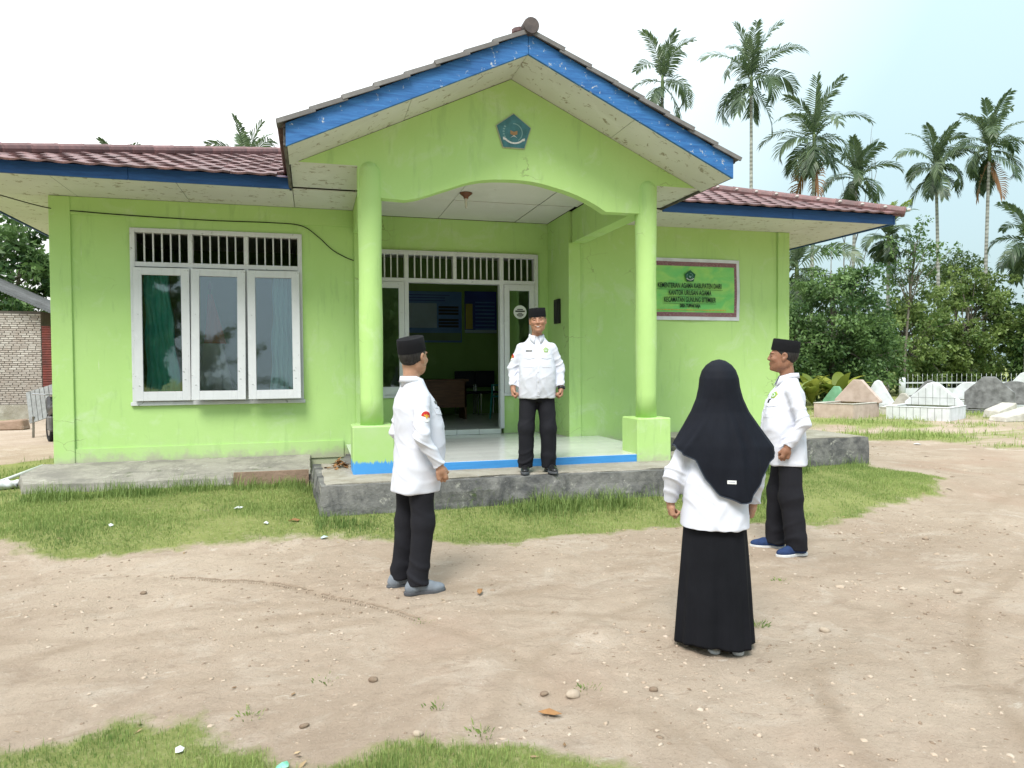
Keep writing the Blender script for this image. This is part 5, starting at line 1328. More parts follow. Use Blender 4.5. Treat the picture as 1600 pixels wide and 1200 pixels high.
# undergrowth that reads as one mass
rng = np.random.default_rng(77)
n = 520; ux = rng.uniform(14, 60, n); uy = 15.5 + .33*(26 - ux)*(ux < 26) - .30*(ux - 26)*(ux > 26)*.9 + rng.uniform(4, 9, n); uz = rng.uniform(.2, 1.0, n) ** 1.2 * (2.3 + .9*np.sin(ux*.9) + .5*np.sin(ux*2.3))
tag(leaf_clusters('thicket', np.stack([ux, uy, uz], 1), rng.uniform(.5, .95, n), 90, .26, MAT['leaf_mid'], None, rng), 'tangled undergrowth closing the view behind the fence', 'thicket', kind='stuff')
n = 420; ux = np.concatenate([rng.uniform(-75, -4, n)]); uy = 38 + rng.uniform(0, 8, n); uz = rng.uniform(.1, 1, n) * (3.6 + 1.2*np.sin(ux*.35))
tag(leaf_clusters('far_wood', np.stack([ux, uy, uz], 1), rng.uniform(.9, 1.6, n), 60, .5, MAT['leaf_dark'], None, rng), 'distant belt of trees behind the shed', 'wood', kind='stuff')
for i, (x, y, h, rr_) in enumerate(((-8.4, -25, 8.6, 3.0), (-13.5, -24, 7.4, 3.0), (-19, -22, 6.2, 2.8), (4, -29, 6.6, 3.2), (11.5, -27, 6.8, 3.2))):
    tree(('tall leafy tree mirrored in the left window pane', 'leafy tree behind the photographer at the far left of the yard', 'outermost tree behind the photographer on the left', 'leafy tree mirrored in the left side light of the entrance', 'leafy tree mirrored in the right side light of the entrance')[i], (x, y, 0), h, (x, y, h*.54), (rr_, 2.4, h*.48), 230, 70, .42, MAT['leaf_dark'], 40 + i, .16, 'trees mirrored in the glass', cr=.6, shell=.3)
# broad-leaved plants by the tombs
def broad(label, loc, nl, L, seed, mat):
    rg = np.random.default_rng(seed); root = tag(empty('broadleaf_plant', loc), label, 'plant', 'broad-leaved plants by the tombs')
    for i in range(nl):
        az = i*2.4 + rg.normal(0, .2); el = R(rg.uniform(35, 78)); h0 = rg.uniform(.1, .5); V = []; F = []; e = el; p = np.array([0, 0, h0]); nseg = 7
        side = np.array([-math.sin(az), math.cos(az), 0])
        for k in range(nseg + 1):
            t = k / nseg; wv = .17*L*math.sin(math.pi*(t ** .8))*(t > .12) + .012; d = np.array([math.cos(az)*math.cos(e), math.sin(az)*math.cos(e), math.sin(e)])
            V += [p - side*wv + np.array([0, 0, wv*.35]), p, p + side*wv + np.array([0, 0, wv*.35])]; p = p + d*L*rg.uniform(.9, 1.1)/nseg; e -= R(95)/nseg*(t + .2)
        for k in range(nseg): a = 3*k; F += [(a, a+1, a+4, a+3), (a+1, a+2, a+5, a+4)]
        me = bpy.data.meshes.new('leaf'); me.from_pydata([tuple(v) for v in V], [], F); me.update(); set_attr(me, 'tint', np.full(len(V), rg.uniform(0, 1))); link('leaf', me, mat, root, smooth=True)
broad('yellow green broad-leaved plant left of the pink tomb', (16.0, 10.4, 0), 13, 1.05, 1, MAT['leaf_yel'])
broad('broad-leaved plant with mottled leaves behind the pink tomb', (16.9, 10.2, 0), 15, 1.2, 2, MAT['leaf_yel'])
broad('small broad-leaved plant beside the green tomb', (15.2, 10.2, 0), 9, .8, 3, MAT['leaf_mid'])

# ------------------------------------------------------------------ grass blades
def blades(name, n, box_, hmin, hmax, wid, rng, thr=.02, dens=None, label=None, bend=.5, tshift=0.0):
    x = rng.uniform(box_[0], box_[1], n); y = rng.uniform(box_[2], box_[3], n); m = grass_mask(x, y)
    keep = (m > thr) & (rng.random(n) < np.clip((m - thr) * 5 + .12, 0, 1)) & (rng.random(n) < np.clip(.72 + .75*wobble(x, y, 2.4, 3, 5), .08, 1))
    if dens is not None: keep &= rng.random(n) < dens(x, y)
    x, y = x[keep], y[keep]; n = len(x); z = ground_h(x, y)
    h = (hmin + (hmax - hmin)*rng.random(n)**2.0) * (1 + .5*np.clip(wobble(x, y, 1.7, 3, 6), -.8, 1.2)) * (1 + .35*np.clip(wobble(x, y, 9, 3, 8), -.9, 1.2)); az = rng.uniform(0, 6.28, n); ln = rng.uniform(.1, 1.0, n) * bend
    dx, dy = np.cos(az), np.sin(az); sx_, sy_ = -dy*wid*.5, dx*wid*.5
    V = np.empty((n, 5, 3)); b0 = np.stack([x, y, z - .004], 1); mid = np.stack([x + dx*h*ln*.35, y + dy*h*ln*.35, z + h*.6], 1); tip = np.stack([x + dx*h*ln, y + dy*h*ln, z + h*np.sqrt(np.clip(1 - ln*ln*.5, .2, 1))], 1); s = np.stack([sx_, sy_, 0*sx_], 1)
    V[:, 0] = b0 - s; V[:, 1] = b0 + s; V[:, 2] = mid + s*.8; V[:, 3] = mid - s*.8; V[:, 4] = tip
    base = np.arange(n)[:, None]*5; F = np.concatenate([base + np.array([[0, 1, 2]]), base + np.array([[0, 2, 3]]), base + np.array([[3, 2, 4]])])
    me = np_mesh(name, V.reshape(-1, 3), F); t = .57 + .30*wobble(x, y, 1.3, 4, 7) + rng.normal(0, .2, n) + tshift
    set_attr(me, 'tint', np.repeat(np.clip(t, 0, 1), 5)); o = link(name, me, MAT['grass']); tag(o, label, 'grass', kind='stuff'); return o
rg = np.random.default_rng(3)
blades('lawn_grass', 360000, (-4.6, 7.8, -4.6, -.9), .015, .040, .0036, rg, label='short cropped lawn in front of the concrete apron')
blades('foreground_grass', 120000, (-1.6, 1.6, -7.9, -6.2), .010, .030, .0026, rg, label='short grass along the bottom edge of the picture')
def along(y0, w): return lambda x, y: np.exp(-((y - y0(x)) / w) ** 2)
front = lambda x: np.where(x < 0, -1.42, np.where(x < 4.9, -3.06, -1.78))
blades('tall_edge_grass', 300000, (-4.2, 7.8, -3.6, -1.0), .03, .19, .0046, rg, dens=lambda x, y: along(front, .20)(x, y) * np.clip(.5 + 1.1*wobble(x, y, 2.2, 3, 9), .05, 1), label='taller uncut grass hugging the concrete edge', bend=.8, tshift=-.22)
blades('side_grass', 26000, (-8, -3.2, -2.8, 3.0), .03, .08, .006, rg, label='grass on the left beside the office wall')
blades('graveyard_grass', 75000, (8.6, 22, -2.2, 9), .04, .17, .011, rg, label='rough yellowing grass around the tombs', bend=1.0, tshift=.30)
def tuft(loc, n, h, seed, label, spread=.07):
    r = np.random.default_rng(seed); b = MB()
    T = []
    for i in range(n):
        a = r.uniform(0, 6.28); q_ = r.uniform(0, spread, 2); e = r.uniform(.5, 1.3); hh = h*.38*r.uniform(.4, 1.1); x, y = q_[0]*math.cos(a), q_[0]*math.sin(a); s = .0017
        k = len(b.v); b.add([(x - s, y, -.005), (x + s, y, -.005), (x + math.cos(a)*hh*e*.4 + s, y + math.sin(a)*hh*e*.4, hh*.65), (x + math.cos(a)*hh*e, y + math.sin(a)*hh*e, hh*.9)], [(0, 1, 2), (0, 2, 3)]); T += [r.uniform(0, .9)]*4
    me = b.mesh('grass_tuft'); set_attr(me, 'tint', np.array(T)); o = link('grass_tuft', me, MAT['grass'], None, (loc[0], loc[1], float(ground_h(*loc)))); tag(o, label, 'grass tuft', 'small tufts on the bare earth', 'stuff')
for i, (x, y, n, h, l) in enumerate(((2.49, -6.22, 90, .07, 'green tuft right of the hem of the black skirt'), (1.22, -6.72, 30, .05, 'dry tuft beside the small hole in the earth'), (.62, -5.58, 26, .04, 'flattened tuft on the tyre track'), (.05, -6.28, 22, .045, 'small tuft in the bare earth at lower left'), (.66, -6.98, 24, .08, 'thin weed at the bottom centre'), (3.15, -5.55, 24, .05, 'tuft between the woman and the man in trainers'), (-.28, -6.55, 30, .05, 'tuft at the rim of the foreground grass'), (.52, -6.72, 18, .05, 'lone weed above the foreground grass'))): tuft((x, y), n, h, 200 + i, l)

# ------------------------------------------------------------------ things on and in the building
def text(name, body, x, y, z, size, mat, parent, sx=1.0, offset=0.0, rot=(R(90), 0, 0), extrude=.0004):
    cu = bpy.data.curves.new(name, 'FONT'); cu.body = body; cu.size = size; cu.align_x = 'CENTER'; cu.align_y = 'CENTER'; cu.offset = offset; cu.extrude = extrude; cu.resolution_u = 3
    o = bpy.data.objects.new(name, cu); COL.objects.link(o); o.location = HP(x, y, z); o.rotation_euler = rot; o.scale = (sx, 1, 1); cu.materials.append(mat)
    me = bpy.data.meshes.new_from_object(o.evaluated_get(bpy.context.evaluated_depsgraph_get())); me.name = name
    bpy.data.objects.remove(o); o = link(name, me, None, parent, HP(x, y, z)); o.rotation_euler = rot; o.scale = (sx, 1, 1); return o

# banner
def m_ulos():
    m, nt, b = mk('woven_border_print'); b.inputs['Roughness'].default_value = .6
    v = coords(nt, 'Object', (1, 1, 1)); w1 = N(nt, 'ShaderNodeTexWave', wave_type='BANDS', bands_direction='DIAGONAL'); w1.inputs['Scale'].default_value = 22; w1.inputs['Distortion'].default_value = 3; nt.links.new(v, w1.inputs['Vector'])
    c = mixc(nt, ramp(nt, w1.outputs['Fac'], .4, .6), (.26, .06, .07), (.14, .10, .12)); c = mixc(nt, ramp(nt, noise_tex(nt, 90, 3, vec=v), .55, .62), c, (.36, .25, .25))
    nt.links.new(c, b.inputs['Base Color']); return m
def m_bgreen():
    m, nt, b = mk('banner_green_print'); b.inputs['Roughness'].default_value = .45
    v = coords(nt, 'Object', (1.2, 1, 2.4)); c = mixc(nt, ramp(nt, noise_tex(nt, 2.2, 2, vec=v, dist=1.2), .35, .65), (.15, .54, .13), (.30, .62, .13)); nt.links.new(c, b.inputs['Base Color'])
    bump(nt, b, noise_tex(nt, 3, 3, vec=v, dist=1.), .35, .04); return m
MAT['vinyl'] = M('white_vinyl', (.72, .74, .80), None, 4, .5)
bx0, bx1, bz0, bz1 = 5.12, 6.99, 2.268, 3.285
banner = tag(empty('banner', HP(6.05, -.01, bz0)), 'green office name banner with woven border fixed to the right wall', 'banner'); bo = HP(6.05, -.01, bz0)
def bsheet(name, mat, rects, y):
    """slightly rippled sheets; rects in image-fitted x, z"""
    V = []; F = []
    for x0, x1, z0, z1 in rects:
        nx_, nz_ = max(2, int((x1-x0)/.06)), max(2, int((z1-z0)/.06)); k = len(V)
        for i in range(nx_+1):
            for j in range(nz_+1):
                x = x0 + (x1-x0)*i/nx_; z = z0 + (z1-z0)*j/nz_; p = HP(x, y - .022 - .006*math.sin(x*5 + z*4) - .005*math.sin(x*3 - z*7), z) - bo; V.append(tuple(p))
        for i in range(nx_):
            for j in range(nz_): a = k + i*(nz_+1) + j; F.append((a, a + nz_ + 1, a + nz_ + 2, a + 1))
    me = bpy.data.meshes.new(name); me.from_pydata(V, [], F); me.update(); return link(name, me, mat, banner, smooth=True)
bsheet('vinyl_sheet', MAT['vinyl'], [(bx0, bx1, bz0, bz1)], 0)
ix0, ix1, iz0, iz1 = bx0 + .05, bx1 - .055, bz0 + .06, bz1 - .055
bsheet('woven_border', m_ulos(), [(ix0, ix1, iz0, iz0 + .07), (ix0, ix1, iz1 - .07, iz1), (ix0, ix0 + .05, iz0 + .071, iz1 - .071), (ix1 - .05, ix1, iz0 + .071, iz1 - .071)], -.0035)
bsheet('green_field', m_bgreen(), [(ix0 + .051, ix1 - .051, iz0 + .071, iz1 - .071)], -.004)
MAT['banner_ink'] = M('banner_black_ink', (.012, .03, .015), None, 8, .5); MAT['orange_ink'] = M('banner_orange_ink', (.62, .33, .08), None, 8, .5)
def btext(name, body, x, z, size, mat, sx, off):
    o = text(name, body, x, -.031, z, size, mat, banner, sx, off); o.location = HP(x, -.049, z) - bo
btext('lettering', 'KEMENTERIAN AGAMA KABUPATEN DAIRI', 6.045, 2.832,   .114*K, MAT['banner_ink'], 0.54, .0022)
btext('lettering', 'KANTOR URUSAN AGAMA', 6.045, 2.715,   .114*K, MAT['banner_ink'], 0.57, .0022)
btext('lettering', 'KECAMATAN GUNUNG SITEMBER', 6.045, 2.60,   .114*K, MAT['banner_ink'], 0.55, .0022)
btext('lettering', 'DESA TUPPAK RAJA', 6.045, 2.502, .072*K, MAT['banner_ink'], .60, .0034)
b = MB(); rb = random.Random(4); x = -.62
while x < .62:
    w_ = rb.uniform(.012, .05); b.box(x, x + w_, -.0004, .0004, -.006, .006); x += w_ + .012
o = b.build('small_print', MAT['orange_ink'], banner); o.location = HP(6.03, -.046, 2.436) - bo
for z, w_ in ((2.772, 1.22), (2.655, .75), (2.54, .97)):
    o = MB().box(-w_*K/2, w_*K/2, -.0004, .0004, -.0022, .0022).build('underline', MAT['banner_ink'], banner); o.location = HP(6.045, -.046, z) - bo
def crest(parent, cx, cy, cz, r, y_dir, mats, rel, depth):
    """pentagon emblem: field, ring of grain, book on a stand, ribbon; in the x-z plane facing -y"""
    def flat(name, pts, y, mat, th=.001):
        o = MB().prism([(x, z) for x, z in pts], -th, 0).build(name, mat, parent); o.location = Vector((cx, cy + y, cz)) - rel; return o
    pent = [(r*math.cos(R(90 + 72*i)), r*math.sin(R(90 + 72*i))) for i in range(5)]
    f = flat('emblem_field', pent, 0, mats[0], depth)
    def ringpts(r0, r1, a0, a1, n=14, sq=1.0): return [(r1*math.cos(R(a0 + (a1-a0)*i/n)), r1*sq*math.sin(R(a0 + (a1-a0)*i/n))) for i in range(n+1)] + [(r0*math.cos(R(a1 - (a1-a0)*i/n)), r0*sq*math.sin(R(a1 - (a1-a0)*i/n))) for i in range(n+1)]
    d = -depth - .0015
    flat('emblem_ring', ringpts(.45*r, .50*r, -60, 95), d, mats[1]); 
    for i in range(7):
        a = R(150 + i*14); x, z = .58*r*math.cos(a), .58*r*math.sin(a); flat('grain', [(x - .07*r, z - .02*r), (x + .03*r, z - .05*r), (x + .07*r, z + .02*r), (x - .03*r, z + .05*r)], d, mats[1])
    flat('emblem_book', [(-.20*r, -.10*r), (0, -.18*r), (.20*r, -.10*r), (.20*r, .10*r), (0, .03*r), (-.20*r, .10*r)], d - .001, mats[3])
    flat('emblem_stand', [(-.20*r, -.30*r), (0, -.20*r), (.20*r, -.30*r), (.03*r, -.17*r), (-.03*r, -.17*r)], d - .0015, mats[2])
    flat('emblem_ribbon', ringpts(.60*r, .70*r, 218, 322, 14, .9), d - .002, mats[2]); flat('ribbon_end', [(-.62*r, -.42*r), (-.46*r, -.46*r), (-.46*r, -.34*r), (-.62*r, -.28*r)], d - .0025, mats[2]); flat('ribbon_end', [(.46*r, -.46*r), (.62*r, -.42*r), (.62*r, -.28*r), (.46*r, -.34*r)], d - .0025, mats[2])
    return f
MAT['crest_blue'] = M('faded_teal_paint', (.075, .22, .26), (.05, .15, .17), 12, .6, .2, 40); MAT['crest_pale'] = M('faded_pale_teal', (.24, .42, .43), None, 12, .6); MAT['crest_gold'] = M('faded_gold', (.40, .24, .12), None, 12, .6)
MAT['crest_green'] = M('emblem_dark_green', (.012, .10, .045), None, 12, .5)
e0 = HP(6.045, -.047, 2.99); crest(banner, e0.x, e0.y, e0.z, .105*K, -1, (MAT['crest_green'], MAT['crest_pale'], MAT['badge_white'], MAT['crest_pale']), bo, .0012)
e0 = HP(2.392, -2.262, 4.355); plq = tag(empty('gable_emblem', e0), 'faded teal pentagon emblem plaque on the green gable', 'emblem')
crest(plq, e0.x, e0.y, e0.z, .222*K, -1, (MAT['crest_blue'], MAT['crest_pale'], MAT['badge_white'], MAT['crest_gold']), e0, .02)
rimp = [(.236*K*math.cos(R(90 + 72*i)), .236*K*math.sin(R(90 + 72*i))) for i in range(5)]
MB().prism(rimp, -.012, 0).build('plaster_rim', MAT['lime'], plq)

# porch lamp
lp = HP(2.12, -.75, 3.968); lamp = tag(empty('ceiling_lamp', lp), 'brown lamp holder with a bare bulb under the porch ceiling', 'lamp')
MAT['lamp_brown'] = M('rusty_brown_enamel', (.20, .075, .035), (.12, .05, .03), 9, .4)
MB().lathe([(.030, -.075), (.035, -.05), (.07, -.022), (.082, -.012), (.082, 0)], n=20).build('lamp_rose', MAT['lamp_brown'], lamp, smooth=True)
MB().lathe([(.006, -.20), (.014, -.192), (.016, -.17), (.016, -.10), (.022, -.085), (.022, -.070)], n=14).build('lamp_bulb', M('frosted_bulb', (.62, .60, .54), None, 8, .25), lamp, smooth=True)
# cable along the wall
cb = MB()
cpts = [(-6.5, -1.6, 4.05), (-4.4, -.6, 3.83), (-3.35, -.06, 3.635), (-2.9, -.035, 3.60), (-2.2, -.03, 3.575), (-1.3, -.03, 3.56), (-.5, -.03, 3.565), (-.12, -.03, 3.54), (.10, -.03, 3.40), (.30, -.02, 3.22), (.48, -.02, 3.12), (.60, -.05, 3.07)]
fine = []
for i in range(len(cpts) - 1):
    p0, p1, p2, p3 = (Vector(cpts[max(0, min(len(cpts)-1, i + k))]) for k in (-1, 0, 1, 2))
    for j in range(6):
        t = j / 6; fine.append(.5*((2*p1) + (p2 - p0)*t + (2*p0 - 5*p1 + 4*p2 - p3)*t*t + (3*p1 - p0 - 3*p2 + p3)*t**3))
fine.append(Vector(cpts[-1]))
tag(MB().tube([HP(*q) for q in fine], .0065, 6).build('power_cable', M('black_cable', (.012, .013, .012), None, 5, .6), smooth=True), 'black electric cable strung across the top of the green wall', 'cable')
# curtains inside the left window
def curtain(label, x0t, x1t, x0b, x1b, z0, z1, y, mat, waves):
    nx_, nz_ = waves*8, 24; V = []; F = []
    for j in range(nz_+1):
        f = j / nz_; z = z1 + (z0 - z1)*f
        for i in range(nx_+1):
            u = i / nx_; x = (x0t + (x1t-x0t)*u)*(1-f) + (x0b + (x1b-x0b)*u)*f + .012*math.sin(9*z + u*7); V.append(tuple(HP(x, y + .035*math.sin(u*waves*6.283 + .6*math.sin(z*3)) + .012*math.sin(u*waves*13 + z*2), z)))
    for j in range(nz_):
        for i in range(nx_): a = j*(nx_+1) + i; F.append((a, a+1, a+nx_+2, a+nx_+1))
    me = bpy.data.meshes.new('curtain'); me.from_pydata(V, [], F); me.update(); o = link('curtain', me, mat, None, smooth=True); md = o.modifiers.new('thick', 'SOLIDIFY'); md.thickness = .003; tag(o, label, 'curtain', 'curtains in the left window'); return o
MAT['curtain'] = m_cloth('sea_green_curtain', (.20, .86, .70), (.15, .76, .60)); MAT['curtain2'] = m_cloth('pale_aqua_curtain', (.36, .68, .66), (.30, .60, .60))
curtain('sea green curtain gathered behind the left window sash', -2.22, -1.92, -2.20, -1.76, 1.10, 2.88, .20, MAT['curtain'], 5)
curtain('pale aqua curtain hanging behind the right window sash', -.52, -.20, -.58, -.20, 1.10, 2.88, .20, MAT['curtain2'], 5)
# flag on a stand behind the middle sash
fl = tag(empty('flag_stand', HP(-1.42, .55, .468)), 'red and white flag furled on a pole behind the middle window sash', 'flag')
MB().lathe([(.16, 0), (.16, .03), (.03, .06), (.018, .09), (.016, 2.02), (.03, 2.05), (.004, 2.14)], n=12).build('pole', M('flag_pole_wood', (.12, .06, .03), None, 9, .5), fl, smooth=True)
def drape(name, z0, z1, r0, r1, mat):
    V = []; F = []; nn = 36
    for j in range(13):
        f = j / 12; z = z1 + (z0-z1)*f; r = r0 + (r1-r0)*f
        for k in range(nn): a = 6.283*k/nn; g = 1 + .25*math.sin(5*a + 2*f) ; V.append((r*g*math.cos(a)*1.2 + .05*f, r*g*math.sin(a)*.7, z))
    for j in range(12):
        for k in range(nn): a = j*nn + k; b_ = j*nn + (k+1) % nn; F.append((a, a+nn, b_+nn, b_))
    me = bpy.data.meshes.new(name); me.from_pydata(V, [], F); me.update(); link(name, me, mat, fl, smooth=True)
drape('red_cloth', 1.30, 1.96, .02, .10, m_cloth('flag_red', (.50, .09, .04), (.42, .07, .03))); drape('white_cloth', .62, 1.30, .10, .17, m_cloth('flag_white', (.62, .62, .62), (.55, .55, .55)))

# the hall behind the door
def board(label, x0, x1, z0, z1, mat):
    t_ = tag(empty('wall_poster', HP((x0+x1)/2, 4.99, z0)), label, 'poster'); rel = HP((x0+x1)/2, 4.99, z0)
    o = HB().box(x0, x1, 4.975, 4.995, z0, z1).build('poster_sheet', mat, t_); o.location = -rel; return t_, rel
MAT['p_blue'] = M('poster_blue', (.10, .22, .42), (.05, .12, .34), 1.2, .5); MAT['p_dark'] = M('poster_dark_blue', (.025, .05, .26), (.02, .04, .20), 1.2, .5); MAT['p_yel'] = M('poster_yellow', (.36, .32, .06), None, 3, .5); MAT['p_pale'] = M('poster_pale', (.30, .40, .48), None, 3, .5); MAT['p_grn'] = M('poster_olive', (.12, .20, .10), None, 3, .5)
def bits(t_, rel, items):
    for name, mat, x0, x1, z0, z1 in items: o = HB().box(x0, x1, 4.970, 4.974, z0, z1).build(name, mat, t_); o.location = -rel
t1, r1 = board('large pale blue chart poster on the back wall of the hall', 1.95, 3.22, 2.06, 3.18, MAT['p_blue'])
bits(t1, r1, [('chart_panel', MAT['p_pale'], 2.05, 2.66, 2.38, 2.92)] + [('chart_row', MAT['p_dark'], 2.05, 2.85 if i else 2.95, 3.09 - i*.06, 3.11 - i*.06) for i in range(3)] + [('chart_row', MAT['ink'], 2.70, 3.15, 2.86 - i*.07 - .05, 2.86 - i*.07) for i in range(7) if i != 3] + [('chart_band', MAT['p_grn'], 1.97, 3.2, 2.10, 2.27)])
t2, r2 = board('dark blue poster with a yellow column beside the chart', 3.29, 4.02, 2.27, 3.20, MAT['p_dark'])
bits(t2, r2, [('poster_column', MAT['p_yel'], 3.31, 3.47, 2.36, 2.92)] + [('poster_row', MAT['p_blue'], 3.53, 3.98, 2.97 - i*.085 - .03, 2.97 - i*.085) for i in range(8)] + [('poster_foot', MAT['p_pale'], 3.29, 4.02, 2.275, 2.34)])
MAT['wood'] = M('brown_desk_wood', (.14, .065, .030), (.09, .04, .02), 5, .45, stretch=(1, 8, 8)); MAT['chrome'] = M('chair_chrome', (.5, .5, .52), None, 5, .25, metal=.9); MAT['pad'] = M('dark_chair_pad', (.018, .02, .028), None, 8, .6); MAT['tealp'] = M('teal_plastic', (.015, .22, .20), None, 6, .4)
zf = HP(0, 0, .468).z
dk = tag(empty('desk', (2.15, 3.35, zf)), 'brown wooden desk just inside the open door', 'desk')
MB().box(-.62, .62, -.32, .32, .70, .735).build('desk_top', MAT['wood'], dk, bevel=.004); MB().box(-.58, .58, -.28, -.26, .22, .698).build('front_panel', MAT['wood'], dk)
for sx_ in (-.58, .55): MB().box(sx_, sx_ + .03, -.28, .28, 0, .698).build('side_panel', MAT['wood'], dk)
def chair(label, x, y, rz, padm, fr):
    c = tag(empty('office_chair', (x, y, zf), rz), label, 'chair', 'chairs in the hall')
    MB().box(-.21, .21, -.20, .22, .43, .47).build('seat', padm, c, bevel=.015); MB().box(-.21, .21, .20, .23, .55, .88).build('backrest', padm, c, bevel=.012)
    for sx_ in (-.19, .19):
        MB().tube([(sx_, -.18, 0), (sx_, -.18, .43)], .012, 8).build('leg', fr, c); MB().tube([(sx_, .24, 0), (sx_, .19, .45), (sx_, .245, .86)], .012, 8).build('leg', fr, c)
chair('dark padded chair beside the desk in the hall', 2.98, 4.2, 0, MAT['pad'], MAT['chrome']); chair('dark padded chair in the middle of the hall wall', 3.42, 4.25, .05, MAT['pad'], MAT['chrome'])
c = tag(empty('plastic_chair', (3.43, 2.9, zf), R(200)), 'teal plastic chair just inside the right door jamb', 'chair', 'chairs in the hall')
MB().box(-.20, .20, -.20, .20, .40, .43).build('seat', MAT['tealp'], c, bevel=.012)
b = MB(); b.box(-.20, -.13, .18, .21, .43, .86).box(.13, .20, .18, .21, .43, .86).box(-.13, .13, .18, .21, .76, .86).box(-.03, .03, .18, .21, .43, .76); b.build('backrest', MAT['tealp'], c)
for sx_ in (-.185, .185):
    for sy_ in (-.185, .185): MB().tube([(sx_*1.12, sy_*1.12, 0), (sx_, sy_, .40)], [.016, .022], 7).build('leg', MAT['tealp'], c)
    MB().tube([(sx_, -.17, .41), (sx_*1.1, -.15, .62), (sx_*1.05, .18, .64)], .016, 6).build('armrest', MAT['tealp'], c)

# ------------------------------------------------------------------ graveyard
MAT['t_pink'] = M('pink_tomb_plaster', (.56, .45, .40), (.44, .34, .29), 5, .8, .2, 40); MAT['t_white'] = M('white_tomb_tile', (.72, .74, .78), (.58, .60, .62), 4, .6, .1, 40); MAT['t_grey'] = M('grey_tomb_cement', (.27, .27, .275), (.12, .12, .12), 5, .9, .5, 25); MAT['t_green'] = M('green_tomb_paint', (.20, .42, .26), (.15, .32, .19), 5, .7); MAT['t_cream'] = M('cream_tomb_cement', (.55, .52, .47), (.38, .36, .32), 5, .85, .3, 30); MAT['t_rose'] = M('rose_tomb_tile', (.52, .30, .24), (.42, .22, .17), 5, .7); MAT['soil'] = M('grave_soil', (.20, .20, .10), (.14, .15, .06), 12, .95)
def gpts(w_, h, kind):
    if kind == 'gable': return [(-w_/2, 0), (w_/2, 0), (w_/2, h*.10), (w_*.09, h), (-w_*.09, h), (-w_/2, h*.10)]
    if kind == 'peak': return [(-w_/2, 0), (w_/2, 0), (w_/2, h*.14), (w_*.10, h*.93), (0, h), (-w_*.10, h*.93), (-w_/2, h*.14)]
    if kind == 'house': return [(-w_/2, 0), (w_/2, 0), (w_/2, h*.52), (w_*.12, h), (-w_*.12, h), (-w_/2, h*.52)]
    return [(w_/2*math.cos(R(a)), h*math.sin(R(a)) if 0 < a < 180 else 0) for a in range(0, 181, 12)]
def tomb(label, x, y, head, w_, L, kh, hw, hh, kind, mat, hmat=None, panes=0, th=.09, hpos=1.0):
    """kerb box w_ x L with a headstone at its far end; head = heading of the long axis (degrees clockwise from +y)"""
    t_ = tag(empty('tomb', (x, y, float(ground_h(x, y)) - .02), -R(head)), label, 'tomb', 'tombs in the graveyard'); hm = hmat or mat
    if kh:
        MB().box(-w_/2, w_/2, 0, th, 0, kh).build('kerb', mat, t_, bevel=.01); MB().box(-w_/2, w_/2, L - th, L, 0, kh).build('kerb', mat, t_, bevel=.01)
        MB().box(-w_/2, -w_/2 + th, th + .002, L - th - .002, 0, kh).build('kerb', mat, t_, bevel=.01); MB().box(w_/2 - th, w_/2, th + .002, L - th - .002, 0, kh).build('kerb', mat, t_, bevel=.01)
        MB().box(-w_/2 + th, w_/2 - th, th, L - th, 0, kh*.7).build('soil', MAT['soil'], t_)
        MB().box(-w_/2 - .012, w_/2 + .012, -.012, th + .01, kh, kh + .025).build('kerb_cap', MAT['t_cream'] if mat is MAT['t_pink'] else mat, t_, bevel=.006)
        for s in (-1, 1): MB().box(s*w_/2 - (th + .01 if s > 0 else .012), s*w_/2 + (.012 if s > 0 else th + .01), th + .012, L, kh, kh + .025).build('kerb_cap', MAT['t_cream'] if mat is MAT['t_pink'] else mat, t_, bevel=.006)
    hs_ = MB().prism([(a, b_ + (kh if kh else 0)) for a, b_ in gpts(hw, hh, kind)], L*hpos - .16, L*hpos - .02).build('headstone', hm, t_, bevel=.012)
    if panes:
        g = MB(); top = gpts(hw, hh, kind)
        for i in range(1, panes): xx = -hw/2 + hw*i/panes; hgt = float(np.interp(abs(xx), [0, hw/2], [hh*.92, hh*.15])); MB().box(xx - .004, xx + .004, L*hpos - .163, L*hpos - .159, kh, kh + hgt).build('tile_joint', MAT['t_grey'], hs_)
        MB().box(-hw*.40, hw*.40, L*hpos - .1635, L*hpos - .1595, kh + hh*.32, kh + hh*.33).build('tile_joint', MAT['t_grey'], hs_)
        for i in range(1, panes + 1): xx = -w_/2 + w_*i/(panes+1); MB().box(xx - .004, xx + .004, -.004, 0, 0, kh).build('tile_joint', MAT['t_grey'], t_)
    return t_
tomb('pink plastered tomb with low kerb and flat-topped gable headstone', 14.1, 7.1, 68, 1.15, 1.5, .42, 1.35, .66, 'gable', MAT['t_pink'])
tomb('white tiled tomb with peaked headstone in the graveyard', 15.65, 5.75, 62, 1.55, 1.5, .36, 1.45, .66, 'peak', MAT['t_white'], panes=8)
tomb('tall grey cement headstone right of the white tiled tomb', 19.3, 6.9, 55, 1.25, 1.2, .12, 1.3, 1.0, 'house', MAT['t_grey'])
tomb('weathered grey headstone behind the white tiled tomb', 18.0, 8.0, 60, 1.2, 1.2, .2, 1.25, .82, 'peak', MAT['t_grey'])
tomb('green painted rounded tomb left of the pink one', 15.7, 9.3, 60, .7, .9, .3, .85, .52, 'gable', MAT['t_green'])
tomb('pale blue-white gable tomb behind the pink one', 17.0, 8.9, 58, .9, .9, .2, .95, .82, 'peak', MAT['t_white'])
tomb('small rose tiled grave marker near the fence post', 19.6, 11.5, 55, .4, .6, .2, .55, .72, 'house', MAT['t_rose'])
tomb('grey arched tomb at the right edge of the picture', 21.2, 7.5, 50, 1.6, 1.2, .2, 1.5, .75, 'arch', MAT['t_white'], MAT['t_grey'])
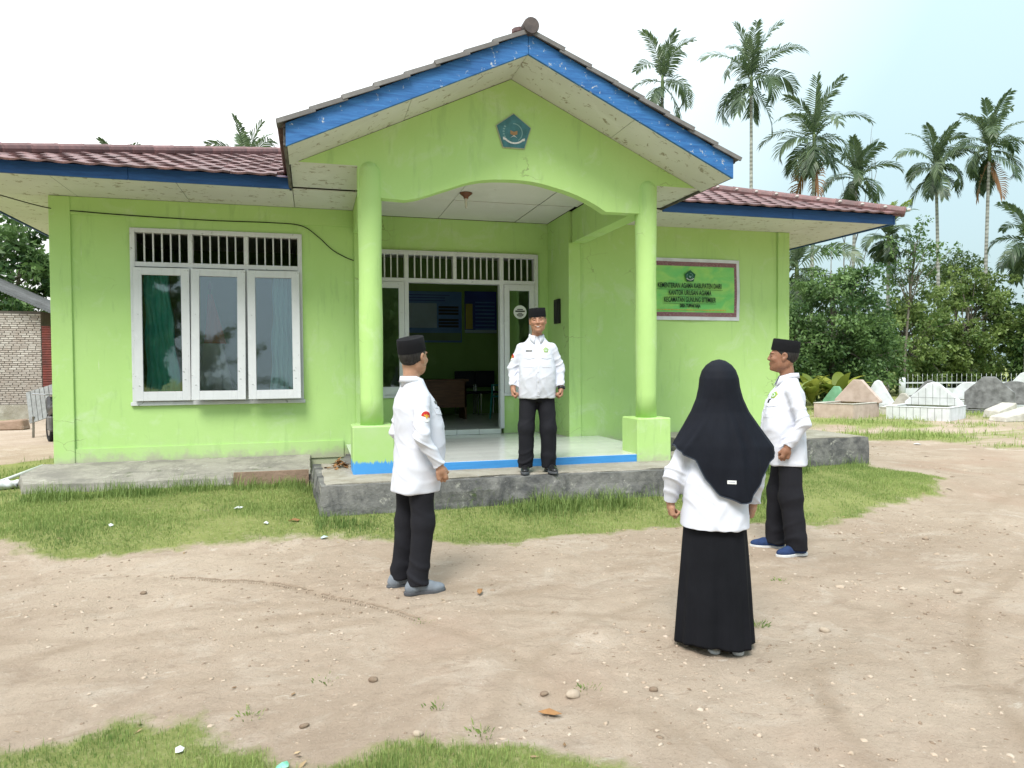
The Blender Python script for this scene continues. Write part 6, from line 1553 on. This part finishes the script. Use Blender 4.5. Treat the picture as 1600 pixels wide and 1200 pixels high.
tomb('low white tomb with rounded headstone behind the grey one', 20.6, 8.8, 55, 1.0, 1.3, .3, 1.0, .6, 'arch', MAT['t_white'])
tomb('small cream tomb tucked between the pink and the white tombs', 16.6, 7.6, 64, .7, 1.0, .22, .7, .42, 'gable', MAT['t_cream'])
tomb('grey kerbed grave just before the fence post', 22.2, 12.0, 60, 1.0, 1.6, .3, .9, .5, 'peak', MAT['t_grey'])
tomb('pale peaked tomb at the far right before the fence', 25.0, 10.2, 50, 1.3, 1.4, .35, 1.4, .85, 'peak', MAT['t_white'])
b = MB(); b.hexa([(-.5, -.2, 0), (.7, -.3, 0), (.75, .35, 0), (-.5, .3, 0), (-.45, -.18, .12), (.7, -.28, .34), (.72, .3, .36), (-.45, .28, .13)])
tag(b.build('broken_slab', MAT['t_cream'], loc=(17.6, 4.6, 0), bevel=.015), 'tilted broken cream slab at the lower right of the graves', 'slab')
b = MB(); b.hexa([(-.3, -.2, 0), (.4, -.2, 0), (.4, .3, 0), (-.3, .3, 0), (-.25, -.18, .20), (.38, -.18, .42), (.38, .26, .42), (-.25, .28, .22)])
tag(b.build('stone_block', MAT['t_cream'], loc=(18.35, 5.6, 0), bevel=.02), 'cream stone block between the white and grey tombs', 'stone block')
# white fence
MAT['fence_white'] = M('white_fence_paint', (.66, .69, .74), (.55, .57, .6), 4, .7)
fd = Vector((33.9 - 24.58, 11.82 - 15.45, 0)); fl_ = fd.length; fa = math.atan2(fd.y, fd.x)
fence = tag(empty('picket_fence', (24.58, 15.45, 0), fa), 'white fence with low wall, rail and spiked pickets behind the tombs', 'fence')
MB().box(0, fl_, -.06, .06, 0, .46).build('low_wall', MAT['fence_white'], fence); MB().box(0, fl_, -.025, .025, .66, .72).build('rail', MAT['fence_white'], fence)
for px_ in (0, 5.2, fl_): MB().lathe([(.13, 0), (.13, .88), (.10, .92), (.02, .93)], (px_, -.05, 0), 12).build('post', MAT['fence_white'], fence, smooth=True)
pk = MB().lathe([(.007, 0), (.007, .58), (.014, .60), (.002, .70)], n=6).mesh('picket'); pk.materials.append(MAT['fence_white'])
i = 0
while .25 + i*.2 < fl_: link('picket', pk, None, fence, (.25 + i*.2, 0, .39)); i += 1
MB().box(2.35, 2.65, -.075, -.058, .10, .33).build('opening_shade', MAT['dark'], fence)  # solid panel on the wall face, an opening's shade as near-black colour

# ------------------------------------------------------------------ left side: shed, motorcycle, odds and ends
def m_brick():
    m, nt, b = mk('pale_brick'); b.inputs['Roughness'].default_value = .9; v = coords(nt, 'Object')
    a = N(nt, 'ShaderNodeAttribute', attribute_name='tint'); c = mixc(nt, a.outputs['Fac'], (.30, .25, .22), (.56, .52, .48)); c = mixc(nt, ramp(nt, noise_tex(nt, 4, 6, vec=v), .5, .7), c, (.40, .34, .30)); nt.links.new(c, b.inputs['Base Color']); return m
MAT['brick'] = m_brick(); MAT['mortar_dark'] = M('dark_mortar', (.16, .14, .125), None, 10, .95); MAT['zinc_red'] = M('rusty_red_sheet', (.20, .055, .045), (.12, .045, .04), 5, .6, .3, 20); MAT['zinc'] = M('old_zinc_sheet', (.16, .16, .16), (.08, .075, .07), 4, .55, .3, 10, metal=.3)
ox, oy = -8.0, 15.2
shed = tag(empty('brick_shed', (ox, oy, 0)), 'small pale brick shed with rusty corrugated roof at the left edge', 'shed')
MB().box(-6, 0, .04, .24, 0, 3.3).build('wall', MAT['mortar_dark'], shed); MB().box(-6, 0, -.05, .3, 0, .45).build('plinth', MAT['conc_top'], shed)
MB().box(-.2, 0, .24, 5, 0, 3.3).build('wall', MAT['mortar_dark'], shed)
r = np.random.default_rng(8); V = []; F = []; T = []
for row in range(42):
    z = .46 + row*.066; x = -6 - (row % 2)*.11
    while x < -.02:
        w_ = .20 + r.uniform(-.01, .01); x1 = min(x + w_, -.005); d = r.uniform(.008, .028); k = len(V)
        V += [(x, .04, z), (x1, .04, z), (x1, .04, z + .052), (x, .04, z + .052), (x + .004, .04 - d, z + .004), (x1 - .004, .04 - d, z + .003), (x1 - .004, .04 - d, z + .049), (x + .004, .04 - d, z + .049)]
        F += [(k+4, k+5, k+6, k+7), (k, k+1, k+5, k+4), (k+1, k+2, k+6, k+5), (k+2, k+3, k+7, k+6), (k+3, k, k+4, k+7)]; T += [np.clip(r.uniform(.3, 1) * (1 if z > 1.4 else .6), 0, 1)]*8; x += w_ + .014
me = bpy.data.meshes.new('brickwork'); me.from_pydata(V, [], F); me.update(); set_attr(me, 'tint', np.array(T)); tag(link('brickwork', me, MAT['brick'], shed), kind='stuff')
def corr(name, x0, x1, y0, y1, zf_, mat, parent, pitch=.076, amp=.012, along='y'):
    V = []; F = []; n = int((x1-x0)/pitch*6)
    for i in range(n+1):
        x = x0 + (x1-x0)*i/n; w_ = amp*math.sin(6.283*(x-x0)/pitch)
        for y in (y0, y1): V.append((x, y, zf_(x, y) + w_) if along == 'y' else (y, w_, x))
    for i in range(n): a = 2*i; F.append((a, a+2, a+3, a+1))
    me = bpy.data.meshes.new(name); me.from_pydata(V, [], F); me.update(); o = link(name, me, mat, parent, smooth=True); md = o.modifiers.new('t', 'SOLIDIFY'); md.thickness = .004; return o
corr('roof_sheet', -6.3, .75, -.45, 5.2, lambda x, y: 3.42 - .49*(x + 0.0) - (.0 if x < 0 else 0), MAT['zinc'], shed)
corr('wall_sheet', .5, 2.85, 0.02, .95, None, MAT['zinc_red'], shed, along='x').location = (0, .02, 0)
# motorcycle behind the corner of the house
mc = tag(empty('motorcycle', (-5.02, 6.55, 0), R(115)), 'parked motorcycle half hidden behind the left corner of the office', 'motorcycle')
MAT['tyre'] = M('tyre_rubber', (.015, .015, .015), None, 9, .9); MAT['bike_black'] = M('bike_black_plastic', (.02, .02, .022), None, 6, .35); MAT['bike_red'] = M('tail_lamp_red', (.42, .01, .01), None, 6, .2)
for x in (-.6, .62):
    ty = MB(); R0 = .26; nn = 22
    ty.tube([(x + R0*math.cos(6.283*k/nn), 0, .30 + R0*math.sin(6.283*k/nn)) for k in range(nn + 1)], .045, 8, cap=False); w_ = ty.build('wheel', MAT['tyre'], mc, smooth=True)
    MB().tube([(x, -.03, .30), (x, .03, .30)], .17, 14).build('rim', MAT['chrome'], w_)
b = MB(); b.tube([(-.75, 0, .78), (-.35, 0, .76), (0, 0, .66), (.25, 0, .72), (.48, 0, .92)], [.07, .11, .13, .12, .08], 10); b.build('body', MAT['bike_black'], mc, smooth=True)
b = MB(); b.tube([(-.78, 0, .87), (-.4, 0, .86), (.05, 0, .80)], [.05, .09, .07], 10); b.build('seat', MAT['pad'], mc, smooth=True)
MB().lathe([(.01, -.03), (.075, -.01), (.075, .02), (.02, .05)], (-.82, 0, .74), 12).build('tail_lamp', MAT['bike_red'], mc, smooth=True)
MB().box(-.92, -.86, -.07, .07, .42, .66).build('mudguard', MAT['bike_black'], mc, bevel=.01)
MB().tube([(.45, -.32, 1.02), (.40, -.1, 1.0), (.40, .1, 1.0), (.45, .32, 1.02)], .014, 8).build('handlebar', MAT['chrome'], mc); MB().tube([(.40, 0, 1.0), (.64, 0, .30)], .03, 8).build('fork', MAT['chrome'], mc)
MB().box(-.2, .2, -.12, .12, .28, .58).build('engine', MAT['zinc'], mc, bevel=.03)
# leaning slatted board
lb = tag(empty('slatted_board', (-5.75, 8.3, .0), R(-8)), 'grey slatted board leaning beside the brick shed', 'board'); 
for i in range(7): o = MB().box(-.33 + i*.10, -.33 + i*.10 + .085, -.012, .012, 0, .78).build('slat', M('grey_slat', (.30, .31, .31), (.2, .2, .2), 9, .8) if i == 0 else bpy.data.materials['grey_slat'], lb, loc=(0, 0, .42)); o.rotation_euler = (R(-24), R(-18), 0)
for h in (.05, .65): o = MB().box(-.36, .40, .0125, .04, h, h + .05).build('batten', MAT['bark'], lb, loc=(0, 0, .42)); o.rotation_euler = (R(-24), R(-18), 0)
for sx_ in (-.25, .28): MB().tube([(sx_, .0, 0), (sx_, .02, .47)], .025, 6).build('prop', MAT['bark'], lb)
# litter
def scrap(name, label, cat, loc, pts, mat, th=.01, rz=0, crumple=.02, group='scraps of litter on the ground'):
    r = random.Random(hash(label) % 1000 if False else len(label)*7 + int(loc[0]*50)); bm = bmesh.new(); vs_ = [bm.verts.new((x, y, r.uniform(0, crumple))) for x, y in pts]; c_ = bm.verts.new((sum(p[0] for p in pts)/len(pts), sum(p[1] for p in pts)/len(pts), crumple*1.3))
    for i in range(len(pts)): bm.faces.new((vs_[i], vs_[(i+1) % len(pts)], c_))
    me = bpy.data.meshes.new(name); bm.to_mesh(me); bm.free(); o = link(name, me, mat, None, (loc[0], loc[1], float(ground_h(loc[0], loc[1])) + .006)); o.rotation_euler = (0, 0, rz); md = o.modifiers.new('t', 'SOLIDIFY'); md.thickness = th*.2; tag(o, label, cat, group); return o
MAT['plastic_w'] = M('white_plastic', (.70, .72, .74), (.6, .62, .64), 15, .35); MAT['plastic_c'] = M('cyan_wrapper', (.35, .62, .68), (.6, .7, .72), 20, .35); MAT['plastic_g'] = M('green_wrapper', (.10, .45, .30), (.3, .6, .45), 20, .35); MAT['dry_leaf'] = M('dry_leaf', (.32, .17, .07), (.22, .11, .05), 12, .8); MAT['plastic_b'] = M('blue_plastic', (.02, .12, .42), (.02, .09, .34), 9, .4)
def blob(n, r, rs): rr = random.Random(rs); return [(r*rr.uniform(.6, 1.2)*math.cos(6.283*i/n), r*rr.uniform(.6, 1.2)*math.sin(6.283*i/n)) for i in range(n)]
for i, (l, x, y, rad, mt) in enumerate((('white plastic scrap on the lawn left of the concrete step', -.72, -2.35, .045, 'plastic_w'), ('pale scrap lower on the left lawn', -1.75, -2.75, .03, 'plastic_w'), ('cyan wrapper on the earth left of the man in grey shoes', .08, -3.42, .03, 'plastic_c'), ('green and white wrapper in the foreground grass', -.13, -7.03, .035, 'plastic_g'), ('white scrap in the foreground grass', -.52, -6.80, .02, 'plastic_w'), ('small white ball of plastic at the lawn edge', -.42, -3.02, .022, 'plastic_w'), ('white scrap near the tombs on the bare earth', 10.9, 1.0, .07, 'plastic_w'))): scrap('litter_scrap', l, 'litter', (x, y), blob(7, rad, i), MAT[mt])
for i, (l, x, y) in enumerate((('brown dry leaf at the edge of the lawn', -.18, -2.98), ('curled dry leaf on the track by the grey shoes', 1.05, -5.25), ('dry leaf at the lower right of the foreground grass', .98, -6.92))): scrap('dry_leaf', l, 'leaf', (x, y), [(-.05, 0), (-.02, .018), (.03, .016), (.055, 0), (.03, -.018), (-.02, -.016)], MAT['dry_leaf'], rz=i*1.3, crumple=.02, group='fallen leaves')
# bag, barrel and pipe at the left edge
F_ = Field((-.25, -.2, -.02), (.25, .2, .2), .012); F_.ell((0, 0, .05), (.17, .10, .07), .03); F_.ell((.11, .03, .06), (.09, .07, .05), .03)
o, _, _ = sdf_obj('plastic_bag', F_, MAT['plastic_w'], None, 0, lambda V: .03*crease(V, (40, 25, 30), 2, 1) - .012); o.location = (-3.42, -.55, float(ground_h(-3.42, -.55)) - .01); tag(o, 'crumpled white plastic bag on the grass at the left edge', 'bag')
tag(MB().lathe([(.14, 0), (.155, .03), (.15, .1), (.155, .2), (.14, .3), (.05, .33)], n=20).build('blue_drum', MAT['plastic_b'], loc=(-3.80, -.72, float(ground_h(-3.8, -.72))), smooth=True), 'blue plastic drum cut off by the left edge', 'drum')
tag(MB().tube([(-3.72, -.62, .16), (-3.45, -.18, .24), (-3.22, .2, .33)], .02, 10).build('plastic_pipe', MAT['plastic_w'], smooth=True), 'white plastic pipe lying from the drum to the wall corner', 'pipe')
tag(MB().hexa([(-.4, -.15, 0), (.3, -.2, 0), (.35, .2, 0), (-.4, .2, 0), (-.38, -.12, .22), (.28, -.15, .26), (.3, .16, .27), (-.36, .16, .22)]).build('stone_block', MAT['conc_pink'], loc=(-7.3, 10.9, 0), bevel=.03), 'brown masonry block on the dirt before the brick shed', 'stone block')
# rubble beside the left column base
r = random.Random(9); lit = tag(empty('leaf_pile', HP(.30, -1.75, .30)), 'heap of dry leaves and rubble beside the left column base', 'leaf pile')
V = []; F = []
for i in range(60):
    a = r.uniform(0, 6.28); d = r.uniform(0, .16); c_ = Vector((math.cos(a)*d, math.sin(a)*d*1.3, .012 + max(0, .12 - d)*r.uniform(.1, .9))); u = Vector((r.uniform(-1, 1), r.uniform(-1, 1), r.uniform(-.4, .4))).normalized()*.045; w_ = u.cross(Vector((r.uniform(-.3, .3), r.uniform(-.3, .3), 1))).normalized()*.018; k = len(V)
    V += [tuple(c_ - u), tuple(c_ + w_), tuple(c_ + u), tuple(c_ - w_)]; F.append((k, k+1, k+2, k+3))
me = bpy.data.meshes.new('dry_leaves'); me.from_pydata(V, [], F); me.update(); tag(link('dry_leaves', me, MAT['dry_leaf'], lit), kind='stuff')

# tyre print: raised lugs along the track, groove shade put into their darker colour
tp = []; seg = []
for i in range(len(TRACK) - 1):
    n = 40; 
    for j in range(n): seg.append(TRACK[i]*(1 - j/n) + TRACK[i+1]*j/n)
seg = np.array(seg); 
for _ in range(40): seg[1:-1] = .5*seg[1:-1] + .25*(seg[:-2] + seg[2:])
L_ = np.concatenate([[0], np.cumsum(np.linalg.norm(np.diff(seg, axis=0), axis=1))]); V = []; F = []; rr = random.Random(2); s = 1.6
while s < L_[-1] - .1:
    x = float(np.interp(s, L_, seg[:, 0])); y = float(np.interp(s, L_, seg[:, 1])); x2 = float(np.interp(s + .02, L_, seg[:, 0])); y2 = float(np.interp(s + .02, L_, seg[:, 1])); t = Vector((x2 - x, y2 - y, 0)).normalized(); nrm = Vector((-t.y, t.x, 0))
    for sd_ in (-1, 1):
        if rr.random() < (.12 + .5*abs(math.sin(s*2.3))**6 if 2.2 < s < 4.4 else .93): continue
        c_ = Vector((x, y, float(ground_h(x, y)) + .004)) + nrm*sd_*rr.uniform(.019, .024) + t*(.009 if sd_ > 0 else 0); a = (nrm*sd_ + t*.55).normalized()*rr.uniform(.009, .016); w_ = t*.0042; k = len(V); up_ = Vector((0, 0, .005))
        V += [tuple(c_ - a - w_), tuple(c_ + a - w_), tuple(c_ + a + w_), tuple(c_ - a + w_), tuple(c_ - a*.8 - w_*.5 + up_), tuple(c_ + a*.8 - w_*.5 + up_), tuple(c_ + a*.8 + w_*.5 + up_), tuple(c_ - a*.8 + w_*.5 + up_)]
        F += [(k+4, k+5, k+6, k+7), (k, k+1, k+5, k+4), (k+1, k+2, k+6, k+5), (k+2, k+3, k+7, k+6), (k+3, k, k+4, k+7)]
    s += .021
me = bpy.data.meshes.new('tyre_print'); me.from_pydata(V, [], F); me.update(); tag(link('tyre_print', me, M('groove_shade_earth', (.37, .29, .22), (.31, .235, .175), 30, .97)), 'curved tyre print pressed into the earth left of the standing man', 'tyre print', kind='stuff')

# pebbles and clods
def pebbles(name, n, box_, rmin, rmax, mat, seed, label, cond=None):
    r = np.random.default_rng(seed); x = r.uniform(box_[0], box_[1], n); y = r.uniform(box_[2], box_[3], n); k = (grass_mask(x, y) < .05) & (r.random(n) < np.clip(.45 + .9*wobble(x, y, 1.5, 3, 8), .06, 1))
    x, y = x[k], y[k]; n = len(x); z = ground_h(x, y); rad = rmin + (rmax - rmin)*r.random(n)**7
    base = np.array([(1,0,0),(-1,0,0),(0,1,0),(0,-1,0),(0,0,1),(0,0,-1),(.6,.6,.45),(-.6,.6,.45),(.6,-.6,.45),(-.6,-.6,.45)]); f = np.array([(4,0,6),(4,6,2),(4,2,7),(4,7,1),(4,1,9),(4,9,3),(4,3,8),(4,8,0),(0,2,6),(2,1,7),(1,3,9),(3,0,8)])
    sc = r.uniform(.6, 1.4, (n, 10, 1)) * base[None] * (rad[:, None]*r.uniform(.6, 1.4, (n, 3)))[:, None, :] * np.array([1, 1, .55]); an = r.uniform(0, 6.28, n); c_, s_ = np.cos(an)[:, None], np.sin(an)[:, None]
    V = np.stack([sc[..., 0]*c_ - sc[..., 1]*s_ + x[:, None], sc[..., 0]*s_ + sc[..., 1]*c_ + y[:, None], sc[..., 2] + z[:, None] + rad[:, None]*.02], 2); F = f[None] + (np.arange(n)*10)[:, None, None]
    me = np_mesh(name, V.reshape(-1, 3), F.reshape(-1, 3)); set_attr(me, 'tint', np.repeat(r.random(n), 10)); tag(link(name, me, mat), label, 'gravel', kind='stuff')
def m_peb():
    m, nt, b = mk('pebble_stone'); b.inputs['Roughness'].default_value = .95; a = N(nt, 'ShaderNodeAttribute', attribute_name='tint'); r_ = N(nt, 'ShaderNodeValToRGB'); nt.links.new(a.outputs['Fac'], r_.inputs[0]); e = r_.color_ramp.elements
    e[0].color = (.24, .18, .13, 1); e[1].color = (.47, .39, .315, 1); e.new(.5).color = (.42, .33, .25, 1); e.new(.10).color = (.20, .145, .10, 1); nt.links.new(r_.outputs[0], b.inputs['Base Color']); return m
MAT['pebble'] = m_peb()
pebbles('gravel', 42000, (-3.5, 6.5, -8.3, -2.9), .002, .014, MAT['pebble'], 5, 'small stones and clods scattered over the bare earth')
pebbles('distant_gravel', 3500, (3, 14, -6, 3), .006, .04, MAT['pebble'], 6, 'stones strewn over the track towards the graves')
for i, (l, x, y, rad) in enumerate((('dark clod on the earth at far left', -1.12, -4.55, .022), ('dark round stone left of the woman near the bottom', 1.52, -6.82, .022), ('pale flat stone right of the woman', 2.80, -6.42, .03), ('brown clod in the middle of the foreground', .27, -6.36, .024), ('small dark clod above the foreground grass', -.05, -6.72, .02), ('clod piled at the small hole', 1.02, -6.70, .022), ('stone lying beside the small hole', 1.14, -6.76, .036), ('grey stone on the right of the yard', 4.1, -6.1, .03), ('pale stone at the rim of the foreground grass', .40, -6.93, .022))):
    F_ = Field((-2*rad, -2*rad, -2*rad), (2*rad, 2*rad, 2*rad), rad/5); F_.ell((0, 0, 0), (rad, rad*.8, rad*.55), .01)
    V, Q = F_.mesh(); V = V * (1 + .18*np.sin(V @ np.array([60, 35, 20])*.03/rad*1.0 + i)[:, None] + .1*np.sin(V @ np.array([-30, 70, 50])*.04/rad + 2*i)[:, None])
    o = link('loose_stone', np_mesh('loose_stone', V, Q, False), M('loose_stone_%d' % i, *(((.17, .12, .085), (.24, .18, .13)) if 'dark' in l or 'clod' in l else ((.40, .33, .26), (.33, .265, .205))), 40, .95, .4, 60), None, (x, y, float(ground_h(x, y)) + rad*.25)); tag(o, l, 'stone', 'loose stones on the yard')

# leaf litter and twigs along the edge of the lawn
r = np.random.default_rng(21); n = 900; x = r.uniform(-3, 7, n); y = r.uniform(-8, -2.9, n); gm = grass_mask(x, y); k = r.random(n) < np.exp(-((gm - .0) / .22) ** 2) + .10; x, y = x[k], y[k]; n = len(x)
a = r.uniform(0, 6.28, n); ln = r.uniform(.012, .045, n); C = np.stack([x, y, ground_h(x, y) + .007], 1); U = np.stack([np.cos(a), np.sin(a), r.normal(0, .25, n)], 1) * ln[:, None]; Wd = np.stack([-np.sin(a), np.cos(a), r.normal(0, .3, n)], 1) * (ln * r.uniform(.15, .5, n))[:, None]
o = quads_obj('leaf_litter', C, U, Wd, r.random(n), m_leaf('dry_litter', (.20, .12, .06), (.48, .36, .22), .1, .9), None); tag(o, 'dry leaves and twigs strewn along the edge of the lawn', 'leaf litter', kind='stuff')
